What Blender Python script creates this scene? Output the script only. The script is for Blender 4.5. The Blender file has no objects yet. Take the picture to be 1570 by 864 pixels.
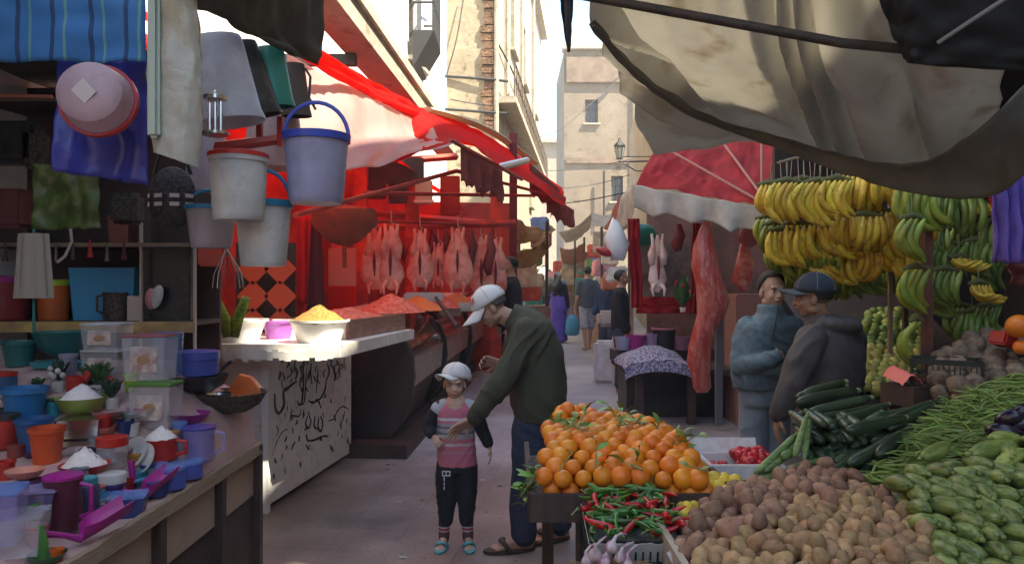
import bpy, bmesh, math, random
import numpy as np
from mathutils import Vector, Matrix, Euler, noise as mnoise
R = math.radians
random.seed(11); np.random.seed(11)
scene = bpy.context.scene
C = scene.collection
# ---------------------------------------------------------------- camera
F = 1150.0; CX = 785.0; HY = 437.0; CH = 1.6
cam_d = bpy.data.cameras.new('camera'); cam = bpy.data.objects.new('camera', cam_d); C.objects.link(cam)
cam.location = (0, 0, CH); cam.rotation_euler = (R(90), 0, 0)
cam_d.sensor_width = 36; cam_d.lens = 36 * F / 1570; cam_d.shift_y = 5 / 1570
cam_d.clip_start = .05; cam_d.clip_end = 2000
scene.camera = cam
# ---------------------------------------------------------------- sky, sun, exposure
SUN = Vector((.50, -.30, .81)).normalized()
w = bpy.data.worlds.new('World'); scene.world = w; w.use_nodes = True
nt = w.node_tree; sky = nt.nodes.new('ShaderNodeTexSky'); sky.sky_type = 'NISHITA'; sky.sun_disc = False
sky.sun_elevation = math.asin(SUN.z); sky.sun_rotation = math.atan2(SUN.x, SUN.y)
sky.air_density = 1.0; sky.dust_density = .6
nt.links.new(sky.outputs[0], nt.nodes['Background'].inputs[0]); nt.nodes['Background'].inputs[1].default_value = .15
sl = bpy.data.lights.new('sun', 'SUN'); sl.energy = 4.6; sl.angle = R(.5); sl.color = (1, .93, .82)
so = bpy.data.objects.new('sun', sl); C.objects.link(so); so.rotation_euler = (-SUN).to_track_quat('-Z', 'Y').to_euler()
scene.view_settings.view_transform = 'Standard'; scene.view_settings.look = 'None'
scene.view_settings.exposure = 1.9; scene.view_settings.gamma = 1
scene.view_settings.use_white_balance = True; scene.view_settings.white_balance_temperature = 7000; scene.view_settings.white_balance_tint = 5
scene.cycles.max_bounces = 8; scene.cycles.transparent_max_bounces = 12
try: scene.cycles.sample_clamp_indirect = 6
except: pass
# ---------------------------------------------------------------- helpers
def P(px, py, d): return Vector(((px - CX) / F * d, d, CH - (py - HY) / F * d))
def PZ(px, py, z):
    d = (CH - z) * F / (py - HY); return Vector(((px - CX) / F * d, d, z))
MATS = {}
def mat(name, c=(.5, .5, .5), r=.6, metal=0, var=0, hv=0, ns=0, c2=None, nd=(.4, .6), bs=0, bd=0, bdist=.01, trans=0, tc=None, glass=0, alpha=1, emis=0, coat=0, sss=0, spec=.5, ns2=0, c3=None, rand=True, nscale=None):
    if name in MATS: return MATS[name]
    m = bpy.data.materials.new(name); m.use_nodes = True; t = m.node_tree; N = t.nodes; L = t.links
    b = N['Principled BSDF']; out = N['Material Output']
    b.inputs['Roughness'].default_value = r; b.inputs['Metallic'].default_value = metal
    b.inputs['Specular IOR Level'].default_value = spec
    if coat: b.inputs['Coat Weight'].default_value = coat; b.inputs['Coat Roughness'].default_value = .15
    if glass: b.inputs['Transmission Weight'].default_value = glass
    if alpha < 1: b.inputs['Alpha'].default_value = alpha
    if sss: b.inputs['Subsurface Weight'].default_value = sss; b.inputs['Subsurface Radius'].default_value = (.02, .01, .006)
    tx = N.new('ShaderNodeTexCoord'); oi = N.new('ShaderNodeObjectInfo')
    vec = tx.outputs['Object']
    if rand:
        ad = N.new('ShaderNodeVectorMath'); ad.operation = 'ADD'; mu = N.new('ShaderNodeMath'); mu.operation = 'MULTIPLY'; mu.inputs[1].default_value = 37
        L.new(oi.outputs['Random'], mu.inputs[0]); L.new(vec, ad.inputs[0]); L.new(mu.outputs[0], ad.inputs[1]); vec = ad.outputs[0]
    if nscale:
        mp = N.new('ShaderNodeMapping'); mp.inputs['Scale'].default_value = nscale; L.new(vec, mp.inputs[0]); vec = mp.outputs[0]
    rgb = N.new('ShaderNodeRGB'); rgb.outputs[0].default_value = (*c, 1); col = rgb.outputs[0]
    def mixn(col, colb, scale, lo, hi, det=5):
        n = N.new('ShaderNodeTexNoise'); n.inputs['Scale'].default_value = scale; n.inputs['Detail'].default_value = det; n.inputs['Roughness'].default_value = .6
        L.new(vec, n.inputs['Vector'])
        rp = N.new('ShaderNodeMapRange'); rp.inputs[1].default_value = lo; rp.inputs[2].default_value = hi; L.new(n.outputs[0], rp.inputs[0])
        mx = N.new('ShaderNodeMix'); mx.data_type = 'RGBA'; L.new(rp.outputs[0], mx.inputs[0]); L.new(col, mx.inputs[6]); mx.inputs[7].default_value = (*colb, 1)
        return mx.outputs[2]
    if ns: col = mixn(col, c2 if c2 else tuple(x * .6 for x in c), ns, nd[0], nd[1])
    if ns2: col = mixn(col, c3 if c3 else tuple(x * .4 for x in c), ns2, .55, .72)
    if var or hv:
        h = N.new('ShaderNodeHueSaturation'); L.new(col, h.inputs['Color'])
        a = N.new('ShaderNodeMapRange'); a.inputs[3].default_value = 1 - var; a.inputs[4].default_value = 1 + var; L.new(oi.outputs['Random'], a.inputs[0]); L.new(a.outputs[0], h.inputs['Value'])
        if hv:
            wn = N.new('ShaderNodeTexWhiteNoise'); wn.noise_dimensions = '1D'; L.new(oi.outputs['Random'], wn.inputs['W'])
            a2 = N.new('ShaderNodeMapRange'); a2.inputs[3].default_value = .5 - hv; a2.inputs[4].default_value = .5 + hv; L.new(wn.outputs[0], a2.inputs[0]); L.new(a2.outputs[0], h.inputs['Hue'])
        col = h.outputs[0]
    L.new(col, b.inputs['Base Color'])
    nrm = None
    if bs:
        n = N.new('ShaderNodeTexNoise'); n.inputs['Scale'].default_value = bs; n.inputs['Detail'].default_value = 4; L.new(vec, n.inputs['Vector'])
        bp = N.new('ShaderNodeBump'); bp.inputs['Strength'].default_value = bd; bp.inputs['Distance'].default_value = bdist; L.new(n.outputs[0], bp.inputs['Height']); L.new(bp.outputs[0], b.inputs['Normal']); nrm = bp
    if emis: L.new(col, b.inputs['Emission Color']); b.inputs['Emission Strength'].default_value = emis
    if trans:
        tr = N.new('ShaderNodeBsdfTranslucent'); ms = N.new('ShaderNodeMixShader'); ms.inputs[0].default_value = trans
        if tc: tr.inputs[0].default_value = (*tc, 1)
        else: L.new(col, tr.inputs[0])
        L.new(b.outputs[0], ms.inputs[1]); L.new(tr.outputs[0], ms.inputs[2]); L.new(ms.outputs[0], out.inputs['Surface'])
    m['bsdf'] = 1
    MATS[name] = m; return m
def wloc(o):
    v = Vector((0, 0, 0))
    while o: v += o.location; o = o.parent
    return v
def tag(o, label=None, cat=None, group=None, kind=None):
    if label: o['label'] = label
    if cat: o['category'] = cat
    if group: o['group'] = group
    if kind: o['kind'] = kind
    return o
def thing(name, label, cat, loc=(0, 0, 0), group=None):
    o = bpy.data.objects.new(name, None); C.objects.link(o); o.location = loc; o.empty_display_size = .1
    return tag(o, label, cat, group)
def link(name, me, m, parent=None):
    o = bpy.data.objects.new(name, me); C.objects.link(o)
    if m is not None and not me.materials: me.materials.append(m)
    if parent: o.parent = parent
    return o
class MB:
    def __init__(s): s.v = []; s.f = []; s.mi = []; s.cur = 0
    def add(s, vs, fs):
        n = len(s.v); s.v += [Vector(v) for v in vs]; s.f += [tuple(i + n for i in f) for f in fs]; s.mi += [s.cur] * len(fs); return s
    def box(s, c, size, rot=None, M=None, bev=0):
        x, y, z = (q / 2 for q in size); c = Vector(c)
        if bev: 
            bm = bmesh.new(); bmesh.ops.create_cube(bm, size=1)
            for v in bm.verts: v.co = Vector((v.co.x * size[0], v.co.y * size[1], v.co.z * size[2]))
            bmesh.ops.bevel(bm, geom=bm.edges[:], offset=bev, segments=2, affect='EDGES')
            bm.verts.index_update(); vs = [v.co.copy() for v in bm.verts]; fs = [tuple(v.index for v in f.verts) for f in bm.faces]; bm.free()
        else:
            vs = [Vector(q) for q in ((-x, -y, -z), (x, -y, -z), (x, y, -z), (-x, y, -z), (-x, -y, z), (x, -y, z), (x, y, z), (-x, y, z))]
            fs = [(0, 3, 2, 1), (4, 5, 6, 7), (0, 1, 5, 4), (1, 2, 6, 5), (2, 3, 7, 6), (3, 0, 4, 7)]
        if rot is not None:
            E = Euler(rot).to_matrix(); vs = [E @ v for v in vs]
        if M is not None: vs = [M @ v for v in vs]
        return s.add([v + c for v in vs], fs)
    def hexa(s, b, t):   # b,t: 4 points each
        return s.add(list(b) + list(t), [(0, 3, 2, 1), (4, 5, 6, 7), (0, 1, 5, 4), (1, 2, 6, 5), (2, 3, 7, 6), (3, 0, 4, 7)])
    def tube(s, pts, rad, n=8, cap=True, flat=1.0):
        pts = [Vector(p) for p in pts]; m = len(pts)
        if not hasattr(rad, '__len__'): rad = [rad] * m
        t0 = (pts[1] - pts[0]).normalized(); up = Vector((0, 0, 1)) if abs(t0.z) < .9 else Vector((0, 1, 0))
        a = t0.cross(up).normalized(); base = len(s.v); vs = []; fs = []
        for i, p in enumerate(pts):
            t = (pts[min(i + 1, m - 1)] - pts[max(i - 1, 0)]).normalized()
            a = (a - t * a.dot(t)).normalized(); b = t.cross(a)
            for k in range(n):
                an = 2 * math.pi * k / n; vs.append(p + (a * math.cos(an) + b * math.sin(an) * flat) * rad[i])
        for i in range(m - 1):
            for k in range(n):
                k2 = (k + 1) % n; fs.append((i * n + k, i * n + k2, (i + 1) * n + k2, (i + 1) * n + k))
        if cap: fs.append(tuple(range(n - 1, -1, -1))); fs.append(tuple((m - 1) * n + k for k in range(n)))
        return s.add(vs, fs)
    def cyl(s, p0, p1, r0, r1=None, n=14): return s.tube([p0, p1], [r0, r0 if r1 is None else r1], n)
    def lathe(s, prof, n=24, c=(0, 0, 0), M=None, sx=1, sy=1, capb=True, capt=False):
        vs = []; fs = []; c = Vector(c); m = len(prof)
        for (r, z) in prof:
            for k in range(n):
                a = 2 * math.pi * k / n; v = Vector((r * math.cos(a) * sx, r * math.sin(a) * sy, z))
                if M is not None: v = M @ v
                vs.append(v + c)
        for i in range(m - 1):
            for k in range(n):
                k2 = (k + 1) % n; fs.append((i * n + k, i * n + k2, (i + 1) * n + k2, (i + 1) * n + k))
        if capb: fs.append(tuple(range(n - 1, -1, -1)))
        if capt: fs.append(tuple((m - 1) * n + k for k in range(n)))
        return s.add(vs, fs)
    def ell(s, c, r, nu=14, nv=9, M=None):
        if not hasattr(r, '__len__'): r = (r, r, r)
        vs = []; fs = []; c = Vector(c)
        def q(x, y, z):
            v = Vector((x * r[0], y * r[1], z * r[2]))
            if M is not None: v = M @ v
            vs.append(v + c)
        q(0, 0, -1)
        for j in range(1, nv):
            ph = math.pi * j / nv - math.pi / 2
            for i in range(nu):
                a = 2 * math.pi * i / nu; q(math.cos(ph) * math.cos(a), math.cos(ph) * math.sin(a), math.sin(ph))
        q(0, 0, 1); last = len(vs) - 1
        for i in range(nu): fs.append((0, 1 + (i + 1) % nu, 1 + i))
        for j in range(nv - 2):
            for i in range(nu):
                a = 1 + j * nu + i; b = 1 + j * nu + (i + 1) % nu; fs.append((a, b, b + nu, a + nu))
        o = 1 + (nv - 2) * nu
        for i in range(nu): fs.append((o + i, o + (i + 1) % nu, last))
        return s.add(vs, fs)
    def sheet(s, G, thick=0):   # G: rows x cols of points
        G = [[Vector(p) for p in row] for row in G]; r = len(G); c = len(G[0])
        vs = [p for row in G for p in row]; fs = [(i * c + j, i * c + j + 1, (i + 1) * c + j + 1, (i + 1) * c + j) for i in range(r - 1) for j in range(c - 1)]
        s.add(vs, fs)
        if thick:
            # simple solidify along normals
            nm = []
            for i in range(r):
                for j in range(c):
                    du = G[min(i + 1, r - 1)][j] - G[max(i - 1, 0)][j]; dv = G[i][min(j + 1, c - 1)] - G[i][max(j - 1, 0)]
                    q = du.cross(dv); nm.append(q.normalized() if q.length > 1e-9 else Vector((0, 0, 1)))
            vs2 = [vs[k] + nm[k] * thick for k in range(r * c)]
            fs2 = [(i * c + j, (i + 1) * c + j, (i + 1) * c + j + 1, i * c + j + 1) for i in range(r - 1) for j in range(c - 1)]
            n0 = len(s.v) - r * c; n1 = len(s.v); s.add(vs2, fs2)
            ring = [j for j in range(c)] + [i * c + c - 1 for i in range(1, r)] + [(r - 1) * c + j for j in range(c - 2, -1, -1)] + [i * c for i in range(r - 2, 0, -1)]
            for k in range(len(ring)):
                a = ring[k]; b = ring[(k + 1) % len(ring)]; s.f.append((n0 + b, n0 + a, n1 + a, n1 + b)); s.mi.append(s.cur)
        return s
    def mesh(s, name, off=None, smooth=True, ang=40):
        me = bpy.data.meshes.new(name); off = off or Vector((0, 0, 0))
        me.from_pydata([tuple(v - off) for v in s.v], [], s.f); me.validate()
        if any(s.mi) and len(me.polygons) == len(s.mi):
            me.polygons.foreach_set('material_index', s.mi)
        bm = bmesh.new(); bm.from_mesh(me); bmesh.ops.recalc_face_normals(bm, faces=bm.faces[:])
        if smooth:
            th = R(ang)
            for f in bm.faces: f.smooth = True
            for e in bm.edges:
                if len(e.link_faces) == 2 and e.calc_face_angle(0) > th: e.smooth = False
        bm.to_mesh(me); bm.free(); return me
    def build(s, name, m, parent=None, label=None, cat=None, group=None, kind=None, smooth=True, ang=40, origin=None):
        """geometry given in world space; parent's location is subtracted"""
        if parent: off = wloc(parent)
        elif origin is not None: off = Vector(origin)
        elif s.v and kind != 'structure' and label:
            mn = Vector((sum(v.x for v in s.v) / len(s.v), sum(v.y for v in s.v) / len(s.v), min(v.z for v in s.v))); off = mn
        else: off = Vector((0, 0, 0))
        me = s.mesh(name, off, smooth, ang)
        for mm in (m if isinstance(m, (list, tuple)) else [m]): me.materials.append(mm)
        o = bpy.data.objects.new(name, me); C.objects.link(o)
        if parent: o.parent = parent
        else: o.location = off
        return tag(o, label, cat, group, kind)
def catmull(pts, n):
    pts = [np.array(p, float) for p in pts]; m = len(pts); out = []
    for k in range(n):
        t = k / (n - 1) * (m - 1); i = min(int(t), m - 2); u = t - i
        p0 = pts[max(i - 1, 0)]; p1 = pts[i]; p2 = pts[i + 1]; p3 = pts[min(i + 2, m - 1)]
        if i == 0: p0 = 2 * p1 - p2
        if i == m - 2: p3 = 2 * p2 - p1
        out.append(.5 * ((2 * p1) + (-p0 + p2) * u + (2 * p0 - 5 * p1 + 4 * p2 - p3) * u * u + (-p0 + 3 * p1 - 3 * p2 + p3) * u ** 3))
    return out
def patch(rows, nu, nv, disp=None):
    """rows of points -> dense grid nv x nu; disp(u,v)->offset along normal"""
    rr = [catmull(r, nu) for r in rows]
    G = np.array([catmull([rr[k][i] for k in range(len(rows))], nv) for i in range(nu)]).transpose(1, 0, 2)
    if disp:
        du = np.gradient(G, axis=1); dv = np.gradient(G, axis=0); n = np.cross(du, dv); n /= np.linalg.norm(n, axis=2, keepdims=True) + 1e-9
        D = np.array([[disp(i / (nu - 1), j / (nv - 1)) for i in range(nu)] for j in range(nv)]); G = G + n * D[..., None]
    return [[Vector(p) for p in row] for row in G]
def nz(x, y=0, z=0): return mnoise.noise(Vector((x, y, z)))
def dup(root, loc, rot=None, label=None, group=None, scale=None):
    r = root.copy(); C.objects.link(r); r.location = loc
    if rot is not None: r.rotation_euler = rot
    if scale is not None: r.scale = scale if hasattr(scale, '__len__') else (scale,) * 3
    if label: r['label'] = label
    if group: r['group'] = group
    for ch in root.children:
        c = ch.copy(); C.objects.link(c); c.parent = r
        for g in ch.children:
            q = g.copy(); C.objects.link(q); q.parent = c
    return r
ORD = ['first', 'second', 'third', 'fourth', 'fifth', 'sixth', 'seventh', 'eighth', 'ninth', 'tenth', 'eleventh', 'twelfth', 'thirteenth', 'fourteenth', 'fifteenth', 'sixteenth', 'seventeenth', 'eighteenth']
# ================================================================ SETTING
def ground_z(y): return 0 if y < 7 else .026 * (y - 7)
def paving_mat():
    m = bpy.data.materials.new('paving'); m.use_nodes = True; t = m.node_tree; N = t.nodes; L = t.links; b = N['Principled BSDF']
    geo = N.new('ShaderNodeNewGeometry'); mp = N.new('ShaderNodeMapping'); mp.inputs['Rotation'].default_value = (0, 0, R(6)); L.new(geo.outputs['Position'], mp.inputs[0])
    br = N.new('ShaderNodeTexBrick'); br.inputs['Scale'].default_value = 1; br.inputs['Brick Width'].default_value = .4; br.inputs['Row Height'].default_value = .4; br.offset = 0; br.inputs['Mortar Size'].default_value = .004; br.inputs['Mortar Smooth'].default_value = .4
    br.inputs['Color1'].default_value = (.285, .21, .18, 1); br.inputs['Color2'].default_value = (.30, .225, .19, 1); br.inputs['Mortar'].default_value = (.225, .175, .16, 1); L.new(mp.outputs[0], br.inputs[0])
    # grey stretch further up the alley
    sp = N.new('ShaderNodeSeparateXYZ'); L.new(geo.outputs['Position'], sp.inputs[0])
    n1 = N.new('ShaderNodeTexNoise'); n1.inputs['Scale'].default_value = .9; n1.inputs['Detail'].default_value = 8; n1.inputs['Roughness'].default_value = .7; L.new(geo.outputs['Position'], n1.inputs[0])
    ad = N.new('ShaderNodeMath'); ad.operation = 'MULTIPLY_ADD'; ad.inputs[1].default_value = 2.0; L.new(n1.outputs[0], ad.inputs[0]); L.new(sp.outputs[1], ad.inputs[2])
    mr = N.new('ShaderNodeMapRange'); mr.inputs[1].default_value = 6.8; mr.inputs[2].default_value = 8.6; L.new(ad.outputs[0], mr.inputs[0])
    g = N.new('ShaderNodeMix'); g.data_type = 'RGBA'; L.new(mr.outputs[0], g.inputs[0]); L.new(br.outputs[0], g.inputs[6]); g.inputs[7].default_value = (.44, .42, .43, 1)
    mr3 = N.new('ShaderNodeMapRange'); mr3.inputs[1].default_value = .38; mr3.inputs[2].default_value = .66; L.new(n1.outputs[0], mr3.inputs[0])
    d = N.new('ShaderNodeMix'); d.data_type = 'RGBA'; d.blend_type = 'MULTIPLY'; d.inputs[0].default_value = .8; L.new(g.outputs[2], d.inputs[6])
    cr = N.new('ShaderNodeMix'); cr.data_type = 'RGBA'; cr.inputs[6].default_value = (.5, .47, .46, 1); cr.inputs[7].default_value = (1.2, 1.15, 1.15, 1); L.new(mr3.outputs[0], cr.inputs[0]); L.new(cr.outputs[2], d.inputs[7])
    n2 = N.new('ShaderNodeTexNoise'); n2.inputs['Scale'].default_value = 28; n2.inputs['Detail'].default_value = 6; L.new(geo.outputs['Position'], n2.inputs[0])
    mr4 = N.new('ShaderNodeMapRange'); mr4.inputs[1].default_value = .64; mr4.inputs[2].default_value = .7; L.new(n2.outputs[0], mr4.inputs[0])
    e = N.new('ShaderNodeMix'); e.data_type = 'RGBA'; L.new(mr4.outputs[0], e.inputs[0]); L.new(d.outputs[2], e.inputs[6]); e.inputs[7].default_value = (.08, .06, .055, 1)
    L.new(e.outputs[2], b.inputs['Base Color'])
    rr = N.new('ShaderNodeMapRange'); rr.inputs[3].default_value = .38; rr.inputs[4].default_value = .7; L.new(n1.outputs[0], rr.inputs[0]); L.new(rr.outputs[0], b.inputs['Roughness'])
    bp = N.new('ShaderNodeBump'); bp.inputs['Strength'].default_value = .5; bp.inputs['Distance'].default_value = .006; L.new(br.outputs['Fac'], bp.inputs['Height']); bp.invert = True
    bp2 = N.new('ShaderNodeBump'); bp2.inputs['Strength'].default_value = .4; bp2.inputs['Distance'].default_value = .004; L.new(n2.outputs[0], bp2.inputs['Height']); L.new(bp.outputs[0], bp2.inputs['Normal']); L.new(bp2.outputs[0], b.inputs['Normal'])
    return m
xs = [-300, -60, -12, -6, -3, -1, 0, 1, 3, 6, 12, 60, 300]; ys = [-60, -10, 0, 3, 7, 10, 14, 20, 30, 45, 80, 400]
mb = MB(); mb.sheet([[(x, y, ground_z(min(y, 60))) for x in xs] for y in ys]); mb.build('ground', paving_mat(), kind='structure')

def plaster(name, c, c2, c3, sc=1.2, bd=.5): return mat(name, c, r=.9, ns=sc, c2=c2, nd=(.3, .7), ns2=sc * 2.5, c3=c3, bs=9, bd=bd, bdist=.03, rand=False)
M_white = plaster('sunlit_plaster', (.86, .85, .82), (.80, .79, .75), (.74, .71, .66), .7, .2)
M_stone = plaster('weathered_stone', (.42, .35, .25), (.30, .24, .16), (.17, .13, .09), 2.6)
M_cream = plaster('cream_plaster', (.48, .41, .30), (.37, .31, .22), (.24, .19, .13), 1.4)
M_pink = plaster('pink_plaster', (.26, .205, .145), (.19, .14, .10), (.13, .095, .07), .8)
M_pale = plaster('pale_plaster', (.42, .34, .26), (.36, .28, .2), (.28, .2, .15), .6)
M_brick = mat('bare_brick', (.22, .12, .07), r=.95, ns=5, c2=(.12, .07, .04), bs=14, bd=1, bdist=.06, rand=False)
M_darkwin = mat('window_glass', (.05, .055, .06), r=.15)
M_frame = mat('old_wood_frame', (.16, .12, .09), r=.8, ns=20, bs=30, bd=.4)
M_iron = mat('black_iron', (.03, .03, .03), r=.6)
M_conc = plaster('concrete', (.46, .41, .33), (.36, .31, .24), (.22, .18, .14), 2.5)

def wall_slab(mb, p0, p1, z0, z1, th):   # vertical wall from p0 to p1 (xy), thickness to the left of direction
    p0 = Vector((*p0, 0)); p1 = Vector((*p1, 0)); d = (p1 - p0).normalized(); n = Vector((-d.y, d.x, 0)) * th
    b = [p0, p1, p1 + n, p0 + n]; mb.hexa([Vector((q.x, q.y, z0)) for q in b], [Vector((q.x, q.y, z1)) for q in b])
def wall_with_openings(p0, p1, z0, z1, th, ops):
    """ops: list of (s0,s1,za,zb) along wall in metres. returns MB of wall with rectangular holes"""
    p0 = Vector((*p0, 0)); p1 = Vector((*p1, 0)); L_ = (p1 - p0).length; d = (p1 - p0).normalized(); mb = MB()
    ss = sorted({0, L_} | {o[0] for o in ops} | {o[1] for o in ops}); zs = sorted({z0, z1} | {o[2] for o in ops} | {o[3] for o in ops})
    for a, b in zip(ss[:-1], ss[1:]):
        run = None
        for c, e in zip(zs[:-1], zs[1:]):
            hole = any(o[0] <= (a + b) / 2 <= o[1] and o[2] <= (c + e) / 2 <= o[3] for o in ops)
            if hole: continue
            q0 = p0 + d * a; q1 = p0 + d * b; wall_slab(mb, q0.xy, q1.xy, c, e, th)
    bm = bmesh.new(); me = bpy.data.meshes.new('t'); me.from_pydata([tuple(v) for v in mb.v], [], mb.f); bm.from_mesh(me)
    bmesh.ops.remove_doubles(bm, verts=bm.verts[:], dist=1e-4)
    # drop interior duplicate faces
    seen = {}
    for f in bm.faces: seen.setdefault(tuple(sorted(v.index for v in f.verts)), []).append(f)
    kill = [f for fl in seen.values() if len(fl) > 1 for f in fl]
    bmesh.ops.delete(bm, geom=kill, context='FACES_ONLY'); bm.verts.ensure_lookup_table()
    bm.verts.index_update(); out = MB(); out.add([v.co.copy() for v in bm.verts], [tuple(v.index for v in f.verts) for f in bm.faces]); bm.free(); return out
def window_at(parent, p0, p1, op, th, frame_m=None, shutters=False, label=None):
    p0 = Vector((*p0, 0)); p1 = Vector((*p1, 0)); d = (p1 - p0).normalized(); n = Vector((-d.y, d.x, 0))
    a, b, z0, z1 = op; w_ = b - a; h = z1 - z0; ang = math.atan2(d.y, d.x)
    c = p0 + d * (a + b) / 2 + n * th * .55; c.z = (z0 + z1) / 2
    f = MB(); t = .07
    for s in (-1, 1): f.box(c + d * s * (w_ / 2 - t / 2), (t, .07, h - .004), (0, 0, ang))
    for s in (-1, 1): f.box(c + Vector((0, 0, s * (h / 2 - t / 2))), (w_ - 2 * t, .06, t), (0, 0, ang))
    f.box(c, (.05, .05, h - 2 * t), (0, 0, ang)); f.box(c + Vector((0, 0, h * .15)), (w_ - 2 * t, .045, .04), (0, 0, ang))
    fo = f.build('window', frame_m or M_frame, parent, label=label)
    g = MB(); g.box(c + n * .04, (w_ - t, .012, h - t), (0, 0, ang)); g.build('pane', M_darkwin, fo)
    sl_ = MB(); q = p0 + d * (a + b) / 2 - n * .05; sl_.box((q.x, q.y, z0 - .04), (w_ + .2, .16, .07), (0, 0, ang)); sl_.build('sill', M_conc, fo)

# ---- tall building at the bend of the alley
bt = thing('tall_building', 'tall weathered stone building at the bend with windowed side and ledge above red awnings', 'building', (-.9, 16.2, ground_z(16)))
side0, side1 = (-.36, 16), (1.17, 30)
ops = [(3.0, 3.9, 7.6, 9.4), (6.3, 7.2, 7.6, 9.4), (10.2, 11.1, 7.6, 9.4), (3.0, 3.9, 10.1, 11.2), (8.5, 9.3, 4.2, 5.4)]
wall_with_openings(side0, side1, 0, 11.6, .4, ops).build('side_wall', M_cream, bt, smooth=False)
for o in ops: window_at(bt, side0, side1, o, .4)
m = MB(); m.box((-.875, 16.25, 8.2), (1.03, .5, 16.4)); m.build('front_wall', M_stone, bt, smooth=False)
m = MB()
random.seed(5)
for k in range(64):
    z = 5 + k * .17; x0 = -.62 + random.uniform(-.05, .05); m.box(((x0 - .37) / 2, 15.97, z), (-.37 - x0, .08 + random.uniform(-.03, .04), .15 + random.uniform(-.02, .01)), (0, 0, random.uniform(-.03, .03)))
m.build('eroded_brick_edge', M_brick, bt, smooth=False, label='strip of bare eroded brick at the corner')
m = MB(); m.cyl((-.33, 15.93, 3), (-.33, 15.93, 15), .05, n=10)
m.build('drain_pipe', M_conc, bt)
m = MB()
for z in (5.35, 6.05): m.tube([(-1.5, 15.97, z), (-.9, 15.93, z - .05), (-.35, 15.9, z - .1), (-.1, 16.4, z)], .03, 6)
m.build('cable', M_iron, bt)
d = (Vector(side1) - Vector(side0)).normalized(); nrm = Vector((d.y, -d.x))
def off2(s, o): q = Vector(side0) + d * s + nrm * o; return (q.x, q.y)
m = MB(); wall_slab(m, off2(.3, .42), off2(14, .30), 5.56, 5.70, .41); m.build('ledge', M_conc, bt, smooth=False)
m = MB()
for k in range(26):
    s = .4 + k * .52; q = off2(s, .38 - .1 * s / 14); m.cyl((q[0], q[1], 5.72), (q[0], q[1], 6.45), .02, n=6)
a = off2(.4, .38); b = off2(13.5, .28)
for z in (6.1, 6.45): m.cyl((a[0], a[1], z), (b[0], b[1], z), .022, n=6)
m.build('ledge_railing', M_frame, bt)
m = MB(); wall_slab(m, off2(-.1, .25), off2(14.1, .25), 11.4, 11.75, .6); m.build('roof_cornice', M_conc, bt, smooth=False)
m = MB()
for s in (1.6, 5.2, 9.3): m = MB(); q = off2(s, .08); m.cyl((q[0], q[1], 5.9), (q[0], q[1], 11.3), .05, n=8); m.build('downpipe', M_conc, bt)

# ---- long white building along the left of the alley
lb = thing('white_building', 'bright sunlit white building along the left side above the butchers row', 'building', (-2.6, 9, 0))
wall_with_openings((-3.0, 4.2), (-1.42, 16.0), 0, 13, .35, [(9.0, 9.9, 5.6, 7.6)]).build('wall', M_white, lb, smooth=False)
wall_with_openings((-3.55, -7), (-3.4, 4.6), 0, 5.5, .35, []).build('added_shade_wing', M_pale, lb, smooth=False)  # unseen wing added to shade the foreground
bk = thing('added_rear_building', 'ochre building added behind the viewer to shade the alley', 'building', (0, -7.5, 0))  # unseen building put in to cut the frontal fill light
m = MB(); m.box((.6, -7.6, 2.3), (9.2, .5, 4.6)); m.build('front_wall', M_pale, bk, smooth=False)
window_at(lb, (-3.0, 4.2), (-1.42, 16.0), (9.0, 9.9, 5.6, 7.6), .35)
m = MB(); wx, wy = -1.72, 13.6
for k in range(7): m.cyl((wx + .35, wy - .6 + k * .2, 6.0), (wx + .35, wy - .6 + k * .2, 7.6), .018, n=6)
for z in (6, 6.5, 7.1, 7.6): m.cyl((wx + .35, wy - .65, z), (wx + .35, wy + .65, z), .02, n=6); m.cyl((wx, wy - .6, z), (wx + .35, wy - .6, z), .02, n=6); m.cyl((wx, wy + .6, z), (wx + .35, wy + .6, z), .02, n=6)
m.hexa([Vector((wx, wy - .6, 5.4)), Vector((wx + .02, wy - .6, 5.4)), Vector((wx + .02, wy + .6, 5.4)), Vector((wx, wy + .6, 5.4))], [Vector((wx, wy - .65, 6)), Vector((wx + .37, wy - .65, 6)), Vector((wx + .37, wy + .65, 6)), Vector((wx, wy + .65, 6))])
m.build('window_cage', M_iron, lb)
# projecting canopy slab with a pipe on its edge
e0 = (-1.36, 4.6); e1 = (-.92, 12.2)
m = MB(); wall_slab(m, e0, e1, 3.72, 3.92, .3); m.build('canopy_slab', M_conc, lb, smooth=False)
for t_ in (.05, .3, .55, .8):
    m = MB(); x_ = e0[0] + (e1[0] - e0[0]) * t_; y_ = e0[1] + (e1[1] - e0[1]) * t_; xw = -3.0 + 1.58 * (y_ - 4.2) / 11.8; m.box(((x_ - .2 + xw - .1) / 2, y_, 3.66), (abs(x_ - .2 - xw) + .1, .08, .1)); m.build('bracket', M_iron, lb, smooth=False)
m = MB(); wall_slab(m, (e0[0] + .04, e0[1] - .05), (e1[0] + .04, e1[1] + .05), 3.92, 4.02, .26); m.build('canopy_kerb', plaster('limewash', (.62, .54, .42), (.5, .42, .3), (.35, .28, .2), 3), lb, smooth=False)
m = MB(); pts = [(e0[0] + (e1[0] - e0[0]) * t - .08, e0[1] + (e1[1] - e0[1]) * t, 4.14 + .03 * nz(t * 9)) for t in np.linspace(0, 1, 16)]; m.tube(pts, .022, 6)
for k in range(14): m.box(Vector(pts[k + 1]) - Vector((0, 0, .05)), (.03, .05, .12))
m.build('pipe', M_iron, lb)

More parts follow.
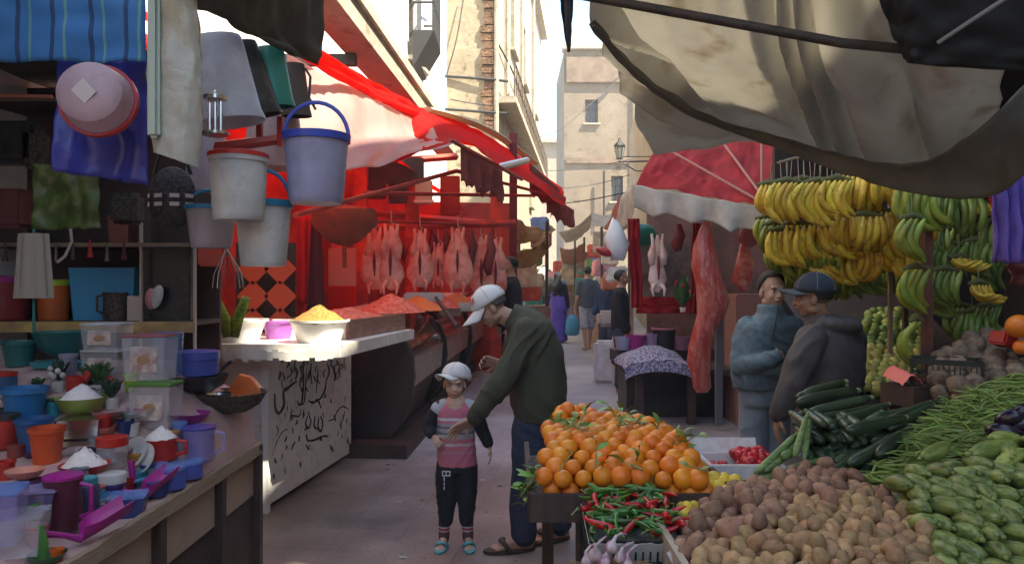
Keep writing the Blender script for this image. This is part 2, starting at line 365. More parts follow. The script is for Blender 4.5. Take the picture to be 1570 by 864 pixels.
# ---- buildings closing the alley
fb = thing('pink_building', 'faded pink plaster building facing down the alley with one small window', 'building', (4.2, 35, ground_z(35)))
A0, A1 = (2.43, 35), (9.5, 35)
fops = [(.98, 1.58, 9.15, 10.25), (2.2, 2.75, 5.5, 6.7), (5.0, 5.8, 9.2, 10.3)]
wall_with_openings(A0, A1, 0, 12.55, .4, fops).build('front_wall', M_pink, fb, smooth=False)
for o in fops: window_at(fb, A0, A1, o, .4)
m = MB(); m.box((2.63, 38.2, 6.27), (.4, 5.6, 12.55)); m.build('side_wall', M_pink, fb, smooth=False)
m = MB(); m.box((5.96, 35.1, 12.66), (7.2, .7, .2)); m.build('parapet', M_conc, fb, smooth=False)
m = MB(); m.box((4.2, 34.9, 11.6), (3.4, .16, 1.2), bev=.03); m.box((6, 34.93, 7.4), (7, .08, .25)); m.build('brick_band', mat('old_brick_band', (.24, .17, .12), r=.95, ns=2, c2=(.17, .12, .085), bs=5, bd=.5, bdist=.03, rand=False), fb, smooth=False)
f2 = thing('low_pale_building', 'low pale building far behind the alley under the blue sky', 'building', (2.6, 46, ground_z(46)))
wall_with_openings((1.2, 46), (5, 46), 0, 10.3, .4, [(.8, 1.3, 7.0, 8.0)]).build('wall', M_pale, f2, smooth=False)
window_at(f2, (1.2, 46), (5, 46), (.8, 1.3, 7.0, 8.0), .4)
m = MB(); m.box((3.1, 46, 10.4), (4, .7, .2)); m.build('parapet', M_conc, f2, smooth=False)
f3 = thing('alley_end_building', 'ochre building closing the far end of the alley below the roofs', 'building', (0, 60, ground_z(60)))
wall_with_openings((-8, 60), (9, 60), 0, 9, .4, [(7.2, 8.2, 4, 5.5), (9.3, 10.3, 4, 5.5)]).build('wall', M_pale, f3, smooth=False)
# ---- right-hand building: added and shaped to shade the alley (out of the frame at the top), face seen between the tarps
rb = thing('added_right_building', 'tall ochre building added behind the right hand stalls to shade the alley', 'building', (4.4, 10, 0))
wall_with_openings((5.1, 13.5), (5.1, 1.0), 0, 12.5, -.4, [(11.7, 12.49, 10.6, 12.5)]).build('wall', M_pink, rb, smooth=False)  # notch in the top lets sun reach the counter slab
wall_with_openings((5.1, 1.0), (5.1, -8), 0, 14.8, -.4, [(.25, 1.7, 8.3, 10.3)]).build('taller_wall', M_pink, rb, smooth=False)  # raised to shade the left stall; opening lets sun onto the beige tarp
wall_with_openings((5.1, 24), (5.1, 13.5), 0, 7.6, -.4, [(4.5, 5.5, 2.9, 4.4)]).build('lower_wall', M_pink, rb, smooth=False)  # kept low so sun reaches the far awnings
rb2 = thing('corner_building', 'pale plastered corner building behind the street lantern', 'building', (3.9, 24, 0))
m = MB(); wall_slab(m, (3.55, 19), (4.7, 30), 0, 7.6, -.4); m.build('side_wall', M_pale, rb2, smooth=False)
m = MB(); m.box((4.35, 18.8, 3.8), (1.6, .4, 7.6)); m.build('front_wall', M_pale, rb2, smooth=False)
# street lantern on a bracket
lt = thing('street_lantern', 'old glass street lantern on a wall bracket in front of the pink building', 'lantern', P(950, 246, 19))
c = P(950, 230, 19)
m = MB(); m.cyl(P(948, 248, 19), P(1002, 247, 19), .02, n=8); m.cyl(P(950, 240, 19), P(1000, 240, 19), .012, n=8); m.tube([P(1000, 262, 19), P(975, 262, 19), P(955, 250, 19)], .015, 6); m.build('bracket', M_iron, lt)
m = MB(); m.lathe([(.07, -.2), (.13, .1)], 6, c, capt=True); gl = m.build('glass', mat('lantern_glass', (.5, .5, .48), r=.2, glass=.6), lt)
m = MB(); m.lathe([(.15, .1), (.14, .13), (.05, .22), (.03, .3), (.0, .33)], 6, c); m.lathe([(.08, -.23), (.08, -.2)], 6, c, capt=True)
for k in range(6):
    a = k * math.pi / 3; m.cyl(c + Vector((.072 * math.cos(a), .072 * math.sin(a), -.2)), c + Vector((.132 * math.cos(a), .132 * math.sin(a), .1)), .008, n=5)
m.build('cap', M_iron, lt)
# wires over the alley
def wire(p, label, r=.012):
    pts = catmull([tuple(q) for q in p], 24); m = MB(); m.tube([Vector(q) for q in pts], r, 5); m.build('cable', M_iron, label=label, cat='cable', group='cables strung over the alley')
wire([P(822, 212, 24), P(860, 198, 26), P(905, 160, 28), P(955, 115, 30)], 'thin cable rising from the tall building past the small window')
wire([P(690, 152, 15.5), P(720, 158, 15.6), P(758, 162, 15.7)], 'short cable tied across the stone corner')
wire([P(835, 262, 26), P(900, 258, 28), P(985, 240, 30)], 'slack cable across the pink facade below the lantern')
wire([P(845, 290, 26), P(915, 282, 28), P(985, 262, 30)], 'lowest cable sagging across the pink facade')

# scraps of litter
random.seed(71)
for k in range(46):
    x = random.uniform(-1.3, 1.2); y = random.choice((random.uniform(3.6, 7), random.uniform(5, 14))); s_ = random.uniform(.008, .028)
    m = MB(); z_ = ground_z(y) + .003; G = [[(x + s_ * (u - .5) * 2 + .3 * s_ * nz(u * 3, v * 3, k), y + s_ * (v - .5) * 1.4 + .3 * s_ * nz(u * 3, v * 3, k + 5), z_ + .35 * s_ * abs(nz(u * 4, v * 4, k))) for u in (0, .33, .66, 1)] for v in (0, .33, .66, 1)]
    m.sheet(G, .001); kd = k % 3; m.build('litter_scrap', [mat('paper_scrap', (.5, .46, .42), r=.8), mat('leaf_scrap', (.12, .16, .05), r=.7), mat('brown_scrap', (.10, .06, .04), r=.9)][kd], label=['tiny pale paper scrap lying on the reddish paving', 'tiny wilted green leaf lying on the reddish paving', 'tiny brown crumb of waste lying on the reddish paving'][kd], cat='litter', group=['paper scraps', 'leaf scraps', 'brown crumbs'][kd] + ' on the paving', ang=180)

# pipes, dish and stray cables on the far walls
m = MB(); m.cyl(P(984, 90, 34.7), P(984, 330, 34.7), .07, n=6); m.build('downpipe', M_conc, fb)
m = MB(); m.cyl(P(926, 262, 34.7), P(926, 330, 34.7), .05, n=6); m.build('downpipe', M_iron, fb)
c_ = P(972, 66, 34); m = MB(); m.lathe([(.02, 0), (.25, .05), (.42, .16)], 18, c_, Euler((R(-60), 0, R(30))).to_matrix()); ds = m.build('satellite_dish', mat('dish_white', (.6, .6, .58), r=.5), label='small pale satellite dish on the roof edge of the pink building', cat='dish', ang=180)
wire([P(760, 60, 15.9), P(790, 120, 19), P(812, 190, 24)], 'dark cable running along the windowed side of the tall building', .02)
wire([P(684, 118, 15.7), P(700, 60, 15.8), P(712, -10, 15.9)], 'thin cable climbing the stone front of the tall building', .015)
wire([P(860, 312, 24), P(905, 306, 26), P(985, 290, 28)], 'cable drooping just above the far awnings', .02)
# ================================================================ TARPS AND AWNINGS
def fold_line(u, v, a, b, w, A):
    ax, ay = a; bx, by = b; dx, dy = bx - ax, by - ay; L2 = dx * dx + dy * dy
    t = max(0, min(1, ((u - ax) * dx + (v - ay) * dy) / L2)); d = math.hypot(u - ax - t * dx, v - ay - t * dy)
    return A * math.exp(-(d / w) ** 2) * (.35 + .65 * math.sin(math.pi * min(1, t + .15)))
M_beige = mat('beige_canvas', (.62, .595, .54), r=.95, ns=2.2, c2=(.50, .47, .41), nd=(.35, .7), ns2=6, c3=(.42, .36, .28), bs=90, bd=.5, bdist=.004, trans=.42, rand=False)
M_grey = mat('grey_canvas', (.26, .25, .225), r=.95, ns=5, c2=(.2, .19, .175), bs=70, bd=.3, bdist=.004, trans=.4, rand=False)
def tarp_disp(u, v):
    h = .03 * nz(u * 4, v * 4, 3) + .016 * nz(u * 11, v * 9, 7) + .006 * nz(u * 30, v * 22, 2)
    for k in range(5): h += fold_line(u, v, (.43 + .018 * k, .0), (.50 + .03 * k, .95), .020, .13 * (1 if k % 2 == 0 else -.6))
    for k in range(7): h += fold_line(u, v, (.0, .18 + .10 * k), (.34 + .03 * k, .99), .022, .10 if k % 2 == 0 else -.05)
    for k in range(3): h += fold_line(u, v, (.66 + .05 * k, .2), (.82, .9), .035, .07)
    return h
rows = [[(840, -330, 1.75), (1060, -330, 1.7), (1250, -330, 1.7), (1450, -300, 1.7), (1700, -260, 1.8)],
        [(903, -2, 2.45), (1055, 20, 2.38), (1215, 50, 2.33), (1375, 75, 2.28), (1545, 95, 2.2)],
        [(930, 75, 2.9), (1075, 115, 2.8), (1235, 150, 2.72), (1390, 190, 2.62), (1535, 150, 2.5)],
        [(964, 155, 3.4), (1100, 185, 3.3), (1250, 215, 3.1), (1400, 262, 2.95), (1530, 215, 2.8)],
        [(1003, 237, 3.9), (1155, 216, 3.75), (1275, 256, 3.45), (1405, 291, 3.15), (1522, 296, 3.0)]]
rows = [[P(*q) for q in r] for r in rows]
bz = thing('beige_tarp', 'large stained beige canvas sheet sagging overhead above the vegetable stalls', 'tarpaulin', P(1200, 150, 3))
G = patch(rows, 150, 110, tarp_disp)
mb = MB(); mb.sheet(G, .004); mb.build('canvas', M_beige, bz, ang=180)
# rope-hung second layer along the lower hem
up = [(912, 30, 2.62), (985, 112, 3.02), (1090, 178, 3.28), (1190, 208, 3.25), (1290, 236, 3.08), (1400, 250, 2.93), (1490, 205, 2.75), (1580, 120, 2.6)]
lo = [(914, 40, 2.62), (1000, 132, 3.02), (1105, 195, 3.28), (1205, 233, 3.28), (1300, 268, 3.15), (1405, 297, 3.02), (1524, 300, 2.86), (1600, 235, 2.6)]
mid = [tuple((a + b) / 2 for a, b in zip(p, q)) for p, q in zip(up, lo)]
rows = [[P(x, y, d - .13) for x, y, d in r] for r in (up, mid, lo)]
mb = MB(); mb.sheet(patch(rows, 110, 14, lambda u, v: .025 * math.sin(v * math.pi) + .012 * nz(u * 26, v * 3, 4)), .004); mb.build('grey_hem', M_grey, bz, label='grey overlapping strip along the sagging lower hem', ang=180)
M_pole = mat('dark_pole', (.035, .032, .03), r=.6, ns=20, c2=(.07, .05, .04), bs=40, bd=.3)
mb = MB(); mb.tube([P(880, -9, 2.3), P(1050, 22, 2.22), P(1290, 66, 2.15), P(1560, 92, 2.05), P(1700, 110, 2)], .014, 10)
pl = mb.build('overhead_pole', M_pole, label='long dark metal pole carrying the beige canvas', cat='pole')
M_black = mat('black_plastic', (.012, .012, .013), r=.75, bs=30, bd=.3)
rows = [[P(1310, -260, 1.8), P(1450, -260, 1.8), P(1750, -260, 1.8)], [P(1338, -40, 1.95), P(1450, -60, 1.9), P(1750, -60, 1.9)], [P(1366, 45, 2.02), P(1440, 52, 1.98), P(1750, 60, 1.95)], [P(1392, 92, 2.05), P(1425, 100, 2.02), P(1750, 118, 2.0)]]
mb = MB(); mb.sheet(patch(rows, 40, 24, lambda u, v: .02 * nz(u * 9, v * 9)), .004); mb.build('black_tarp', M_black, label='black plastic sheet hanging over the top right corner', cat='tarpaulin', ang=180)
mb = MB(); mb.tube([P(1438, 66, 1.95), P(1480, 38, 1.9), P(1560, -14, 1.85)], .006, 8); mb.build('thin_pole', mat('grey_pole', (.2, .2, .2), r=.5), label='thin grey pole crossing the black sheet', cat='pole')
mb = MB(); G = []
for i, t in enumerate(np.linspace(0, 1, 14)):
    wdt = 26 * (1 - t) ** .7 + 3; y = -60 + 140 * t
    G.append([P(866 + 6 * t + wdt * (s - .5) + 2 * nz(t * 8, s * 3), y, 3.0 + .05 * math.sin(s * 9)) for s in np.linspace(0, 1, 8)])
mb.sheet(G, .004); mb.build('hanging_rag', M_black, label='torn dark rag hanging against the blue sky', cat='rag', ang=180)
# brown-green awning over the plastics stall
M_olive = mat('olive_canvas', (.12, .11, .075), r=.95, ns=3, c2=(.08, .07, .05), bs=50, bd=.3, bdist=.004, trans=.15, rand=False)
rows = [[P(150, -200, 2.4), P(330, -220, 2.8), P(520, -160, 3.6)], [P(290, -20, 2.7), P(400, -50, 3.1), P(500, -40, 3.8)], [P(300, 8, 2.9), P(400, 42, 3.3), P(494, 62, 4.0)], [P(330, 8, 3.0), P(425, 72, 3.5), P(486, 100, 4.1)]]
mb = MB(); mb.sheet(patch(rows, 40, 30, lambda u, v: .03 * nz(u * 5, v * 5) + .01 * nz(u * 15, v * 6, 3)), .01); mb.build('olive_awning', M_olive, label='olive brown canvas awning over the plastics stall', cat='awning', ang=180)
# red and white tarps over the butchers row
M_red = mat('red_tarp', (.65, .035, .02), r=.7, ns=4, c2=(.5, .02, .015), bs=30, bd=.4, bdist=.006, trans=.8, tc=(.95, .06, .03), rand=False)
M_wtarp = mat('white_plastic_sheet', (.80, .68, .64), r=.5, ns=1.5, c2=(.80, .42, .36), nd=(.42, .8), bs=14, bd=.3, bdist=.006, trans=.7, rand=False)
M_dred = mat('faded_red_cloth', (.34, .09, .07), r=.9, ns=5, c2=(.25, .06, .05), bs=40, bd=.4, trans=.4, rand=False)
ra = thing('butchers_awning', 'long red and white plastic awning over the butchers row', 'awning', P(640, 220, 7))
cr = lambda f, s: (lambda u, v: .05 * nz(u * f, v * f * .6, s) + .03 * abs(nz(u * f * 2.5, v * 3, s + 4)) + .012 * nz(u * 22, v * 14, s))
rows = [[P(470, 62, 5.2), P(560, 118, 6.6), P(655, 168, 9.3)], [P(462, 74, 5.3), P(555, 128, 6.5), P(650, 176, 9.0)], [P(455, 86, 5.35), P(548, 138, 6.4), P(642, 184, 8.7)]]
mb = MB(); mb.sheet(patch(rows, 50, 16, cr(6, 1)), .004); mb.build('red_ridge_sheet', M_red, ra, ang=180)
rows = [[P(440, 82, 5.6), P(545, 134, 6.5), P(640, 182, 8.8), P(660, 186, 8.9)], [P(450, 185, 5.3), P(540, 205, 6.2), P(625, 212, 7.8), P(672, 214, 8.0)], [P(455, 256, 5.1), P(534, 262, 5.8), P(600, 248, 6.6), P(694, 216, 7.3)]]
mb = MB(); mb.sheet(patch(rows, 60, 40, lambda u, v: .05 * nz(u * 3, v * 2, 3) + .03 * math.sin(u * 16 + v * 5) * v), .003); mb.build('white_sheet', M_wtarp, ra, ang=180)
rows = [[P(600, 188, 8.4), P(655, 168, 9.0), P(755, 212, 11), P(862, 288, 16)], [P(640, 215, 8), P(700, 212, 8.6), P(790, 250, 10.8), P(866, 300, 14)], [P(600, 250, 6.6), P(690, 215, 7.4), P(775, 258, 8.8), P(868, 318, 12.5)]]
mb = MB(); mb.sheet(patch(rows, 80, 40, cr(6, 8)), .004); mb.build('red_sheet', M_red, ra, ang=180)
rows = [[(-2.85, 5.0, 3.62), (-2.45, 7.4, 3.62), (-2.1, 10, 3.62), (-1.7, 13, 3.6)], [(-2.3, 5.2, 3.3), (-2.0, 7.5, 3.32), (-1.6, 10, 3.3), (-1.2, 13, 3.2)], [(-1.6, 5.3, 3.02), (-1.45, 7.5, 3.05), (-1.15, 10, 3.0), (-.8, 13, 2.95)]]
mb = MB(); mb.sheet(patch(rows, 60, 24, cr(6, 12)), .004); mb.build('added_red_sheet', M_red, ra, ang=180)  # hidden sheet added to redden the sunlight entering the stall
# cream edge roll, poles, ragged valances
mb = MB(); mb.tube(patch([[P(655, 168, 8.9), P(700, 180, 9.6), P(760, 206, 10.9), P(820, 250, 13)], [P(655, 168, 8.9), P(700, 180, 9.6), P(760, 206, 10.9), P(820, 250, 13)]], 20, 2)[0], .07, 8, flat=.5); mb.build('edge_roll', mat('cream_cloth', (.6, .5, .33), r=.9, bs=20, bd=.6, trans=.3), ra)
M_rp = mat('red_painted_pole', (.42, .05, .035), r=.6, ns=9, c2=(.3, .04, .03))
for a, b in ((P(452, 330, 5.6), P(700, 262, 8.0)), (P(700, 262, 8.0), P(862, 304, 13)), (P(560, 296, 6.9), P(820, 300, 12)), (P(690, 214, 7.3), P(800, 275, 9.5))):
    mb = MB(); mb.cyl(a, b, .022, n=8); mb.build('pole', M_rp, ra)
mb = MB(); mb.cyl(P(762, 258, 8.7), P(808, 246, 11), .05, n=8); mb.build('pole', mat('pale_metal', (.5, .5, .5), r=.4, metal=.6), ra)
def ragged(a, b, drop, n, name, parent, m, depth=.0, seed=1, seg=12):
    G = []
    for j in range(seg):
        t = j / (seg - 1); row = []
        for i in range(n):
            s = i / (n - 1); p = a.lerp(b, s); dl = drop * (1 + .35 * nz(s * 14, seed) + .2 * nz(s * 47, seed)); q = p + Vector((.05 * math.sin(s * 22) * t, .05 * math.cos(s * 22) * t, -dl * t)); row.append(q)
        G.append(row)
    mb = MB(); mb.sheet(G, .004); return mb.build(name, m, parent, ang=180)
ragged(P(706, 226, 7.6), P(770, 262, 8.7), .34, 60, 'ragged_valance', ra, M_dred, seed=2)
ragged(P(812, 250, 12), P(858, 290, 13.5), .45, 30, 'ragged_valance', ra, M_dred, seed=5)
ragged(P(838, 296, 13), P(880, 322, 15), .35, 30, 'ragged_valance', ra, M_dred, seed=8)
mb = MB(); mb.box((P(787, 350, 11.5)), (.12, .12, 2.9)); 
mb.build('awning_post', mat('dark_red_wood', (.14, .02, .02), r=.8, bs=20, bd=.4), label='dark red square post at the corner of the butchers row', cat='post', smooth=False)
# yellow-brown canvases further down on the left
M_ochre = mat('ochre_canvas', (.42, .29, .12), r=.9, ns=4, c2=(.3, .2, .08), trans=.4, bs=20, bd=.5, rand=False)
for k, (r0, r1, lb_) in enumerate(((( (790, 335, 13), (845, 345, 16)), ((792, 372, 12), (852, 352, 15)), 'upper ochre canvas awning beyond the butchers row'), (((785, 385, 12), (840, 362, 15)), ((788, 412, 11.5), (838, 388, 14)), 'lower ochre canvas awning beyond the butchers row'))):
    a, b = [P(*q) for q in r0]; c_, d_ = [P(*q) for q in r1]
    mb = MB(); mb.sheet(patch([[a, a.lerp(b, .5) - Vector((0, 0, .1)), b], [c_, c_.lerp(d_, .5) - Vector((0, 0, .1)), d_]], 20, 10, cr(5, 9 + k)), .004); mb.build('ochre_awning', M_ochre, label=lb_, cat='awning', group='ochre awnings beyond the butchers row', ang=180)

# ================================================================ BUTCHERS ROW (left)
M_steel = mat('brushed_steel', (.55, .5, .45), r=.32, metal=.85, ns=8, c2=(.4, .36, .33), rand=False)
M_dark = mat('dark_panel', (.03, .026, .025), r=.45, ns=5, c2=(.05, .04, .035))
M_brn = mat('brown_panel', (.08, .045, .035), r=.6, ns=6, c2=(.05, .03, .025))
M_glass = mat('clear_glass', (.9, .9, .9), r=.05, glass=1, alpha=.35)
M_meat = mat('raw_meat', (.55, .09, .06), r=.4, ns=9, c2=(.72, .35, .26), nd=(.45, .65), bs=16, bd=.6, bdist=.01)
M_redlit = mat('red_lit_wall', (.48, .06, .04), r=.8, ns=2, c2=(.28, .03, .02), rand=False)  # red light from the awning is put into the wall colour
row = thing('butchers_stall', 'butchers stall interior with red awning glow coloured into beams and wall panels', 'market stall', (-1.8, 10, 0))
mb = MB(); wall_slab(mb, (-2.75, 5.6), (-1.75, 13.4), 0, 3.4, .08); mb.build('back_wall', M_redlit, row, smooth=False)
mb = MB(); wall_slab(mb, (-1.9, 12.6), (.0, 12.9), 0, 3.0, -.08); mb.build('end_wall', M_redlit, row, smooth=False)
mb = MB(); wall_slab(mb, (-3.2, 9.6), (-1.9, 9.7), 0, 3.3, -.08); mb.build('side_panel', M_redlit, row, smooth=False)
M_beam = mat('red_lit_beam', (.70, .08, .04), r=.7, ns=5, c2=(.4, .05, .04))  # beam colour carries the red glow as well
for x, d in ((470, 8.6), (520, 8.8), (553, 9.0), (632, 9.4), (760, 11.5)):
    p = P(x, 0, d); mb = MB(); mb.box((p.x, d, 1.6), (.16, .12, 3.2)); mb.build('post', M_beam, row, smooth=False)
for (x0, y0, x1, y1, d) in ((445, 352, 790, 342, 8.9), (448, 318, 640, 330, 8.7), (600, 330, 790, 345, 10.6), (560, 250, 700, 240, 9.8)):
    mb = MB(); a, b = P(x0, y0, d), P(x1, y1, d + 1.0); mb.tube([a, b], .05, 4); mb.build('beam', M_beam, row, smooth=False)
# windows / pale panels on the back
for (x, y, w_, h_, d, m_, lb_) in ((525, 410, 42, 60, 8.4, mat('pale_board', (.6, .35, .28), r=.8), 'pale board leaning in the stall'), (525, 458, 42, 40, 8.38, M_red, None), (650, 295, 26, 36, 9.2, mat('shutter_pale', (.55, .55, .40), r=.6), 'pale shuttered window in the red wall'), (575, 290, 34, 30, 9.1, M_brn, None), (610, 292, 28, 40, 9.25, M_dark, None), (600, 262, 100, 40, 9.35, M_dark, None), (690, 300, 30, 60, 9.6, M_redlit, None)):
    p = P(x, y, d); mb = MB(); mb.box(p, (w_ / F * d, .06, h_ / F * d), bev=.01); mb.build('panel', m_, row, label=lb_)
mb = MB(); p = P(650, 309, 9.1); mb.box(p, (.24, .08, .03)); mb.build('lamp_ledge', mat('light_ledge', (.85, .85, .7), r=.5), row)
# hexagonal hanging pan / umbrella shape
mb = MB(); p = P(528, 345, 7.4); mb.lathe([(.02, .2), (.3, .16), (.34, .02), (.16, -.16), (.05, -.2)], 8, p, sy=.25, capt=True); mb.cyl(p + Vector((0, 0, -.2)), p + Vector((0, 0, -.42)), .02, n=6)
mb.build('hanging_cauldron', mat('rusty_pan', (.24, .09, .06), r=.8, ns=5), label='dull brown pan hanging in front of the red stall wall', cat='pan')
mb = MB(); G = [[P(455 + 24 * s + 4 * nz(t * 5, s * 5), 330 + 135 * t, 7.8 + .04 * math.sin(s * 12)) for s in np.linspace(0, 1, 10)] for t in np.linspace(0, 1, 12)]; mb.sheet(G, .01); mb.build('red_apron', mat('crimson_cloth', (.5, .02, .03), r=.9, bs=20, bd=.5), label='crimson apron hanging on the left inside the stall', cat='apron', ang=180)
mb = MB(); G = [[P(478 + 12 * s + 8 * (s - .5) * (2 * t), 325 + 150 * t, 7.7 + .04 * math.sin(s * 8)) for s in np.linspace(0, 1, 8)] for t in np.linspace(0, 1, 12)]; mb.sheet(G, .01); mb.build('dark_cloth', mat('plum_cloth', (.08, .03, .05), r=.9), label='dark plum cloth hanging beside the crimson apron', cat='cloth', ang=180)
mb = MB()
for k in range(2):
    for j in range(3): mb.box(P(388 + 42 * k, 412 + 42 * j, 6.2), (.19, .02, .19), (0, R(45), 0))
mb.build('diamond_panel', mat('orange_board', (.45, .08, .03), r=.7), label='board with orange diamonds behind the white basins', cat='board', smooth=False)
mb = MB(); mb.box(P(408, 445, 6.32), (.5, .03, .8)); mb.build('dark_board', M_dark, label='dark board behind the orange diamonds', cat='board', smooth=False)
# hanging carcasses: slim shank, ribs, haunch
def carcass(c, h, name, label, cat, m, lean=0, group=None, seed=0):
    """c top point"""
    t = thing(name, label, cat, c, group)
    kw = (1.2, 1.05, 1.15, .85, 1.25, 1.0, .9)[seed % 7]; prof = [(0.0, .02), (.06, .035), (.16, .06), (.28, .10), (.42, .135), (.56, .16), (.70, .18), (.82, .175), (.92, .13), (1.0, .05)] if seed % 2 == 0 else [(0.0, .02), (.08, .04), (.18, .09), (.30, .13), (.42, .13), (.54, .12), (.66, .15), (.78, .16), (.88, .12), (.95, .07), (1.0, .03)]
    prof = [(u, r_ * kw) for u, r_ in prof]
    mb = MB(); pts = [c + Vector((lean * u + .02 * nz(u * 3, seed), 0, -h * u)) for u, r in prof]
    n = 18; vs = []
    for (u, r), p in zip(prof, pts):
        for k in range(n):
            a = 2 * math.pi * k / n; rr = r * h * (1 + .16 * math.cos(2 * a) + .12 * nz(math.cos(a) * 2 + seed, math.sin(a) * 2, u * 6)); vs.append(p + Vector((math.cos(a) * rr, math.sin(a) * rr * .6, 0)))
    fs = [(i * n + k, i * n + (k + 1) % n, (i + 1) * n + (k + 1) % n, (i + 1) * n + k) for i in range(len(prof) - 1) for k in range(n)] + [tuple(range(n)), tuple((len(prof) - 1) * n + k for k in range(n))]
    mb.add(vs, fs); mb.build('trunk', m, t, ang=180)
    for s in (-1, 1):
        mb = MB(); a = c + Vector((s * .02 * h, 0, 0)); mb.tube([c + Vector((s * .10 * h, 0, .02 * h)), c + Vector((s * .075 * h, -.01, -.16 * h)), c + Vector((s * .10 * h, -.02, -.34 * h)), c + Vector((s * .1 * h, -.01, -.52 * h))], [.022 * h, .035 * h, .075 * h, .05 * h], 10); mb.build('leg', m, t, ang=180)
    for s in (-1, 1):
        mb = MB(); q = c + Vector((lean + s * .06 * h, -.03, -h * .86)); mb.tube([q, q + Vector((s * .05 * h, -.03, -.08 * h)), q + Vector((s * .03 * h, -.05, -.20 * h))], [.045 * h, .03 * h, .014 * h], 9); mb.build('foreleg', m, t, ang=180)
    mb = MB(); mb.tube([c + Vector((lean * .4, -.075 * h, -.36 * h)), c + Vector((lean * .5, -.105 * h, -.55 * h)), c + Vector((lean * .7, -.10 * h, -.78 * h))], [.008 * h, .028 * h, .012 * h], 8); mb.build('belly_opening', mat('dark_meat', (.16, .02, .02), r=.5, bs=20, bd=.6), t)
    mb = MB(); mb.tube([c + Vector((0, 0, .16)), c + Vector((0, 0, .04)), c + Vector((.02, 0, .0)), c + Vector((.035, 0, .03))], .006, 6); mb.build('hook', M_steel, t)
    return t
M_lamb = mat('pale_carcass', (.80, .44, .34), r=.42, ns=7, c2=(.62, .14, .10), nd=(.45, .68), bs=12, bd=.5, bdist=.01, sss=.1)
for k, (x, y, hp, d, l) in enumerate(((574, 350, 94, 8.0, .02), (600, 345, 100, 7.9, .0), (644, 352, 88, 8.6, .01), (672, 372, 66, 9.3, 0), (702, 350, 92, 9.2, .0), (737, 362, 96, 9.8, .02), (760, 366, 92, 10.2, 0))):
    lb_ = ORD[k] + ' hanging lamb carcass from the left under the red awning'
    carcass(P(x, y, d), hp / F * d, 'hanging_carcass', lb_, 'carcass', M_lamb, l, 'carcasses hung along the butchers rail', k)
mb = MB(); mb.tube([P(540, 338, 7.7), P(790, 346, 10.6)], .018, 8); mb.build('meat_rail', M_rp, label='red metal rail the lamb carcasses hang from', cat='rail')
# hanging entrails / dark strips between them
for k, (x, y, hh) in enumerate(((625, 350, 55), (662, 350, 50), (682, 352, 40), (722, 352, 60), (750, 356, 66))):
    d = 9.4; mb = MB(); mb.tube([P(x, y, d), P(x + 4, y + hh * .4, d), P(x - 3, y + hh * .8, d), P(x, y + hh, d)], [.02, .06, .07, .03], 8); mb.build('meat_strip', mat('dark_meat', (.16, .02, .02), r=.5, bs=20, bd=.6), label=ORD[k] + ' dark strip of meat hanging between the lamb carcasses', cat='meat', group='dark meat strips on the rail', ang=180)
def heap(c, r, h, m, label, cat, name, n=40, seed=0, pw=1.3):
    mb = MB(); G = []
    for i in range(14):
        t = i / 13; G.append([Vector((c[0] + r * t * math.cos(a), c[1] + r * t * math.sin(a), c[2] + h * (1 - t ** pw) * (1 + .12 * nz(t * 4, a, seed)) + .008 * nz(t * 30, a * 9, seed))) for a in np.linspace(0, 2 * math.pi, n)])
    mb.sheet(G); return mb.build(name, m, label=label, cat=cat, ang=180)
M_mince = mat('minced_red_meat', (.62, .11, .06), r=.5, ns=22, c2=(.8, .3, .2), bs=40, bd=1, bdist=.015)
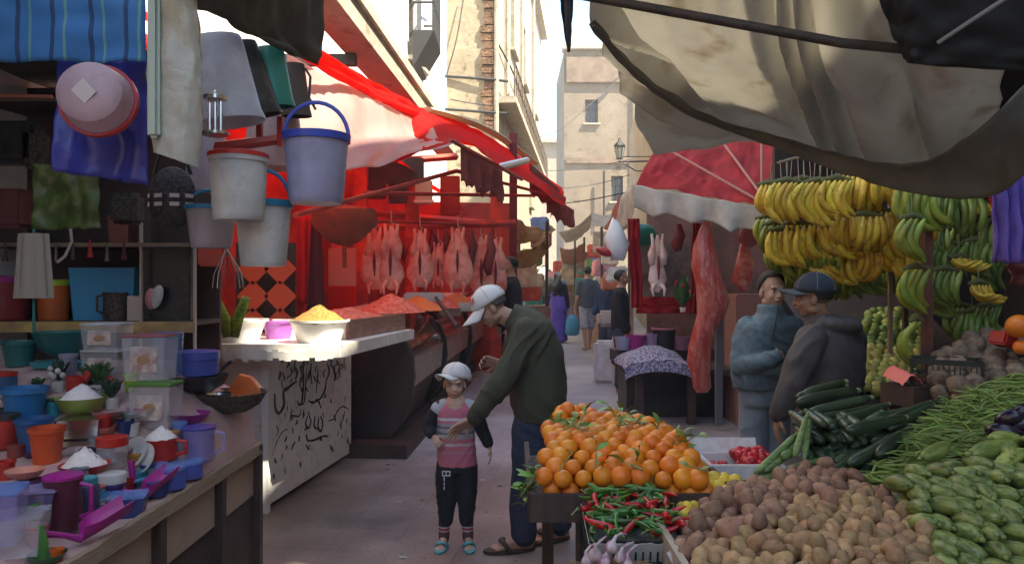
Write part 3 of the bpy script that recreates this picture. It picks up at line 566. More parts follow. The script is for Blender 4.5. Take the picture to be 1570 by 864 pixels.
# refrigerated display counters
def display_case(a, b, label, kk):
    """a,b : aisle-edge ground points (x,y)"""
    a = Vector((a[0], a[1], ground_z(a[1]))); b = Vector((b[0], b[1], ground_z(b[1]))); d = (b - a).normalized(); n = Vector((-d.y, d.x, 0)).normalized()   # n points to -x (behind)
    t = thing('display_counter', label, 'counter', (a + b) / 2, 'refrigerated counters along the butchers row')
    def ext(prof, p, q, name, m, cap=True, parent=t):
        mb = MB(); k = len(prof); A_ = [p + n * u + Vector((0, 0, v)) for u, v in prof]; B_ = [q + n * u + Vector((0, 0, v)) for u, v in prof]
        fs = [(i, (i + 1) % k, k + (i + 1) % k, k + i) for i in range(k)]
        if cap: fs += [tuple(range(k)), tuple(range(2 * k - 1, k - 1, -1))]
        mb.add(A_ + B_, fs); return mb.build(name, m, parent, ang=50)
    ext([(.10, 0), (.85, 0), (.85, .16), (.10, .16)], a, b, 'plinth', M_dark)
    ext([(.16, .16), (.85, .16), (.85, .78), (-.02, .78), (.02, .55), (.12, .3)], a + d * .09, b - d * .03, 'body', M_brn)
    ext([(-.05, .62), (-.02, .62), (-.02, .88), (-.07, .88)], a + d * .09, b - d * .03, 'front_panel', M_steel)
    ext([(-.045, .60), (-.02, .60), (-.02, .615), (-.045, .615)], a + d * .09, b - d * .03, 'trim', mat('bronze_trim', (.6, .38, .2), r=.3, metal=.8))
    ext([(-.04, .90), (.80, 1.02), (.80, 1.0), (-.04, .86)], a + d * .1, b - d * .04, 'shelf', M_steel)
    ext([(-.06, .90), (-.05, .90), (.05, 1.18), (.25, 1.32), (.26, 1.30), (.06, 1.17)], a + d * .1, b - d * .04, 'glass_front', M_glass)
    ext([(.22, 1.29), (.85, 1.29), (.85, 1.33), (.22, 1.33)], a + d * .09, b - d * .03, 'top_board', mat('cream_top', (.7, .6, .5), r=.4))
    # rounded end panel
    prof = [(.02, .16)] + [(-.12 + .14 * (1 - math.sin(t_)), .62 + .42 * math.sin(t_ * 1.0) - .3 * (1 - math.sin(t_)) ) for t_ in np.linspace(.1, 1.45, 5)]
    prof = [(.14, .14), (.02, .30), (-.06, .5), (-.09, .72), (-.07, .92), (.0, 1.08), (.12, 1.16), (.88, 1.2), (.88, .14)]
    ext(prof, a, a + d * .08, 'end_panel', M_dark)
    random.seed(kk)
    for i in range(int((b - a).length / .16)):
        for j in range(3):
            q = a + d * (.2 + i * .16) + n * (.1 + j * .2); q.z += .96 + j * .03
            mb = MB(); mb.ell(q, (random.uniform(.05, .09), random.uniform(.05, .08), random.uniform(.025, .05)), 8, 6, Euler((0, 0, random.uniform(0, 3))).to_matrix())
            o = mb.build('meat_cut', M_meat, label='raw cut of meat in the glass counter ' + ['nearest the calligraphy counter', 'behind the bending man', 'furthest along the row'][kk], cat='meat', group='cuts of meat in the display counters')
display_case((-1.02, 7.15), (-.88, 8.9), 'nearest refrigerated meat counter with dark rounded end panel', 0)
display_case((-.87, 9.0), (-.70, 11.0), 'second refrigerated meat counter behind the child and bending man', 1)
display_case((-.68, 11.1), (-.50, 13.0), 'furthest refrigerated meat counter at the end of the butchers row', 2)
mb = MB(); wall_slab(mb, (-.97, 6.9), (-.62, 11.5), 0, .13, .55); mb.build('step', M_brn, label='low dark wooden step in front of the meat counters', cat='step', smooth=False)
for k, (y_, wd, px) in enumerate(((455, 60, 650), (470, 30, 715), (478, 40, 690))):
    mb = MB(); p = P(px, y_, 8.2 + k * .7); mb.box(p, (wd / F * 8.2, .25, .1), (0, 0, .1), bev=.02); mb.build('meat_tray', mat('steel_tray', (.5, .45, .4), r=.35, metal=.7), label=['pale steel tray on top of the nearest meat counter', 'small steel tray behind the white cap', 'middle steel tray on the meat counter'][k], cat='tray')
for k, (px, py, d_, w_, h_, m_, lb_) in enumerate(((600, 476, 7.4, .34, .13, M_mince, 'orange red heap of minced meat behind the wooden tray'), (640, 462, 8.0, .30, .10, mat('orange_paste', (.72, .22, .05), r=.5, bs=40, bd=.8), 'orange heap on the counter top behind the steel tray'), (672, 458, 8.8, .28, .10, M_meat, 'dark red heap of meat behind the wooden mallet'), (700, 462, 9.5, .3, .12, mat('orange_paste', (.72, .22, .05)), 'second orange heap further along the counter top'), (735, 470, 10.4, .3, .12, M_mince, 'minced meat heap near the dark haired man'))):
    q = P(px, py, d_); q.z = 1.335; heap(q, w_, h_ + .05, m_, lb_, 'meat', 'meat_heap', seed=k)
mb = MB(); mb.tube([P(668, 455, 7.6), P(684, 478, 7.5), P(700, 500, 7.4)], [.018, .022, .03], 8); mb.build('wooden_mallet', M_brn, label='brown wooden handle leaning on the meat counter', cat='tool')

# ================================================================ CALLIGRAPHY COUNTER + SLAB
cc = thing('calligraphy_counter', 'white painted counter with black brush calligraphy and leaves along its side', 'counter', (-1.9, 5.9, 0))
M_wpaint = mat('white_paint', (.82, .79, .75), r=.7, ns=4, c2=(.72, .67, .62), nd=(.4, .7), ns2=12, c3=(.60, .53, .46), rand=False)
ca, cb = Vector((-1.72, 5.29, 0)), Vector((-1.50, 7.0, 0)); cd = (cb - ca).normalized(); cn = Vector((-cd.y, cd.x, 0))
mb = MB()
mb.hexa([Vector((*(ca + cn * u + cd * s).xy, .05)) for u, s in ((0, 0), (0, 1.72), (.03, 1.72), (.03, 0))], [Vector((*(ca + cn * u + cd * s).xy, 1.12)) for u, s in ((0, 0), (0, 1.72), (.03, 1.72), (.03, 0))]); mb.build('side_board', M_wpaint, cc, smooth=False)
mb = MB(); mb.box((-2.12, 5.31, .56), (.78, .03, 1.12)); mb.build('front_board', M_wpaint, cc, smooth=False)
mb = MB(); mb.box((-1.735, 5.285, .56), (.05, .05, 1.12)); mb.build('corner_post', mat('sun_strip_white', (.8, .78, .74), r=.6), cc, smooth=False)  # clean white on the post stands in for a strip of sunlight
mb = MB(); mb.hexa([Vector((*(ca + cn * u + cd * s).xy, .0)) for u, s in ((.1, .1), (.1, 1.7), (.6, 1.7), (.6, .1))], [Vector((*(ca + cn * u + cd * s).xy, 1.1)) for u, s in ((.1, .1), (.1, 1.7), (.6, 1.7), (.6, .1))]); mb.build('carcase', M_brn, cc, smooth=False)
# calligraphy strokes, traced by pixel on the plane of the side board
M_ink = mat('black_ink', (.03, .04, .035), r=.7, ns=30, c2=(.12, .12, .10))
M_ink2 = mat('faded_green_ink', (.09, .11, .075), r=.8, ns=20, c2=(.2, .2, .16))
pn = -cn
def on_board(px, py):
    r = P(px, py, 1) - Vector((0, 0, CH)); r_ = Vector((r.x, 1, r.z)); t_ = (ca.x * pn.x + ca.y * pn.y) / (r_.x * pn.x + r_.y * pn.y); q = Vector((0, 0, CH)) + r_ * t_; return q + pn * .004
def stroke(pts, wd, m='black'):
    pts = [on_board(400 + x * 160 / 553, 530 + y * 250 / 864) for x, y in pts]; c_ = [Vector(q) for q in catmull([tuple(q) for q in pts], max(6, 5 * len(pts)))]
    mb = MB(); k = len(c_); vs = []
    for i, q in enumerate(c_):
        t_ = (c_[min(i + 1, k - 1)] - c_[max(0, i - 1)]).normalized(); s_ = t_.cross(pn).normalized(); ww = wd * (.35 + .65 * math.sin(math.pi * (.1 + .85 * i / (k - 1)))) * (.75 + .5 * abs(t_.z))
        vs += [q + s_ * ww, q - s_ * ww]
    mb.add(vs, [(2 * i, 2 * i + 1, 2 * i + 3, 2 * i + 2) for i in range(k - 1)])
    return mb
allk = MB(); allk2 = MB()
K = [([(70, 250), (75, 330), (95, 355), (120, 310), (118, 240), (150, 215), (190, 185)], .016), ([(125, 240), (160, 205), (185, 190)], .014), ([(222, 70), (224, 180), (215, 290), (200, 310), (190, 290)], .013), ([(200, 310), (225, 300), (232, 240), (240, 120)], .011),
     ([(345, 190), (335, 240), (310, 280), (285, 285)], .013), ([(250, 290), (275, 300), (300, 290), (318, 330)], .012), ([(245, 370), (235, 410), (250, 435), (262, 400), (252, 365)], .012), ([(285, 370), (280, 420), (295, 440)], .012), ([(305, 375), (300, 430), (318, 448), (325, 400), (312, 370)], .014), ([(355, 395), (385, 385), (400, 350), (430, 320), (465, 335)], .009),
     ([(240, 500), (270, 500), (300, 490), (335, 475), (355, 480)], .013), ([(235, 520), (250, 545), (255, 520)], .01), ([(65, 550), (85, 500), (110, 455), (140, 440)], .006), ([(80, 420), (90, 450), (75, 480)], .006), ([(150, 400), (160, 370), (200, 370), (210, 330)], .009), ([(155, 350), (165, 395)], .01), ([(380, 120), (395, 160), (385, 185)], .016), ([(410, 90), (415, 120), (400, 150)], .012), ([(350, 90), (360, 140), (340, 190)], .011), ([(265, 90), (262, 150), (268, 200)], .013), ([(300, 120), (296, 180), (290, 250)], .009), ([(175, 110), (190, 140), (180, 180)], .016)]
for pts, wd in K: q = stroke(pts, wd); allk.add(q.v, q.f)
random.seed(8)
for k in range(34):   # green-grey foliage brush marks near the top
    x = random.uniform(75, 440); y = random.uniform(60, 190) * (1 - .25 * x / 440); l = random.uniform(20, 60); q = stroke([(x, y), (x + random.uniform(-12, 12), y + l * .5), (x + random.uniform(-14, 14), y + l)], random.uniform(.006, .014)); allk2.add(q.v, q.f)
for k in range(46):   # scattered small leaves
    x = random.uniform(70, 500); y = random.uniform(200, 690 - .45 * max(0, x - 60)); q = stroke([(x, y), (x + random.uniform(-6, 6), y + 12), (x + random.uniform(-10, 10), y + random.uniform(20, 34))], random.uniform(.006, .013)); (allk if k % 3 else allk2).add(q.v, q.f)
allk.build('calligraphy', M_ink, cc, smooth=False); allk2.build('leaf_painting', M_ink2, cc, smooth=False)
# slab and its goods
M_slab = mat('white_laminate', (.80, .78, .73), r=.45, ns=5, c2=(.68, .64, .58), ns2=16, c3=(.5, .45, .4), rand=False)
mb = MB(); sz = 1.205
mb.hexa([Vector(q) for q in ((-2.2, 5.02, sz - .085), (-1.13, 5.0, sz - .085), (-.88, 6.75, sz - .085), (-2.2, 6.75, sz - .085))], [Vector(q) for q in ((-2.2, 5.02, sz), (-1.13, 5.0, sz), (-.88, 6.75, sz), (-2.2, 6.75, sz))])
slab = thing('counter_slab', 'thick chipped white slab laid across the top of the calligraphy counter', 'slab', (-1.6, 5.6, sz - .085)); mb.build('slab_top', M_slab, slab, smooth=False)
mb = MB(); random.seed(3)
for k in range(26): x = -2.18 + k * .0405; mb.box((x, 4.995, sz - .055 - random.uniform(0, .03)), (.04, .012, .06))
mb.build('chipped_edge', M_slab, slab, smooth=False)
M_basin = mat('white_enamel', (.78, .76, .73), r=.3)
def basin(c, r, h, m, label, cat='basin', name='basin', n=28, rb=.72):
    t = thing(name, label, cat, c); mb = MB(); mb.lathe([(r * rb, .0), (r * .95, h * .86), (r * .99, h * .96), (r * 1.04, h), (r * 1.04, h * .97 + .004), (r * .96, h * .9), (r * (rb - .03), .012), (0.001, .012)], n, c); mb.build('bowl', m, t)
    mb = MB(); mb.lathe([(r * 1.0, h - .008), (r * 1.055, h - .008), (r * 1.06, h + .006), (r * 1.0, h + .006)], n, c, capb=False); mb.build('rim', m, t); return t
q = Vector(((362 - CX) / F * 5.3, 5.3, sz)); basin(q, .21, .15, M_basin, 'wide white basin on the slab behind the green gloves')
q2 = Vector(((489 - CX) / F * 5.22, 5.22, sz)); basin(q2, .20, .15, M_basin, 'wide white basin full of golden grain at the slab edge')
M_grain = mat('golden_grain', (.42, .24, .05), r=.8, ns=70, c2=(.26, .13, .03), bs=140, bd=1, bdist=.01)
heap(q2 + Vector((0, 0, .135)), .195, .12, M_grain, 'heap of golden grain in the white basin', 'grain', 'grain_heap')
q = P(428, 512, 5.55); q.z = sz; basin(q, .12, .13, mat('violet_plastic', (.35, .10, .42), r=.35), 'violet plastic basin between the two white basins')
# tray with red goods
ty = thing('wooden_tray', 'long wooden tray of red meat hanging over the aisle beside the grain', 'tray', (-1.15, 5.7, sz))
ta, tb = Vector((-1.19, 5.45, sz + .003)), Vector((-.95, 6.68, sz + .003)); td = (tb - ta).normalized(); tn = Vector((-td.y, td.x, 0)); M_tw = mat('tray_wood', (.38, .2, .14), r=.5, ns=8, nscale=(1, 1, 6), c2=(.25, .12, .09))
def side(p, q, th, h, nm, m=M_tw):
    mb = MB(); d_ = (q - p).normalized(); n_ = Vector((-d_.y, d_.x, 0)) * th; mb.hexa([p, q, q + n_, p + n_], [v + Vector((0, 0, h)) for v in (p, q, q + n_, p + n_)]); mb.build(nm, m, ty, smooth=False)
side(ta, tb, .02, .14, 'tray_side'); side(ta + tn * .6, tb + tn * .6, .02, .14, 'tray_side'); side(ta + tn * .021 + td * .001, ta + tn * .599 + td * .001, -.02, .14, 'tray_end', M_slab); side(tb + tn * .021, tb + tn * .599, .02, .14, 'tray_end')
side(ta + tn * .022 + td * .03, tb + tn * .022 - td * .03, .57, .02, 'tray_bottom')
mb = MB(); G = []
for i in range(24):
    u = i / 23; G.append([ta + td * (.03 + u * 1.18) + tn * (.03 + v * .55) + Vector((0, 0, .10 + .10 * math.sin(math.pi * u) * math.sin(math.pi * v) + .03 * nz(u * 9, v * 6) + .012 * nz(u * 30, v * 20))) for v in np.linspace(0, 1, 16)])
mb.sheet(G); mb.build('meat_heap', M_mince, label='low heap of red minced meat filling the wooden tray', cat='meat', ang=180)
# ================================================================ PLASTICS STALL (left foreground)
def sst(t): t = max(0, min(1, t)); return t * t * (3 - 2 * t)
def HT(x, y): return .755 + .16 * sst((-1.44 - x) / .28) + .29 * sst((y - 2.85) / .95) * sst((-1.35 - x) / .07)
def PT(px, py):
    d = 1.3
    while d < 4.1:
        p = P(px, py, d)
        if p.z <= HT(p.x, p.y): break
        d += .01
    return p
def pl(name, c, trans=.2, r=.35): return mat('plastic_' + name, c, r=r, trans=trans, ns=7, c2=tuple(x * .8 + .02 for x in c), ns2=22, c3=tuple(x * .7 + .05 for x in c), bs=18, bd=.12, bdist=.01)
def clear(name, c, a=.4): return mat('clear_' + name, c, r=.12, alpha=a)
st = thing('market_table', 'long cloth covered stall table loaded with plastic household goods', 'table', (-1.9, 2.6, 0))
M_pinkcloth = mat('pink_oilcloth', (.52, .36, .33), r=.5, ns=3, c2=(.42, .26, .26), bs=12, bd=.4, rand=False)
mb = MB(); mb.sheet([[(x, y, HT(x, y)) for x in np.linspace(-3.3, -1.352, 46)] for y in np.linspace(1.1, 3.97, 50)]); mb.build('tabletop', M_pinkcloth, st)
mb = MB(); mb.sheet([[(x, 3.972, HT(x, 3.97) * k) for x in np.linspace(-3.3, -1.352, 30)] for k in (1, 0)]); mb.build('end_cloth', M_pinkcloth, st)
M_board = mat('worn_board', (.30, .22, .15), r=.85, ns=3, nscale=(8, .8, 8), c2=(.26, .18, .12), ns2=9, c3=(.2, .13, .09), bs=30, bd=.5, rand=False)
M_beigep = mat('beige_panel', (.36, .27, .20), r=.85, ns=2.5, c2=(.28, .2, .15), rand=False)
M_dkwood = mat('dark_wood', (.075, .045, .035), r=.7, ns=6, nscale=(6, 6, 1), c2=(.045, .03, .025), bs=20, bd=.4, rand=False)
mb = MB(); G = []
for y in np.linspace(1.0, 3.98, 70): G.append([(-1.35 + .012 * nz(y * 5), y, .77 + .008 * nz(y * 14)), (-1.325, y, .768 + .006 * nz(y * 14)), (-1.318, y, .715 + .008 * nz(y * 9, 4)), (-1.352, y, .70)])
mb.sheet(G); mb.build('edge_board', M_board, st, ang=30)
for k in range(5):
    y0 = 1.05 + k * .6; mb = MB(); mb.box((-1.36, y0 + .3, .60), (.012, .53, .19)); mb.build('side_panel', M_beigep, st, smooth=False)
    mb = MB(); mb.box((-1.345, y0, .36), (.045, .05, .72)); mb.build('leg', M_dkwood, st, smooth=False)
mb = MB(); mb.box((-1.345, 3.95, .38), (.05, .05, .76)); mb.build('leg', M_dkwood, st, smooth=False)
mb = MB(); mb.sheet([[(-1.37 - .012 * math.sin(y * 14) * (1 - z / .5) - .006 * nz(y * 20), y, z) for z in (.5, .35, .18, .01)] for y in np.linspace(1.0, 3.97, 80)]); mb.build('skirt', mat('brown_skirt', (.055, .035, .033), r=.9, ns=4, c2=(.075, .05, .045)), st)
mb = MB(); mb.sheet([[(x, 3.985, z) for z in (.75, .02)] for x in (-1.37, -2.2)]); mb.build('skirt_end', mat('brown_skirt', (.055, .035, .033)), st)

# shelving
su = thing('shelving', 'dark wooden shelving behind the plastics table with light edged boards', 'shelves', (-2.5, 4.4, 0))
M_edge = mat('yellow_edge', (.62, .42, .14), r=.6, ns=6, nscale=(1, 1, 1), c2=(.35, .22, .1), rand=False)
def zpy(py, d): return CH - (py - HY) / F * d
for py in (492, 372, 150): mb = MB(); z = zpy(py, 4.2); mb.box((-2.55, 4.37, z - .012), (1.56, .36, .024)); mb.build('shelf', M_dkwood, su, smooth=False); mb = MB(); mb.box((-2.55, 4.185, z - .012 - (.02 if py == 492 else 0)), (1.56, .012, .06 if py == 492 else .022)); mb.build('shelf_edge', M_edge if py == 492 else M_board, su, smooth=False)
for px in (218, 300): mb = MB(); x = (px - CX) / F * 4.2; mb.box((x, 4.19, 1.45), (.012, .02, 1.0)); mb.build('upright', mat('grey_upright', (.45, .38, .34), r=.5), su, smooth=False)
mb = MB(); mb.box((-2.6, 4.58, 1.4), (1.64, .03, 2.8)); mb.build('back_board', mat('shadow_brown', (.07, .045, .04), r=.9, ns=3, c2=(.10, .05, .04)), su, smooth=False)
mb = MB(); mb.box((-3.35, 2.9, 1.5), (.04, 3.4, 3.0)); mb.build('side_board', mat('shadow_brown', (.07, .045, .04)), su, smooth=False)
mb = MB(); mb.sheet(patch([[(-3.4, .9, 3.0), (-2.7, .9, 2.95), (-1.95, 1, 3.0)], [(-3.4, 2.8, 2.9), (-2.7, 2.8, 2.85), (-2.0, 2.8, 2.95)], [(-3.4, 4.8, 2.9), (-2.7, 4.8, 2.85), (-2.05, 4.7, 2.9)]], 20, 20, cr(5, 2)), .01); mb.build('stall_roof', M_olive, label='dark olive cloth roof stretched over the plastics stall', cat='tarpaulin', ang=180)

# --- container makers (c = base centre)
def g_cup(c, r, h, m, label, name='cup', cat='cup', taper=.75, rimm=None, tilt=None):
    t = thing(name, label, cat, c); mb = MB(); Mx = Euler(tilt).to_matrix() if tilt else None
    mb.lathe([(r * taper, 0), (r * .97, h * .94), (r * 1.04, h), (r * .98, h), (r * (taper - .05), .01), (.001, .01)], 22, c, Mx); mb.build('cup_body', m, t)
    mb = MB(); mb.lathe([(r, h * .86), (r * 1.05, h * .87), (r * 1.06, h), (r, h)], 22, c, Mx, capb=False); mb.build('rim', rimm or m, t); return t
def g_bowl(c, r, h, m, label, name='bowl', cat='bowl', fill=None, fh=.0, tilt=None):
    t = thing(name, label, cat, c); mb = MB(); Mx = Euler(tilt).to_matrix() if tilt else None
    mb.lathe([(r * .45, 0), (r * .8, h * .35), (r * .97, h * .85), (r * 1.03, h), (r * .98, h), (r * .75, h * .38), (r * .4, .01), (.001, .01)], 26, c, Mx); mb.build('bowl_body', m, t)
    if fill:
        heap(c + Vector((0, 0, h * .8)), r * .9, fh, fill, label.replace('bowl', 'bowl').split(' holding')[0].split(' with')[0] + ' filling heap', 'powder', 'powder_heap', seed=c.x * 9)
    return t
def g_jar(c, r, h, m, lidm, label, name='jar', cat='jar', lh=.18, neck=1.0, lr=1.04):
    t = thing(name, label, cat, c); mb = MB(); mb.lathe([(r * .9, 0), (r, h * .06), (r, h * (1 - lh) - .01), (r * neck, h * (1 - lh))], 22, c, capt=True); mb.build('jar_body', m, t)
    mb = MB(); mb.lathe([(r * neck * lr, h * (1 - lh) + .001), (r * neck * lr, h * .98), (r * neck * lr * .9, h), (.001, h)], 22, c); mb.build('lid', lidm, t); return t
def g_box(c, w_, d_, h, m, lidm, label, name='storage_box', cat='box', rz=0, lidh=.02, sticker=None, handle=None):
    t = thing(name, label, cat, c); E = Euler((0, 0, rz)).to_matrix(); mb = MB()
    b = [c + E @ Vector(q) for q in ((-w_ * .44, -d_ * .44, 0), (w_ * .44, -d_ * .44, 0), (w_ * .44, d_ * .44, 0), (-w_ * .44, d_ * .44, 0))]; u = [c + E @ Vector((sx * w_ / 2, sy * d_ / 2, h)) for sx, sy in ((-1, -1), (1, -1), (1, 1), (-1, 1))]
    mb.hexa(b, u); mb.build('box_body', m, t, ang=20)
    if lidm: mb = MB(); mb.box(c + Vector((0, 0, h + lidh / 2 + .001)), (w_ * 1.05, d_ * 1.05, lidh), (0, 0, rz), bev=min(.006, lidh * .4)); mb.build('lid', lidm, t)
    if sticker:
        mb = MB(); mb.box(c + E @ Vector((0, -d_ * .475, h * .5)), (w_ * .62, .004, h * .6), (R(-4), 0, rz)); s_ = mb.build('sticker', sticker, t)
        mb = MB(); mb.ell(c + E @ Vector((0, -d_ * .483, h * .45)), (w_ * .18, .003, h * .16), 12, 6); mb.build('picture', mat('sticker_food', (.35, .2, .1), r=.6), s_)
    if handle: mb = MB(); mb.tube([c + E @ Vector((-w_ * .3, 0, h + lidh)), c + E @ Vector((-w_ * .15, 0, h + lidh + .05)), c + E @ Vector((w_ * .15, 0, h + lidh + .05)), c + E @ Vector((w_ * .3, 0, h + lidh))], .006, 6); mb.build('handle', handle, t)
    return t
def g_jug(c, r, h, m, label, hm=None, lidm=None, name='jug', cat='jug', side=1):
    t = thing(name, label, cat, c); mb = MB(); mb.lathe([(r * .85, 0), (r, h * .1), (r * .95, h * .8), (r * 1.05, h), (r * .99, h), (r * .9, h * .8), (r * .8, .012), (.001, .012)], 20, c); mb.build('jug_body', m, t)
    mb = MB(); s = side; mb.tube([c + Vector((s * r * .95, 0, h * .9)), c + Vector((s * r * 1.6, 0, h * .85)), c + Vector((s * r * 1.6, 0, h * .35)), c + Vector((s * r * .98, 0, h * .25))], .008, 7); mb.build('handle', hm or m, t)
    if lidm: mb = MB(); mb.lathe([(r * 1.06, h + .001), (r * 1.06, h * 1.06), (r * .4, h * 1.12), (.001, h * 1.12)], 20, c); mb.build('lid', lidm, t)
    return t
def g_bucket(c, r, h, m, label, rimm=None, handm=None, lidm=None, hup=True, taper=.78, group=None, name='bucket', ribs=0, hh=1.0):
    """c = base centre"""
    t = thing(name, label, 'bucket', c, group); mb = MB(); prof = [(r * taper * .96, 0), (r * taper, .01)]
    for k in range(1, 12): u = k / 12; prof.append((r * (taper + (1 - taper) * u) * (1 + (.015 if ribs and k % 2 else 0)), h * u))
    prof += [(r, h), (r * .97, h), (r * taper * .95, .02), (.001, .02)]; mb.lathe(prof, 32, c); mb.build('bucket_body', m, t)
    mb = MB(); mb.lathe([(r * .99, h * .90), (r * 1.05, h * .90), (r * 1.07, h * 1.005), (r * .99, h * 1.005)], 32, c, capb=False); mb.build('rim', rimm or m, t)
    if lidm: mb = MB(); mb.lathe([(r * 1.08, h * .97), (r * 1.08, h * 1.03), (r * .9, h * 1.06), (.001, h * 1.06)], 32, c); mb.build('lid', lidm, t)
    if handm:
        mb = MB(); pts = [c + Vector((r * 1.03 * math.cos(a) * (1 if hup else 1), -.01, h * .95 + (r * 1.25 * hh * math.sin(a) if hup else -r * .55 * math.sin(a)))) for a in np.linspace(0, math.pi, 16)]; mb.tube(pts, .009 if hup else .007, 8, flat=.6); mb.build('handle', handm, t)
    return t
def g_scoop(p, L, w_, m, label, ang=0, tip=.2):
    t = thing('scoop', label, 'scoop', p); E = Euler((0, 0, ang)).to_matrix(); mb = MB(); G = []
    for v in np.linspace(0, 1, 9): G.append([p + E @ Vector((u * w_ * (1 if v > .25 else .4 + 2.4 * v), v * L * .6, .02 + .05 * (abs(u) * 2) ** 2 + tip * v * .3)) for u in np.linspace(-.5, .5, 9)])
    mb.sheet(G, .003); mb.build('blade', m, t)
    mb = MB(); mb.tube([p + E @ Vector((0, 0, .025)), p + E @ Vector((0, -L * .2, .05)), p + E @ Vector((0, -L * .45, .07))], [.012, .009, .011], 8); mb.build('handle', m, t); return t
Mx_red = pl('red', (.60, .03, .02)); Mx_or = pl('orange_red', (.75, .10, .02)); Mx_blue = pl('blue', (.03, .22, .55)); Mx_nblue = pl('navy', (.04, .06, .25)); Mx_peri = pl('periwinkle', (.10, .14, .55)); Mx_teal = pl('teal', (.01, .16, .16), .1); Mx_turq = pl('turquoise', (.05, .35, .42))
Mx_mag = pl('magenta', (.45, .02, .28)); Mx_maroon = pl('maroon', (.10, .012, .03), .05); Mx_white = pl('white', (.84, .83, .80), .4); Mx_green = pl('green', (.08, .30, .04)); Mx_lime = pl('lime', (.55, .75, .05)); Mx_pink = pl('pink', (.65, .25, .30)); Mx_black = pl('black', (.015, .015, .017), 0); Mx_lav = pl('lavender', (.50, .49, .66), .35); Mx_orange = pl('orange', (.80, .18, .03), .3); Mx_violet = pl('violet', (.35, .08, .55))
Cl_w = clear('white', (.70, .70, .74), .30); Cl_b = clear('blue', (.20, .35, .75), .42); Cl_v = clear('violet', (.35, .3, .65), .42)
M_powder = mat('white_powder', (.75, .68, .66), r=.95, bs=60, bd=.4)
M_stick = mat('sticker_paper', (.6, .5, .42), r=.6, ns=18, c2=(.35, .2, .2))
M_chrome = mat('stainless', (.62, .6, .58), r=.22, metal=1)
M_bwoven = mat('black_woven', (.035, .028, .025), r=.8, ns=60, c2=(.12, .09, .07), bs=70, bd=1, bdist=.006)
def sz_(px, py, wpx): d = PT(px, py).y; return wpx / F * d
def it(f, px, py, wpx, hpx, *a, **k):
    p = PT(px, py); s = p.y / F; return f(p, wpx / 2 * s, hpx * s, *a, **k)
it(g_cup, 72, 708, 50, 54, Mx_or, 'tall orange red tumbler at the left of the plastics table')
it(g_cup, 38, 655, 62, 62, Mx_blue, 'big bright blue basin with red things piled above it', name='basin', cat='basin')
it(g_cup, 52, 690, 52, 50, pl('deep_blue', (.02, .12, .34)), 'deep blue tub wedged below the bright blue basin', name='tub', cat='tub')
it(g_jar, 8, 685, 40, 52, Mx_red, Mx_black, 'red jar with black lid at the left frame edge')
it(g_jar, 2, 600, 42, 30, pl('dusk_blue', (.05, .12, .25)), Mx_red, 'blue jar with wide red lid at the left frame edge')
it(g_bowl, 125, 636, 72, 28, pl('olive_lime', (.32, .38, .06)), 'olive green bowl with a peak of white powder', fill=M_powder, fh=.07)
it(g_bowl, 130, 728, 70, 18, Mx_red, 'red bowl with a peak of white powder in front of the jar', fill=M_powder, fh=.07)
it(g_jug, 247, 705, 48, 34, Mx_red, 'red measuring jug heaped with white powder')
p = PT(247, 705); heap(p + Vector((0, 0, .095)), .062, .05, M_powder, 'white powder peak above the red measuring jug', 'powder', 'powder_heap')
for k, (x, y, w_, h, rz) in enumerate(((125, 668, 62, 28, .2), (128, 688, 78, 10, .25))):
    p = PT(x, y); s = p.y / F; g_box(p, w_ * s, w_ * s * .7, h * s, M_chrome, None, ['square stainless steel box behind the white powder bowl', 'flat stainless baking tray beside the orange tumbler'][k], 'steel_box', 'box', rz)
it(g_bowl, 195, 652, 46, 14, M_chrome, 'small shiny stainless bowl in the middle of the table')
it(g_bowl, 215, 648, 56, 24, Cl_w, 'clear crumpled plastic bowl behind the red measuring jug')
it(g_bowl, 168, 640, 52, 12, Mx_pink, 'shallow pink dish behind the stainless bowl')
it(g_jar, 172, 718, 44, 50, Cl_w, Mx_red, 'clear jar with red screw lid', lh=.28)
# tilted plates
p = PT(222, 728); t = thing('plate', 'white plate leaning on its edge among the jars', 'plate', p); mb = MB(); E = Euler((R(62), 0, R(-25))).to_matrix(); rr = .068
mb.lathe([(rr * .5, 0), (rr * .62, .006), (rr, .02), (rr * 1.0, .024), (rr * .6, .011), (.001, .008)], 30, p + Vector((0, 0, rr * .9)), E); mb.build('plate_body', Mx_white, t)
p = PT(205, 722); t = thing('plate', 'second white plate tucked behind the leaning one', 'plate', p); mb = MB(); mb.lathe([(rr * .5, 0), (rr * .62, .006), (rr, .02), (rr * 1.0, .024), (rr * .6, .011), (.001, .008)], 30, p + Vector((0, .03, rr * .95)), E); mb.build('plate_body', Mx_white, t)
it(g_jar, 262, 748, 42, 36, Mx_peri, Cl_b, 'round periwinkle blue jar near the board edge')
it(g_jar, 289, 732, 42, 28, Mx_peri, Cl_b, 'low blue tub with clear lid beside the blue scoop')
it(g_jug, 305, 706, 48, 50, Cl_v, 'clear violet blue jug with dark blue lid at the far table corner', lidm=pl('indigo', (.07, .07, .4)), side=1)
it(g_jug, 97, 812, 54, 80, Mx_maroon, 'dark maroon tall jug with magenta lid', hm=Mx_mag, lidm=Mx_mag)
it(g_jar, 133, 788, 36, 58, pl('smoke_blue', (.05, .05, .12), .1), Mx_turq, 'dark bottle with turquoise cap', neck=.8)
it(g_jar, 171, 764, 40, 40, Cl_w, Mx_white, 'clear jar with ribbed white lid', lh=.4)
it(g_box, 190, 790, 62, 30, Mx_nblue, Cl_b, 'navy blue box with clear blue lid behind the magenta scoop', lidh=.008) if 0 else None
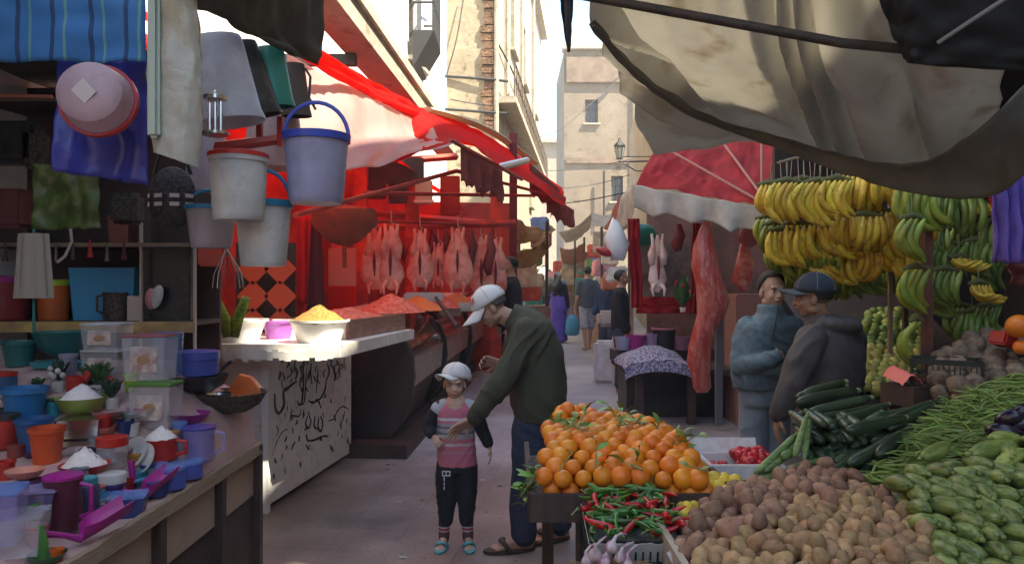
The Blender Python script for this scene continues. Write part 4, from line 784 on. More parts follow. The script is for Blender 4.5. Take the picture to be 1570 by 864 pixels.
p = PT(190, 790); g_box(p, .15, .11, .07, Mx_nblue, Cl_b, 'navy blue box with clear blue lid behind the magenta scoop', lidh=.01, rz=.3)
g_scoop(PT(222, 772), .2, .085, Mx_mag, 'magenta scoop lying near the board edge', ang=-.5)
g_scoop(PT(125, 838), .24, .10, Mx_mag, 'large magenta dustpan scoop at the near end of the table', ang=-.7)
mb = MB(); p = PT(205, 752); mb.tube([p + Vector((0, 0, .01)), p + Vector((-.01, 0, .12))], [.012, .014], 8); mb.build('magenta_handle', Mx_mag, label='upright magenta brush handle beside the white lid jar', cat='handle')
it(g_cup, 212, 745, 22, 24, Mx_turq, 'little turquoise cup beside the leaning plates')
# near-left clear boxes
p = PT(22, 845); g_box(p, .17, .16, .115, Cl_w, None, 'clear storage box at the bottom left corner', rz=.35)
p = PT(-8, 830); g_box(p, .15, .14, .15, Cl_v, Cl_b, 'clear box with pale blue lid at the left frame edge', rz=.35, lidh=.012)
p = PT(35, 775); g_box(p, .22, .16, .05, Cl_v, pl('pale_violet', (.42, .35, .6), .3), 'flat pale violet lunch box on the left', rz=.3, lidh=.012)
p = PT(38, 760); g_bowl(p + Vector((0, 0, .06)), .06, .03, pl('salmon', (.75, .3, .2)), 'salmon pink dish on the pale violet lunch box')
p = PT(62, 862); mb = MB(); mb.tube([p, p + Vector((.01, 0, .06)), p + Vector((.0, 0, .115))], [.012, .016, .010], 8, flat=.5); mb.build('green_brush', Mx_green, label='upright green brush handle at the near table corner', cat='brush')
p = PT(72, 862); g_bowl(p, .055, .03, pl('dark_green', (.02, .10, .03), 0), 'dark green dish at the near board corner')
p = PT(30, 815); mb = MB(); mb.tube([p + Vector((-.03, 0, .05)), p + Vector((.05, .02, .085))], [.008, .012], 8, flat=.5); mb.build('green_tongs', Mx_green, label='pale green tongs lying across the clear box', cat='tongs')
p = PT(56, 838); g_cup(p, .035, .07, Mx_pink, 'pink cup with red rim beside the green brush', rimm=Mx_red)
p = PT(88, 860); g_cup(p, .02, .04, Mx_orange, 'tiny orange cup by the magenta dustpan')
# upper display
def itb(f, px, py, wpx, hpx, *a, **k): return it(f, px, py, wpx, hpx, *a, **k)
p = PT(240, 652); s = p.y / F; g_box(p, 62 * s, 48 * s, 62 * s, Cl_w, pl('grass_green', (.14, .35, .06)), 'clear food box with green lid and a picture label', sticker=M_stick, lidh=.016)
g_box(p + Vector((-.05, .05, 62 * s + .02)), 66 * s, 48 * s, 66 * s, Cl_w, pl('rose', (.5, .18, .2)), 'clear food box with rose lid stacked on the green lidded one', sticker=M_stick, lidh=.012)
p = PT(165, 580); s = p.y / F; g_box(p, 56 * s, 50 * s, 42 * s, Cl_w, Mx_white, 'lower clear box with white lid behind the plants', sticker=M_stick, lidh=.01)
g_box(p + Vector((0, 0, 42 * s + .013)), 56 * s, 50 * s, 36 * s, Cl_w, Mx_white, 'upper clear box with white lid behind the plants', sticker=M_stick, lidh=.01)
itb(g_jar, 258, 575, 42, 66, Cl_b, Mx_blue, 'pale blue canister with bright blue lid', lh=.15)
itb(g_jar, 301, 575, 66, 38, Mx_peri, Mx_peri, 'round periwinkle casserole dish with ribbed lid', name='casserole', cat='casserole', lh=.35)
itb(g_bowl, 305, 600, 86, 26, Mx_black, 'black frying pan below the periwinkle casserole', name='frying_pan', cat='pan')
p = PT(335, 586); mb = MB(); mb.tube([p + Vector((.0, 0, .05)), p + Vector((.08, -.02, .12))], [.01, .014], 8, flat=.6); mb.build('pan_handle', Mx_black, label='black pan handle pointing up to the right', cat='handle')
itb(g_bowl, 355, 630, 104, 30, M_bwoven, 'wide dark woven basket at the far table corner', name='basket', cat='basket')
p = PT(372, 628); mb = MB(); c = p + Vector((.015, .0, .07)); mb.add([c + Vector(v) for v in ((-.10, -.04, 0), (.11, -.05, .01), (.09, .07, .01), (-.07, .07, 0), (-.03, -.02, .115), (.03, -.02, .10), (.03, .03, .10), (-.03, .03, .115))], [(0, 1, 5, 4), (1, 2, 6, 5), (2, 3, 7, 6), (3, 0, 4, 7), (4, 5, 6, 7), (0, 3, 2, 1)]); mb.build('orange_funnel', Mx_orange, label='bright orange wedge shaped tub lying in the dark basket', cat='tub', smooth=False)
itb(g_bowl, 335, 618, 40, 16, M_chrome, 'small grey metal strainer in the dark basket')
itb(g_bowl, 290, 648, 60, 16, Mx_mag, 'shallow magenta dish on the pink cloth')
itb(g_cup, 30, 560, 48, 38, Mx_teal, 'dark teal square cup below the shelf')
p = PT(97, 556); p.z += .04; g_bowl(p, .14, .12, Mx_teal, 'large dark teal bowl below the shelf')
p = PT(100, 562); g_box(p, .26, .16, .03, Mx_turq, None, 'turquoise tray under the large teal bowl', 'tray', 'tray')
itb(g_cup, 105, 582, 26, 40, Mx_lav, 'lavender cup in front of the turquoise tray')
itb(g_box, 0, 0, 1, 1) if 0 else None
# artificial plants
M_leaf = mat('plant_leaf', (.04, .10, .03), r=.5, var=.3); M_leafd = mat('dark_leaf', (.02, .05, .03), r=.5)
def plant(p, h, r, m, label, n=26, seed=1, fl=None):
    t = thing('potted_plant', label, 'plant', p); random.seed(seed); mb = MB(); mb.lathe([(.025, 0), (.035, .05)], 12, p, capt=True); mb.build('pot', Mx_white, t)
    mb = MB()
    for k in range(n):
        a = random.uniform(0, 6.28); b = random.uniform(.2, 1); L = r * b; base = p + Vector((0, 0, .04)); tip = base + Vector((L * math.cos(a), L * math.sin(a), h * random.uniform(.4, 1))); md = base.lerp(tip, .6) + Vector((0, 0, .02)); sd = (tip - base).cross(Vector((0, 0, 1))).normalized() * r * .16
        mb.add([base, md + sd, tip, md - sd], [(0, 1, 2, 3)])
    mb.build('leaves', m, t, smooth=False)
    if fl:
        mb = MB()
        for k in range(7): a = random.uniform(0, 6.28); mb.ell(p + Vector((r * .6 * math.cos(a), r * .6 * math.sin(a), h * random.uniform(.6, .9))), .014, 8, 5)
        mb.build('flowers', fl, t)
plant(PT(90, 600), .12, .06, M_leafd, 'small artificial plant with white flowers', fl=Mx_white, seed=2)
plant(PT(150, 606), .12, .09, M_leaf, 'bushy artificial plant with red flowers', fl=Mx_red, seed=3, n=40)
plant(PT(172, 626), .1, .08, M_leafd, 'dark leafed artificial plant beside the clear food box', seed=4, n=40)
plant(PT(60, 612), .06, .07, M_leaf, 'low artificial plant with pink flowers above the blue basin', fl=Mx_pink, seed=6)
# small clutter filling the display, each one different
random.seed(21)
clut = [(10, 735, 'cup', Mx_red, 'short red cup at the left frame edge'), (100, 745, 'bowl', Mx_white, 'small white bowl behind the maroon jug'), (150, 745, 'bowl', Cl_b, 'clear blue bowl behind the turquoise capped bottle'), (240, 760, 'jar', Mx_nblue, 'small navy jar behind the magenta scoop'), (185, 700, 'bowl', Mx_pink, 'little pink bowl beside the red lidded jar'),
        (95, 700, 'bowl', Cl_w, 'clear bowl beside the orange tumbler'), (270, 690, 'bowl', Cl_w, 'clear dish behind the red measuring jug'), (275, 672, 'cup', Cl_b, 'clear blue cup on the pink cloth'), (60, 625, 'bowl', Mx_red, 'red dish on top of the bright blue basin'), (82, 640, 'cup', Mx_turq, 'turquoise cup right of the blue basin'),
        (25, 700, 'jar', pl('brick', (.3, .05, .04)), 'brick red jar on the far left'), (20, 620, 'bowl', Mx_teal, 'teal dish on the far left'), (150, 700, 'cup', pl('grey', (.3, .3, .34)), 'grey cup left of the red lidded jar'), (310, 660, 'bowl', Mx_white, 'flat white dish on the pink cloth'), (202, 600, 'cup', Mx_lime, 'lime green cup behind the dark plant'),
        (200, 668, 'jar', Mx_white, 'small white pot near the steel bowl'), (245, 735, 'cup', Cl_v, 'clear violet cup between the plate and the blue jar'), (160, 660, 'cup', Mx_red, 'small red cup behind the steel bowl'), (118, 600, 'jar', Mx_red, 'red spice jar between the plants'), (10, 655, 'cup', Mx_black, 'black cup at the left frame edge')]
for (x, y, kd, m_, lb_) in clut:
    p = PT(x, y); r_ = random.uniform(.032, .045)
    if kd == 'cup': g_cup(p, r_ * .85, r_ * 2, m_, lb_)
    elif kd == 'bowl': g_bowl(p, r_ * 1.3, r_ * .9, m_, lb_)
    else: g_jar(p, r_, r_ * 1.6, m_, m_, lb_)
random.seed(77)
colz = {'amber': (.55, .25, .03), 'crimson': (.45, .02, .04), 'sky blue': (.1, .35, .6), 'plum': (.12, .02, .10), 'mint': (.2, .45, .32), 'ivory': (.62, .58, .48), 'slate': (.10, .12, .16), 'coral': (.65, .18, .12), 'deep purple': (.12, .04, .25), 'forest green': (.02, .12, .04), 'rose pink': (.55, .15, .25), 'ink blue': (.02, .04, .18)}
combos = [(k, q) for k in colz for q in ('cup', 'bowl', 'jar', 'lid')]; random.shuffle(combos)
for nm_, kd in combos[:44]:
    p = PT(random.uniform(0, 330) , random.uniform(590, 800))
    if p.x > -1.42: p.x = -1.45 - random.uniform(0, .1); p.z = HT(p.x, p.y)
    m_ = pl(nm_.replace(' ', '_'), colz[nm_]); r_ = random.uniform(.022, .036); lb_ = 'small %s plastic %s wedged among the goods on the table' % (nm_, kd)
    if kd == 'cup': g_cup(p, r_, r_ * 2.1, m_, lb_)
    elif kd == 'bowl': g_bowl(p, r_ * 1.4, r_ * .9, m_, lb_)
    elif kd == 'jar': g_jar(p, r_, r_ * 2, Cl_w, m_, lb_)
    else: mb = MB(); E = Euler((random.uniform(-.5, .5), random.uniform(-.5, .5), 0)).to_matrix(); mb.lathe([(r_ * 1.3, 0), (r_ * 1.35, .008), (r_ * 1.2, .012), (.001, .012)], 20, p + Vector((0, 0, .02)), E); mb.build('lid', m_, label=lb_, cat='lid')
# shelf goods (shelf top at py 490, d 4.2)
def SH(px, py=490, d=4.32): z = zpy(492, 4.2); return Vector(((px - CX) / F * d, d, z + .001))
g_bucket(SH(82), .09, .22, Mx_orange, 'orange bucket with lime rim on the shelf', rimm=Mx_lime, lidm=Mx_lime, taper=.85)
g_bucket(SH(8), .14, .24, pl('dark_red', (.35, .03, .03)), 'dark red bucket with magenta rim at the left shelf end', rimm=Mx_mag, lidm=Mx_mag, taper=.85)
p = SH(160); g_box(p + Vector((0, .05, 0)), .38, .16, .30, mat('sky_blue_card', (.06, .34, .62), r=.5), None, 'large sky blue cardboard box on the shelf')
g_jug(SH(176, d=4.24), .062, .16, M_bwoven, 'leopard patterned mug in front of the blue box', side=-1)
p = SH(205, d=4.24); mb = MB(); mb.box(p + Vector((0, 0, .07)), (.07, .01, .14)); mb.build('price_card', mat('card', (.6, .45, .4)), label='pinkish card standing beside the leopard mug', cat='card')
p = SH(259, d=4.3); mb = MB(); mb.box(p + Vector((0, 0, .21)), (.28, .08, .42), bev=.006); mb.build('black_box', Mx_black, label='tall glossy black box at the right end of the shelf', cat='box')
p = P(240, 455, 4.2); t = thing('iron', 'small white and rose iron in front of the black box', 'iron', p); mb = MB(); mb.ell(p, (.035, .02, .07), 14, 10, Euler((0, R(18), 0)).to_matrix()); mb.build('shell', Mx_white, t); mb = MB(); mb.ell(p + Vector((-.03, 0, -.01)), (.035, .02, .06), 14, 10); mb.build('cover', Mx_pink, t)
for k, (px, w_, h_, m_, lb_) in enumerate(((20, .2, .1, M_brn, 'brown box on the upper shelf at the far left'), (185, .12, .16, mat('rust_box', (.22, .07, .05)), 'rust coloured box on the upper shelf'), (225, .08, .2, M_dark, 'slim dark box on the upper shelf'))):
    q = Vector(((px - CX) / F * 4.3, 4.33, zpy(372, 4.2) + .001)); g_box(q, w_, .12, h_, m_, None, lb_)
# hanging goods
def hangcloth(c, name, label, cat, m, nfold=4, amp=.03, thick=.006, cols=40, rws=24, parent=None):
    """c: 4 px corners (tl,tr,br,bl) with depth"""
    tl, tr, br, bl = [P(*q) for q in c]; G = []
    for j in range(rws):
        v = j / (rws - 1); G.append([tl.lerp(bl, v).lerp(tr.lerp(br, v), u) + Vector((.01 * nz(v * 5, u * 4), amp * math.sin(u * nfold * 6.28 + 1.5 * nz(v * 2)) * (.3 + .7 * v) + .02 * nz(u * 5, v * 4, nfold), .01 * nz(u * 7, 3) * v)) for u in np.linspace(0, 1, cols)])
    mb = MB(); mb.sheet(G, thick); return mb.build(name, m, parent, label=None if parent else label, cat=None if parent else cat, ang=180)
def stripes_mat(name, base, s1, s2, sc, axis=0):
    m = bpy.data.materials.new(name); m.use_nodes = True; t = m.node_tree; N = t.nodes; L = t.links; b = N['Principled BSDF']; b.inputs['Roughness'].default_value = .85
    tx = N.new('ShaderNodeTexCoord'); sp = N.new('ShaderNodeSeparateXYZ'); L.new(tx.outputs['Object'], sp.inputs[0])
    mu = N.new('ShaderNodeMath'); mu.operation = 'MULTIPLY'; mu.inputs[1].default_value = sc; L.new(sp.outputs[axis], mu.inputs[0]); fr = N.new('ShaderNodeMath'); fr.operation = 'FRACT'; L.new(mu.outputs[0], fr.inputs[0])
    cr_ = N.new('ShaderNodeValToRGB'); cr_.color_ramp.interpolation = 'CONSTANT'; e = cr_.color_ramp.elements; e[0].color = (*base, 1); e[1].position = .5; e[1].color = (*s1, 1)
    for pos, c in ((.62, base), (.86, s2), (.93, base)): q = e.new(pos); q.color = (*c, 1)
    L.new(fr.outputs[0], cr_.inputs[0]); n = N.new('ShaderNodeTexNoise'); n.inputs['Scale'].default_value = 40; L.new(tx.outputs['Object'], n.inputs[0]); bp = N.new('ShaderNodeBump'); bp.inputs['Strength'].default_value = .3; bp.inputs['Distance'].default_value = .003; L.new(n.outputs[0], bp.inputs['Height']); L.new(bp.outputs[0], b.inputs['Normal'])
    L.new(cr_.outputs[0], b.inputs['Base Color']); return m
M_bstripe = stripes_mat('blue_striped_cloth', (.035, .15, .36), (.015, .05, .13), (.12, .28, .26), 7.0)
hangcloth([(-120, -60, 2.9), (220, -60, 2.9), (226, 96, 2.9), (-120, 94, 2.9)], 'striped_cloth', 'blue striped cloth hanging across the top left corner', 'cloth', M_bstripe, 3, .012)
M_royal = mat('royal_blue_sheet', (.05, .055, .34), r=.35, ns=3, c2=(.03, .03, .22), bs=8, bd=.5, bdist=.02, rand=False)
hangcloth([(88, 90, 3.1), (226, 90, 3.1), (229, 284, 3.1), (80, 262, 3.1)], 'blue_sheet', 'glossy royal blue plastic sheet hanging below the striped cloth', 'plastic sheet', M_royal, 2, .02)
t = thing('round_tub', 'round pale pink tub with red rim hanging in front of the blue sheet', 'tub', P(133, 137, 2.75)); c = P(133, 137, 2.75); E = Euler((R(82), 0, R(8))).to_matrix()
mb = MB(); mb.lathe([(.001, 0), (.09, 0), (.115, -.02), (.13, -.10)], 30, c, E, capb=False); mb.build('tub_body', pl('pale_pink', (.62, .42, .45), .3), t)
mb = MB(); mb.lathe([(.132, -.10), (.142, -.10), (.142, -.125), (.132, -.125)], 30, c, E, capb=False); mb.build('rim', Mx_red, t)
mb = MB(); mb.box(c + Vector((-.01, -.006, -.01)), (.07, .004, .07), (0, R(45), 0)); mb.build('paper_label', mat('paper', (.62, .52, .48), r=.8), t)
# white bag with contents
M_bag = mat('milky_bag', (.62, .60, .52), r=.3, ns=5, c2=(.5, .45, .34), bs=9, bd=.8, bdist=.03, trans=.35, rand=False)
t = thing('plastic_bag', 'long milky plastic bag hanging beside the blue sheet', 'bag', P(268, 20, 2.8))
G = []
for j, v in enumerate(np.linspace(0, 1, 26)):
    y = -40 + 285 * v + 0; cxp = 266 + 4 * v; wpx = (34 + 8 * math.sin(v * 3)) ; row_ = []
    for a in np.linspace(0, 2 * math.pi, 28): row_.append(P(cxp + wpx * math.cos(a), y + 12 * v * math.cos(a), 2.8 + .06 * math.sin(a)) + Vector((.01 * nz(v * 8, a * 2), .02 * nz(v * 6, a * 3, 5), 0)))
    G.append(row_)
mb = MB(); mb.sheet(G); mb.build('bag_body', M_bag, t, ang=180)
mb = MB(); mb.box(P(240, 105, 2.76), (.045, .07, .52), bev=.012); mb.build('tube_lamp_pack', mat('mint_pack', (.38, .45, .38), r=.3), t)
g_bucket(P(268, 236, 3.2), .085, .02, Mx_nblue, 'dark lid', ) if 0 else None
# big basins hanging (tilted)
def hangbasin(px, py, d, w_, h_, m, label, rot):
    c = P(px, py, d); t = thing('hanging_basin', label, 'basin', c, ); E = Euler(rot).to_matrix(); mb = MB()
    mb.lathe([(w_ * .68, -h_), (w_ * .72, -h_ * .95), (w_ * .95, -h_ * .1), (w_ * 1.03, 0), (w_ * 1.03, .012), (w_ * .95, .004), (w_ * .68, -h_ * .93), (.001, -h_ * .93)], 4 * 8, c, E, sy=.7); mb.build('basin_body', m, t); return t
hangbasin(346, 185, 3.25, .165, .36, pl('pearl', (.68, .68, .72), .4), 'big pearl white tub hanging upside down at the stall edge', (R(180), R(-8), 0))
hangbasin(392, 175, 3.5, .12, .33, Mx_black, 'black tub hanging behind the pearl white one', (R(180), R(-14), R(30)))
hangbasin(424, 160, 3.6, .085, .27, pl('sea_green', (.02, .25, .17), .15), 'sea green tub hanging beside the black one', (R(180), R(-6), R(30)))
hangbasin(455, 175, 3.9, .075, .26, mat('brown_tub', (.09, .06, .045), r=.7), 'dark brown basket tub hanging right of the green tub', (R(180), R(-3), R(30)))
# chrome mill
c = P(330, 180, 3.0); t = thing('food_mill', 'old chrome food mill hanging below the pearl tub', 'mill', c); mb = MB(); mb.lathe([(.045, .07), (.045, .085), (.02, .095), (.001, .11)], 16, c, capb=True); mb.lathe([(.04, -.075), (.055, -.07), (.055, -.06), (.04, -.055)], 16, c, capt=True); mb.build('plates', M_chrome, t)
for dx in (-.022, .0, .022): mb = MB(); mb.cyl(c + Vector((dx, 0, -.06)), c + Vector((dx, 0, .07)), .007, n=8); mb.build('rod', M_chrome, t)
# the buckets
g_bucket(P(366, 338, 3.15) + Vector((0, 0, 0)), .115, .27, Mx_white, 'white ribbed barrel with red lid hanging above the slab', rimm=Mx_white, lidm=Mx_red, taper=.9, ribs=1, name='barrel')
g_bucket(P(485, 312, 3.3), .14, .30, Mx_lav, 'lavender bucket with blue rim hanging at the stall corner', rimm=pl('ultramarine', (.06, .10, .55)), handm=pl('ultramarine', (.06, .10, .55)), hup=True, taper=.82, group='buckets hanging from the plastics stall', hh=.9)
g_bucket(P(404, 408, 3.35), .122, .29, Mx_white, 'white bucket with blue rim hanging below the barrel', rimm=pl('cerulean', (.03, .28, .48)), handm=pl('cerulean', (.03, .28, .48)), taper=.8, group='buckets hanging from the plastics stall')
g_bucket(P(324, 380, 3.6), .115, .20, pl('cloudy', (.55, .48, .5), .3), 'cloudy white bucket with blue rim behind the barrel', rimm=pl('cerulean', (.03, .28, .48)), handm=pl('cerulean', (.03, .28, .48)), taper=.8, group='buckets hanging from the plastics stall', hh=.6)
hangbasin(420, 255, 4.0, .17, .36, pl('blush', (.70, .48, .45), .35), 'big blush pink tub hanging behind the barrel', (R(180), 0, 0))
hangbasin(318, 290, 4.1, .13, .34, pl('rosy_grey', (.45, .33, .34), .3), 'rosy grey tub hanging left of the barrel', (R(180), 0, 0))
mb = MB(); mb.tube([P(335, 226, 3.3), P(470, 208, 4.0)], .028, 6); mb.build('red_bar', Mx_red, label='red bar above the barrel that the tubs hang from', cat='bar')
for x, lb_ in ((398, 'left'), (430, 'right')): mb = MB(); mb.box(P(x, 202, 3.6), (.025, .03, .14)); mb.build('red_clip', Mx_red, label=lb_ + ' red clip on the bar behind the sea green tub', cat='clip')
mb = MB(); mb.tube([P(468, 105, 3.3), P(476, 118, 3.3), P(474, 150, 3.3), P(484, 168, 3.3), P(480, 158, 3.3)], .006, 6); mb.build('hook', M_iron, label='twisted dark hook holding the lavender bucket', cat='hook')
# whisk set, green gloves
c = P(347, 345, 3.7); t = thing('whisk', 'wire whisk with teal handle hanging over the basin', 'whisk', c); mb = MB(); mb.cyl(c, c + Vector((.0, 0, -.11)), .018, .014, n=10); mb.build('handle', Mx_teal, t)
mb = MB()
for k in range(9): a = k * math.pi / 9; mb.tube([c + Vector((0, 0, -.11)), c + Vector((.075 * math.cos(a) , .07 * math.sin(a), -.24)), c + Vector((.085 * math.cos(a), .08 * math.sin(a), -.31))], .0025, 4)
mb.build('wires', M_chrome, t)
mb = MB(); mb.box(P(325, 392, 3.9), (.14, .03, .11), bev=.01); mb.build('red_packet', Mx_red, label='red packet hanging behind the whisk', cat='packet')
for k, (dx, rot, lb_) in enumerate(((-9, -.22, 'left green speckled slipper standing on the slab'), (9, .22, 'right green speckled slipper standing on the slab'))):
    c = P(354 + dx, 484, 4.9); mb = MB(); mb.tube([c + Vector((-rot * .5 * .14, 0, -.14)), c + Vector((0, 0, -.03)), c + Vector((rot * .2, 0, .07)), c + Vector((rot * .28, 0, .125))], [.03, .042, .034, .028], 12, flat=.4); mb.build('green_slipper', mat('speckled_green', (.30, .42, .03), r=.6, ns=40, c2=(.12, .2, .02)), label=lb_, cat='slipper', group='pair of green slippers', ang=180)
# bags in the middle left
M_gbag = mat('leafy_green_print', (.05, .085, .012), r=.45, ns=14, c2=(.10, .13, .03), nd=(.5, .6), ns2=9, c3=(.20, .17, .12), rand=False)
hangcloth([(50, 250, 3.5), (150, 262, 3.5), (155, 350, 3.5), (52, 352, 3.5)], 'green_bag', 'green leaf printed bag hanging under the blue sheet', 'bag', M_gbag, 1, .015)
c = P(264, 300, 3.6); t = thing('handbag', 'black handbag with two rows of pale squares', 'bag', c); mb = MB(); mb.ell(c + Vector((0, 0, -.01)), (.115, .06, .15), 20, 14); mb.build('bag_body', mat('black_lace', (.02, .018, .018), r=.8, ns=50, c2=(.08, .06, .06), bs=50, bd=1, bdist=.01), t)
for j in range(2):
    for k in range(4): a = -1.05 + k * .7; mb = MB(); mb.box(c + Vector((.112 * math.sin(a), -.062 * math.cos(a) - .004, -.005 - .04 * j)), (.042, .006, .018), (0, 0, a)); mb.build('pale_square', mat('pale_square', (.6, .56, .5)), t)
mb = MB(); mb.tube([c + Vector((-.09, 0, .1)), c + Vector((-.06, 0, .2)), c + Vector((.06, 0, .2)), c + Vector((.09, 0, .1))], .01, 6); mb.build('strap', Mx_black, t)
# grey sleeve brush
c = P(52, 358, 3.2); t = thing('umbrella_sleeve', 'folded grey cloth mop hanging on a thin handle', 'mop', c); G = []
for v in np.linspace(0, 1, 14): G.append([c + Vector(((.058 + .02 * v) * math.cos(a) * (1 + .12 * math.cos(a * 9)), .035 * math.sin(a) * (1 + .15 * math.cos(a * 7)), -.275 * v)) for a in np.linspace(0, 2 * math.pi, 50)])
mb = MB(); mb.sheet(G); mb.build('cloth', mat('taupe_cloth', (.27, .24, .19), r=.9, bs=30, bd=.6), t, ang=180); mb = MB(); mb.cyl(c + Vector((0, 0, .02)), c + Vector((0, 0, -.42)), .006, n=8); mb.build('handle', Mx_teal, t)
# white loops and dark things behind
mb = MB(); mb.tube([P(108, 350, 3.9), P(110, 370, 3.9), P(100, 392, 3.9), P(88, 402, 3.9)], .008, 6); mb.build('white_ring', Mx_white, label='curved white strap hanging from the green bag', cat='strap')
for k, (x, y, w_, h_, m_, lb_) in enumerate(((20, 220, .28, .22, Mx_black, 'black box hanging at the far left under the striped cloth'), (55, 230, .1, .2, M_bwoven, 'narrow woven basket hanging left of the blue sheet'), (195, 320, .14, .16, M_bwoven, 'dark patterned purse hanging behind the handbag'), (20, 320, .16, .2, mat('dim_red', (.14, .03, .03), r=.7), 'dim red cushion hanging at the far left'))):
    c = P(x, y, 3.9); mb = MB(); mb.box(c, (w_, .12, h_), bev=.02); mb.build('hanging_goods', m_, label=lb_, cat='household goods')
mb = MB(); mb.tube([P(-60, 145, 3.8), P(80, 148, 3.8)], .009, 6); mb.build('copper_rail', mat('salmon_rail', (.65, .25, .18), r=.4), label='thin salmon coloured rail at the far left', cat='rail')
for k in range(8):
    x = 8 + k * 26; mb = MB(); c = P(x, 392 - (k % 3) * 3, 4.15); mb.tube([c + Vector((0, 0, .07)), c, c + Vector((0, 0, -.03))], [.004, .012, .016], 8); mb.build('ladle', [M_brn, Mx_red, M_chrome, Mx_maroon][k % 4], label=ORD[k] + ' small kitchen tool from the left hanging under the upper shelf', cat='kitchen tool', group='kitchen tools hanging under the upper shelf')
# ================================================================ RIGHT HAND STALLS
def proj(x, y, z): return 785 + F * x / y, HY + (CH - z) * F / y
def inpoly(px, py, poly):
    ins = False; j = len(poly) - 1
    for i in range(len(poly)):
        xi, yi = poly[i]; xj, yj = poly[j]
        if (yi > py) != (yj > py) and px < (xj - xi) * (py - yi) / (yj - yi) + xi: ins = not ins
        j = i
    return ins
def pile_pts(poly, zf, sx, sy, xr, yr, jit=.25, layers=1, dz=0):
    out = []; j = 0; y = yr[0]
    while y < yr[1]:
        x = xr[0] + (sx / 2 if j % 2 else 0)
        while x < xr[1]:
            xx = x + random.uniform(-jit, jit) * sx; yy = y + random.uniform(-jit, jit) * sy; z = zf(xx, yy)
            a, b = proj(xx, yy, z)
            if inpoly(a, b, poly): out.append(Vector((xx, yy, z - dz)))
            x += sx
        y += sy; j += 1
    return out
def protos(fn, n): return [fn(k) for k in range(n)]
def scatter(name, meshes, m, pts, label, cat, group, rot=None, sc=(.85, 1.15), dzr=.3):
    for p in pts:
        me = random.choice(meshes); o = bpy.data.objects.new(name, me); C.objects.link(o)
        if not me.materials: me.materials.append(m)
        s = random.uniform(*sc); o.scale = (s, s, s); o.location = p; o.rotation_euler = rot() if rot else (random.uniform(0, 6.28), random.uniform(0, 6.28), random.uniform(0, 6.28))
        tag(o, label, cat, group)
def rr3(): return (random.uniform(0, 6.28), random.uniform(0, 6.28), random.uniform(0, 6.28))
def base_sheet(name, label, cat, m, zf, xr, yr, off, poly=None, n=40):
    mb = MB(); xs_ = np.linspace(xr[0], xr[1], n); ys_ = np.linspace(yr[0], yr[1], n); mb.v = [Vector((x, y, zf(x, y) - off)) for y in ys_ for x in xs_]
    for i in range(n - 1):
        for j in range(n - 1):
            c = (mb.v[i * n + j] + mb.v[(i + 1) * n + j + 1]) / 2; a, b = proj(c.x, c.y, c.z + off)
            if poly is None or inpoly(a, b, poly): mb.f.append((i * n + j, i * n + j + 1, (i + 1) * n + j + 1, (i + 1) * n + j)); mb.mi.append(0)
    return mb.build(name, m, label=label, cat=cat, ang=180)
def lumpy(r, amp, fr, seed, nu=16, nv=11):
    mb = MB(); mb.ell((0, 0, 0), r, nu, nv)
    for v in mb.v: q = v.normalized(); v *= 1 + amp * nz(q.x * fr + seed * 7, q.y * fr, q.z * fr)
    return mb.mesh('m', smooth=True, ang=180)
# --- the big sloping vegetable table
vt = thing('vegetable_table', 'big sloping wooden table carrying potatoes marrows beans and courgettes', 'table', (1.3, 2.6, 0))
mb = MB(); mb.box((1.45, 2.45, .70), (2.0, 1.5, .04)); mb.build('tabletop', M_dkwood, vt, smooth=False)
mb = MB(); mb.box((.465, 2.2, .77), (.02, .75, .17)); mb.build('side_rail', mat('pale_rail', (.42, .36, .30), r=.7, ns=8, c2=(.3, .24, .2)), vt, smooth=False)
for x in (.5, 1.4, 2.4):
    for y in (1.75, 3.25): mb = MB(); mb.box((x, y, .34), (.06, .06, .68)); mb.build('leg', M_dkwood, vt, smooth=False)
mb = MB(); mb.box((1.45, 1.76, .5), (1.9, .02, .34)); mb.build('front_board', M_dkwood, vt, smooth=False)
# potatoes
z_pot = lambda x, y: .825 + .06 * (y - 2.0) + .035 * math.sin(max(0, min(1, (x - .45) / .9)) * math.pi)
pot_poly = [(1042, 800), (1075, 770), (1130, 745), (1180, 738), (1235, 715), (1290, 722), (1330, 750), (1375, 762), (1400, 790), (1425, 830), (1445, 905), (1040, 905)]
br_poly = [(1050, 905), (1062, 858), (1120, 835), (1190, 800), (1235, 775), (1300, 760), (1345, 762), (1420, 800), (1450, 905)]
random.seed(31)
M_pr = mat('red_potato_skin', (.31, .18, .115), r=.7, var=.35, hv=.008, ns=30, c2=(.24, .125, .08), bs=60, bd=.5, bdist=.003); M_pb = mat('brown_potato_skin', (.40, .255, .13), r=.65, var=.28, hv=.012, ns=30, c2=(.29, .17, .08), bs=60, bd=.5, bdist=.003)
potm = [lumpy((.031 + .003 * (k % 3), .025, .023), .22, 1.6, k) for k in range(7)]; potm2 = [m_.copy() for m_ in potm]
pts = pile_pts(pot_poly, z_pot, .050, .044, (.35, 1.45), (1.85, 3.1), .28)
red = []; brn = []
for p in pts:
    a, b = proj(*p); (brn if inpoly(a, b, br_poly) else red).append(p)
sub = pile_pts(pot_poly, z_pot, .05, .045, (.35, 1.45), (1.85, 3.1), .3, dz=.032)
for p in brn: p.z += .012
sub += [p - Vector((0, 0, .0)) for p in []]
up = [p + Vector((random.uniform(-.02, .02), random.uniform(-.02, .02), .028)) for p in random.sample(pts, 40)]
for p in up:
    a, b = proj(*p); (brn if inpoly(a, b, br_poly) else red).append(p)
alls = sorted([(p.y - 4 * (p.z - z_pot(p.x, p.y)), p, c_) for c_, l_ in (('r', red), ('b', brn)) for p in l_], key=lambda t_: t_[0])
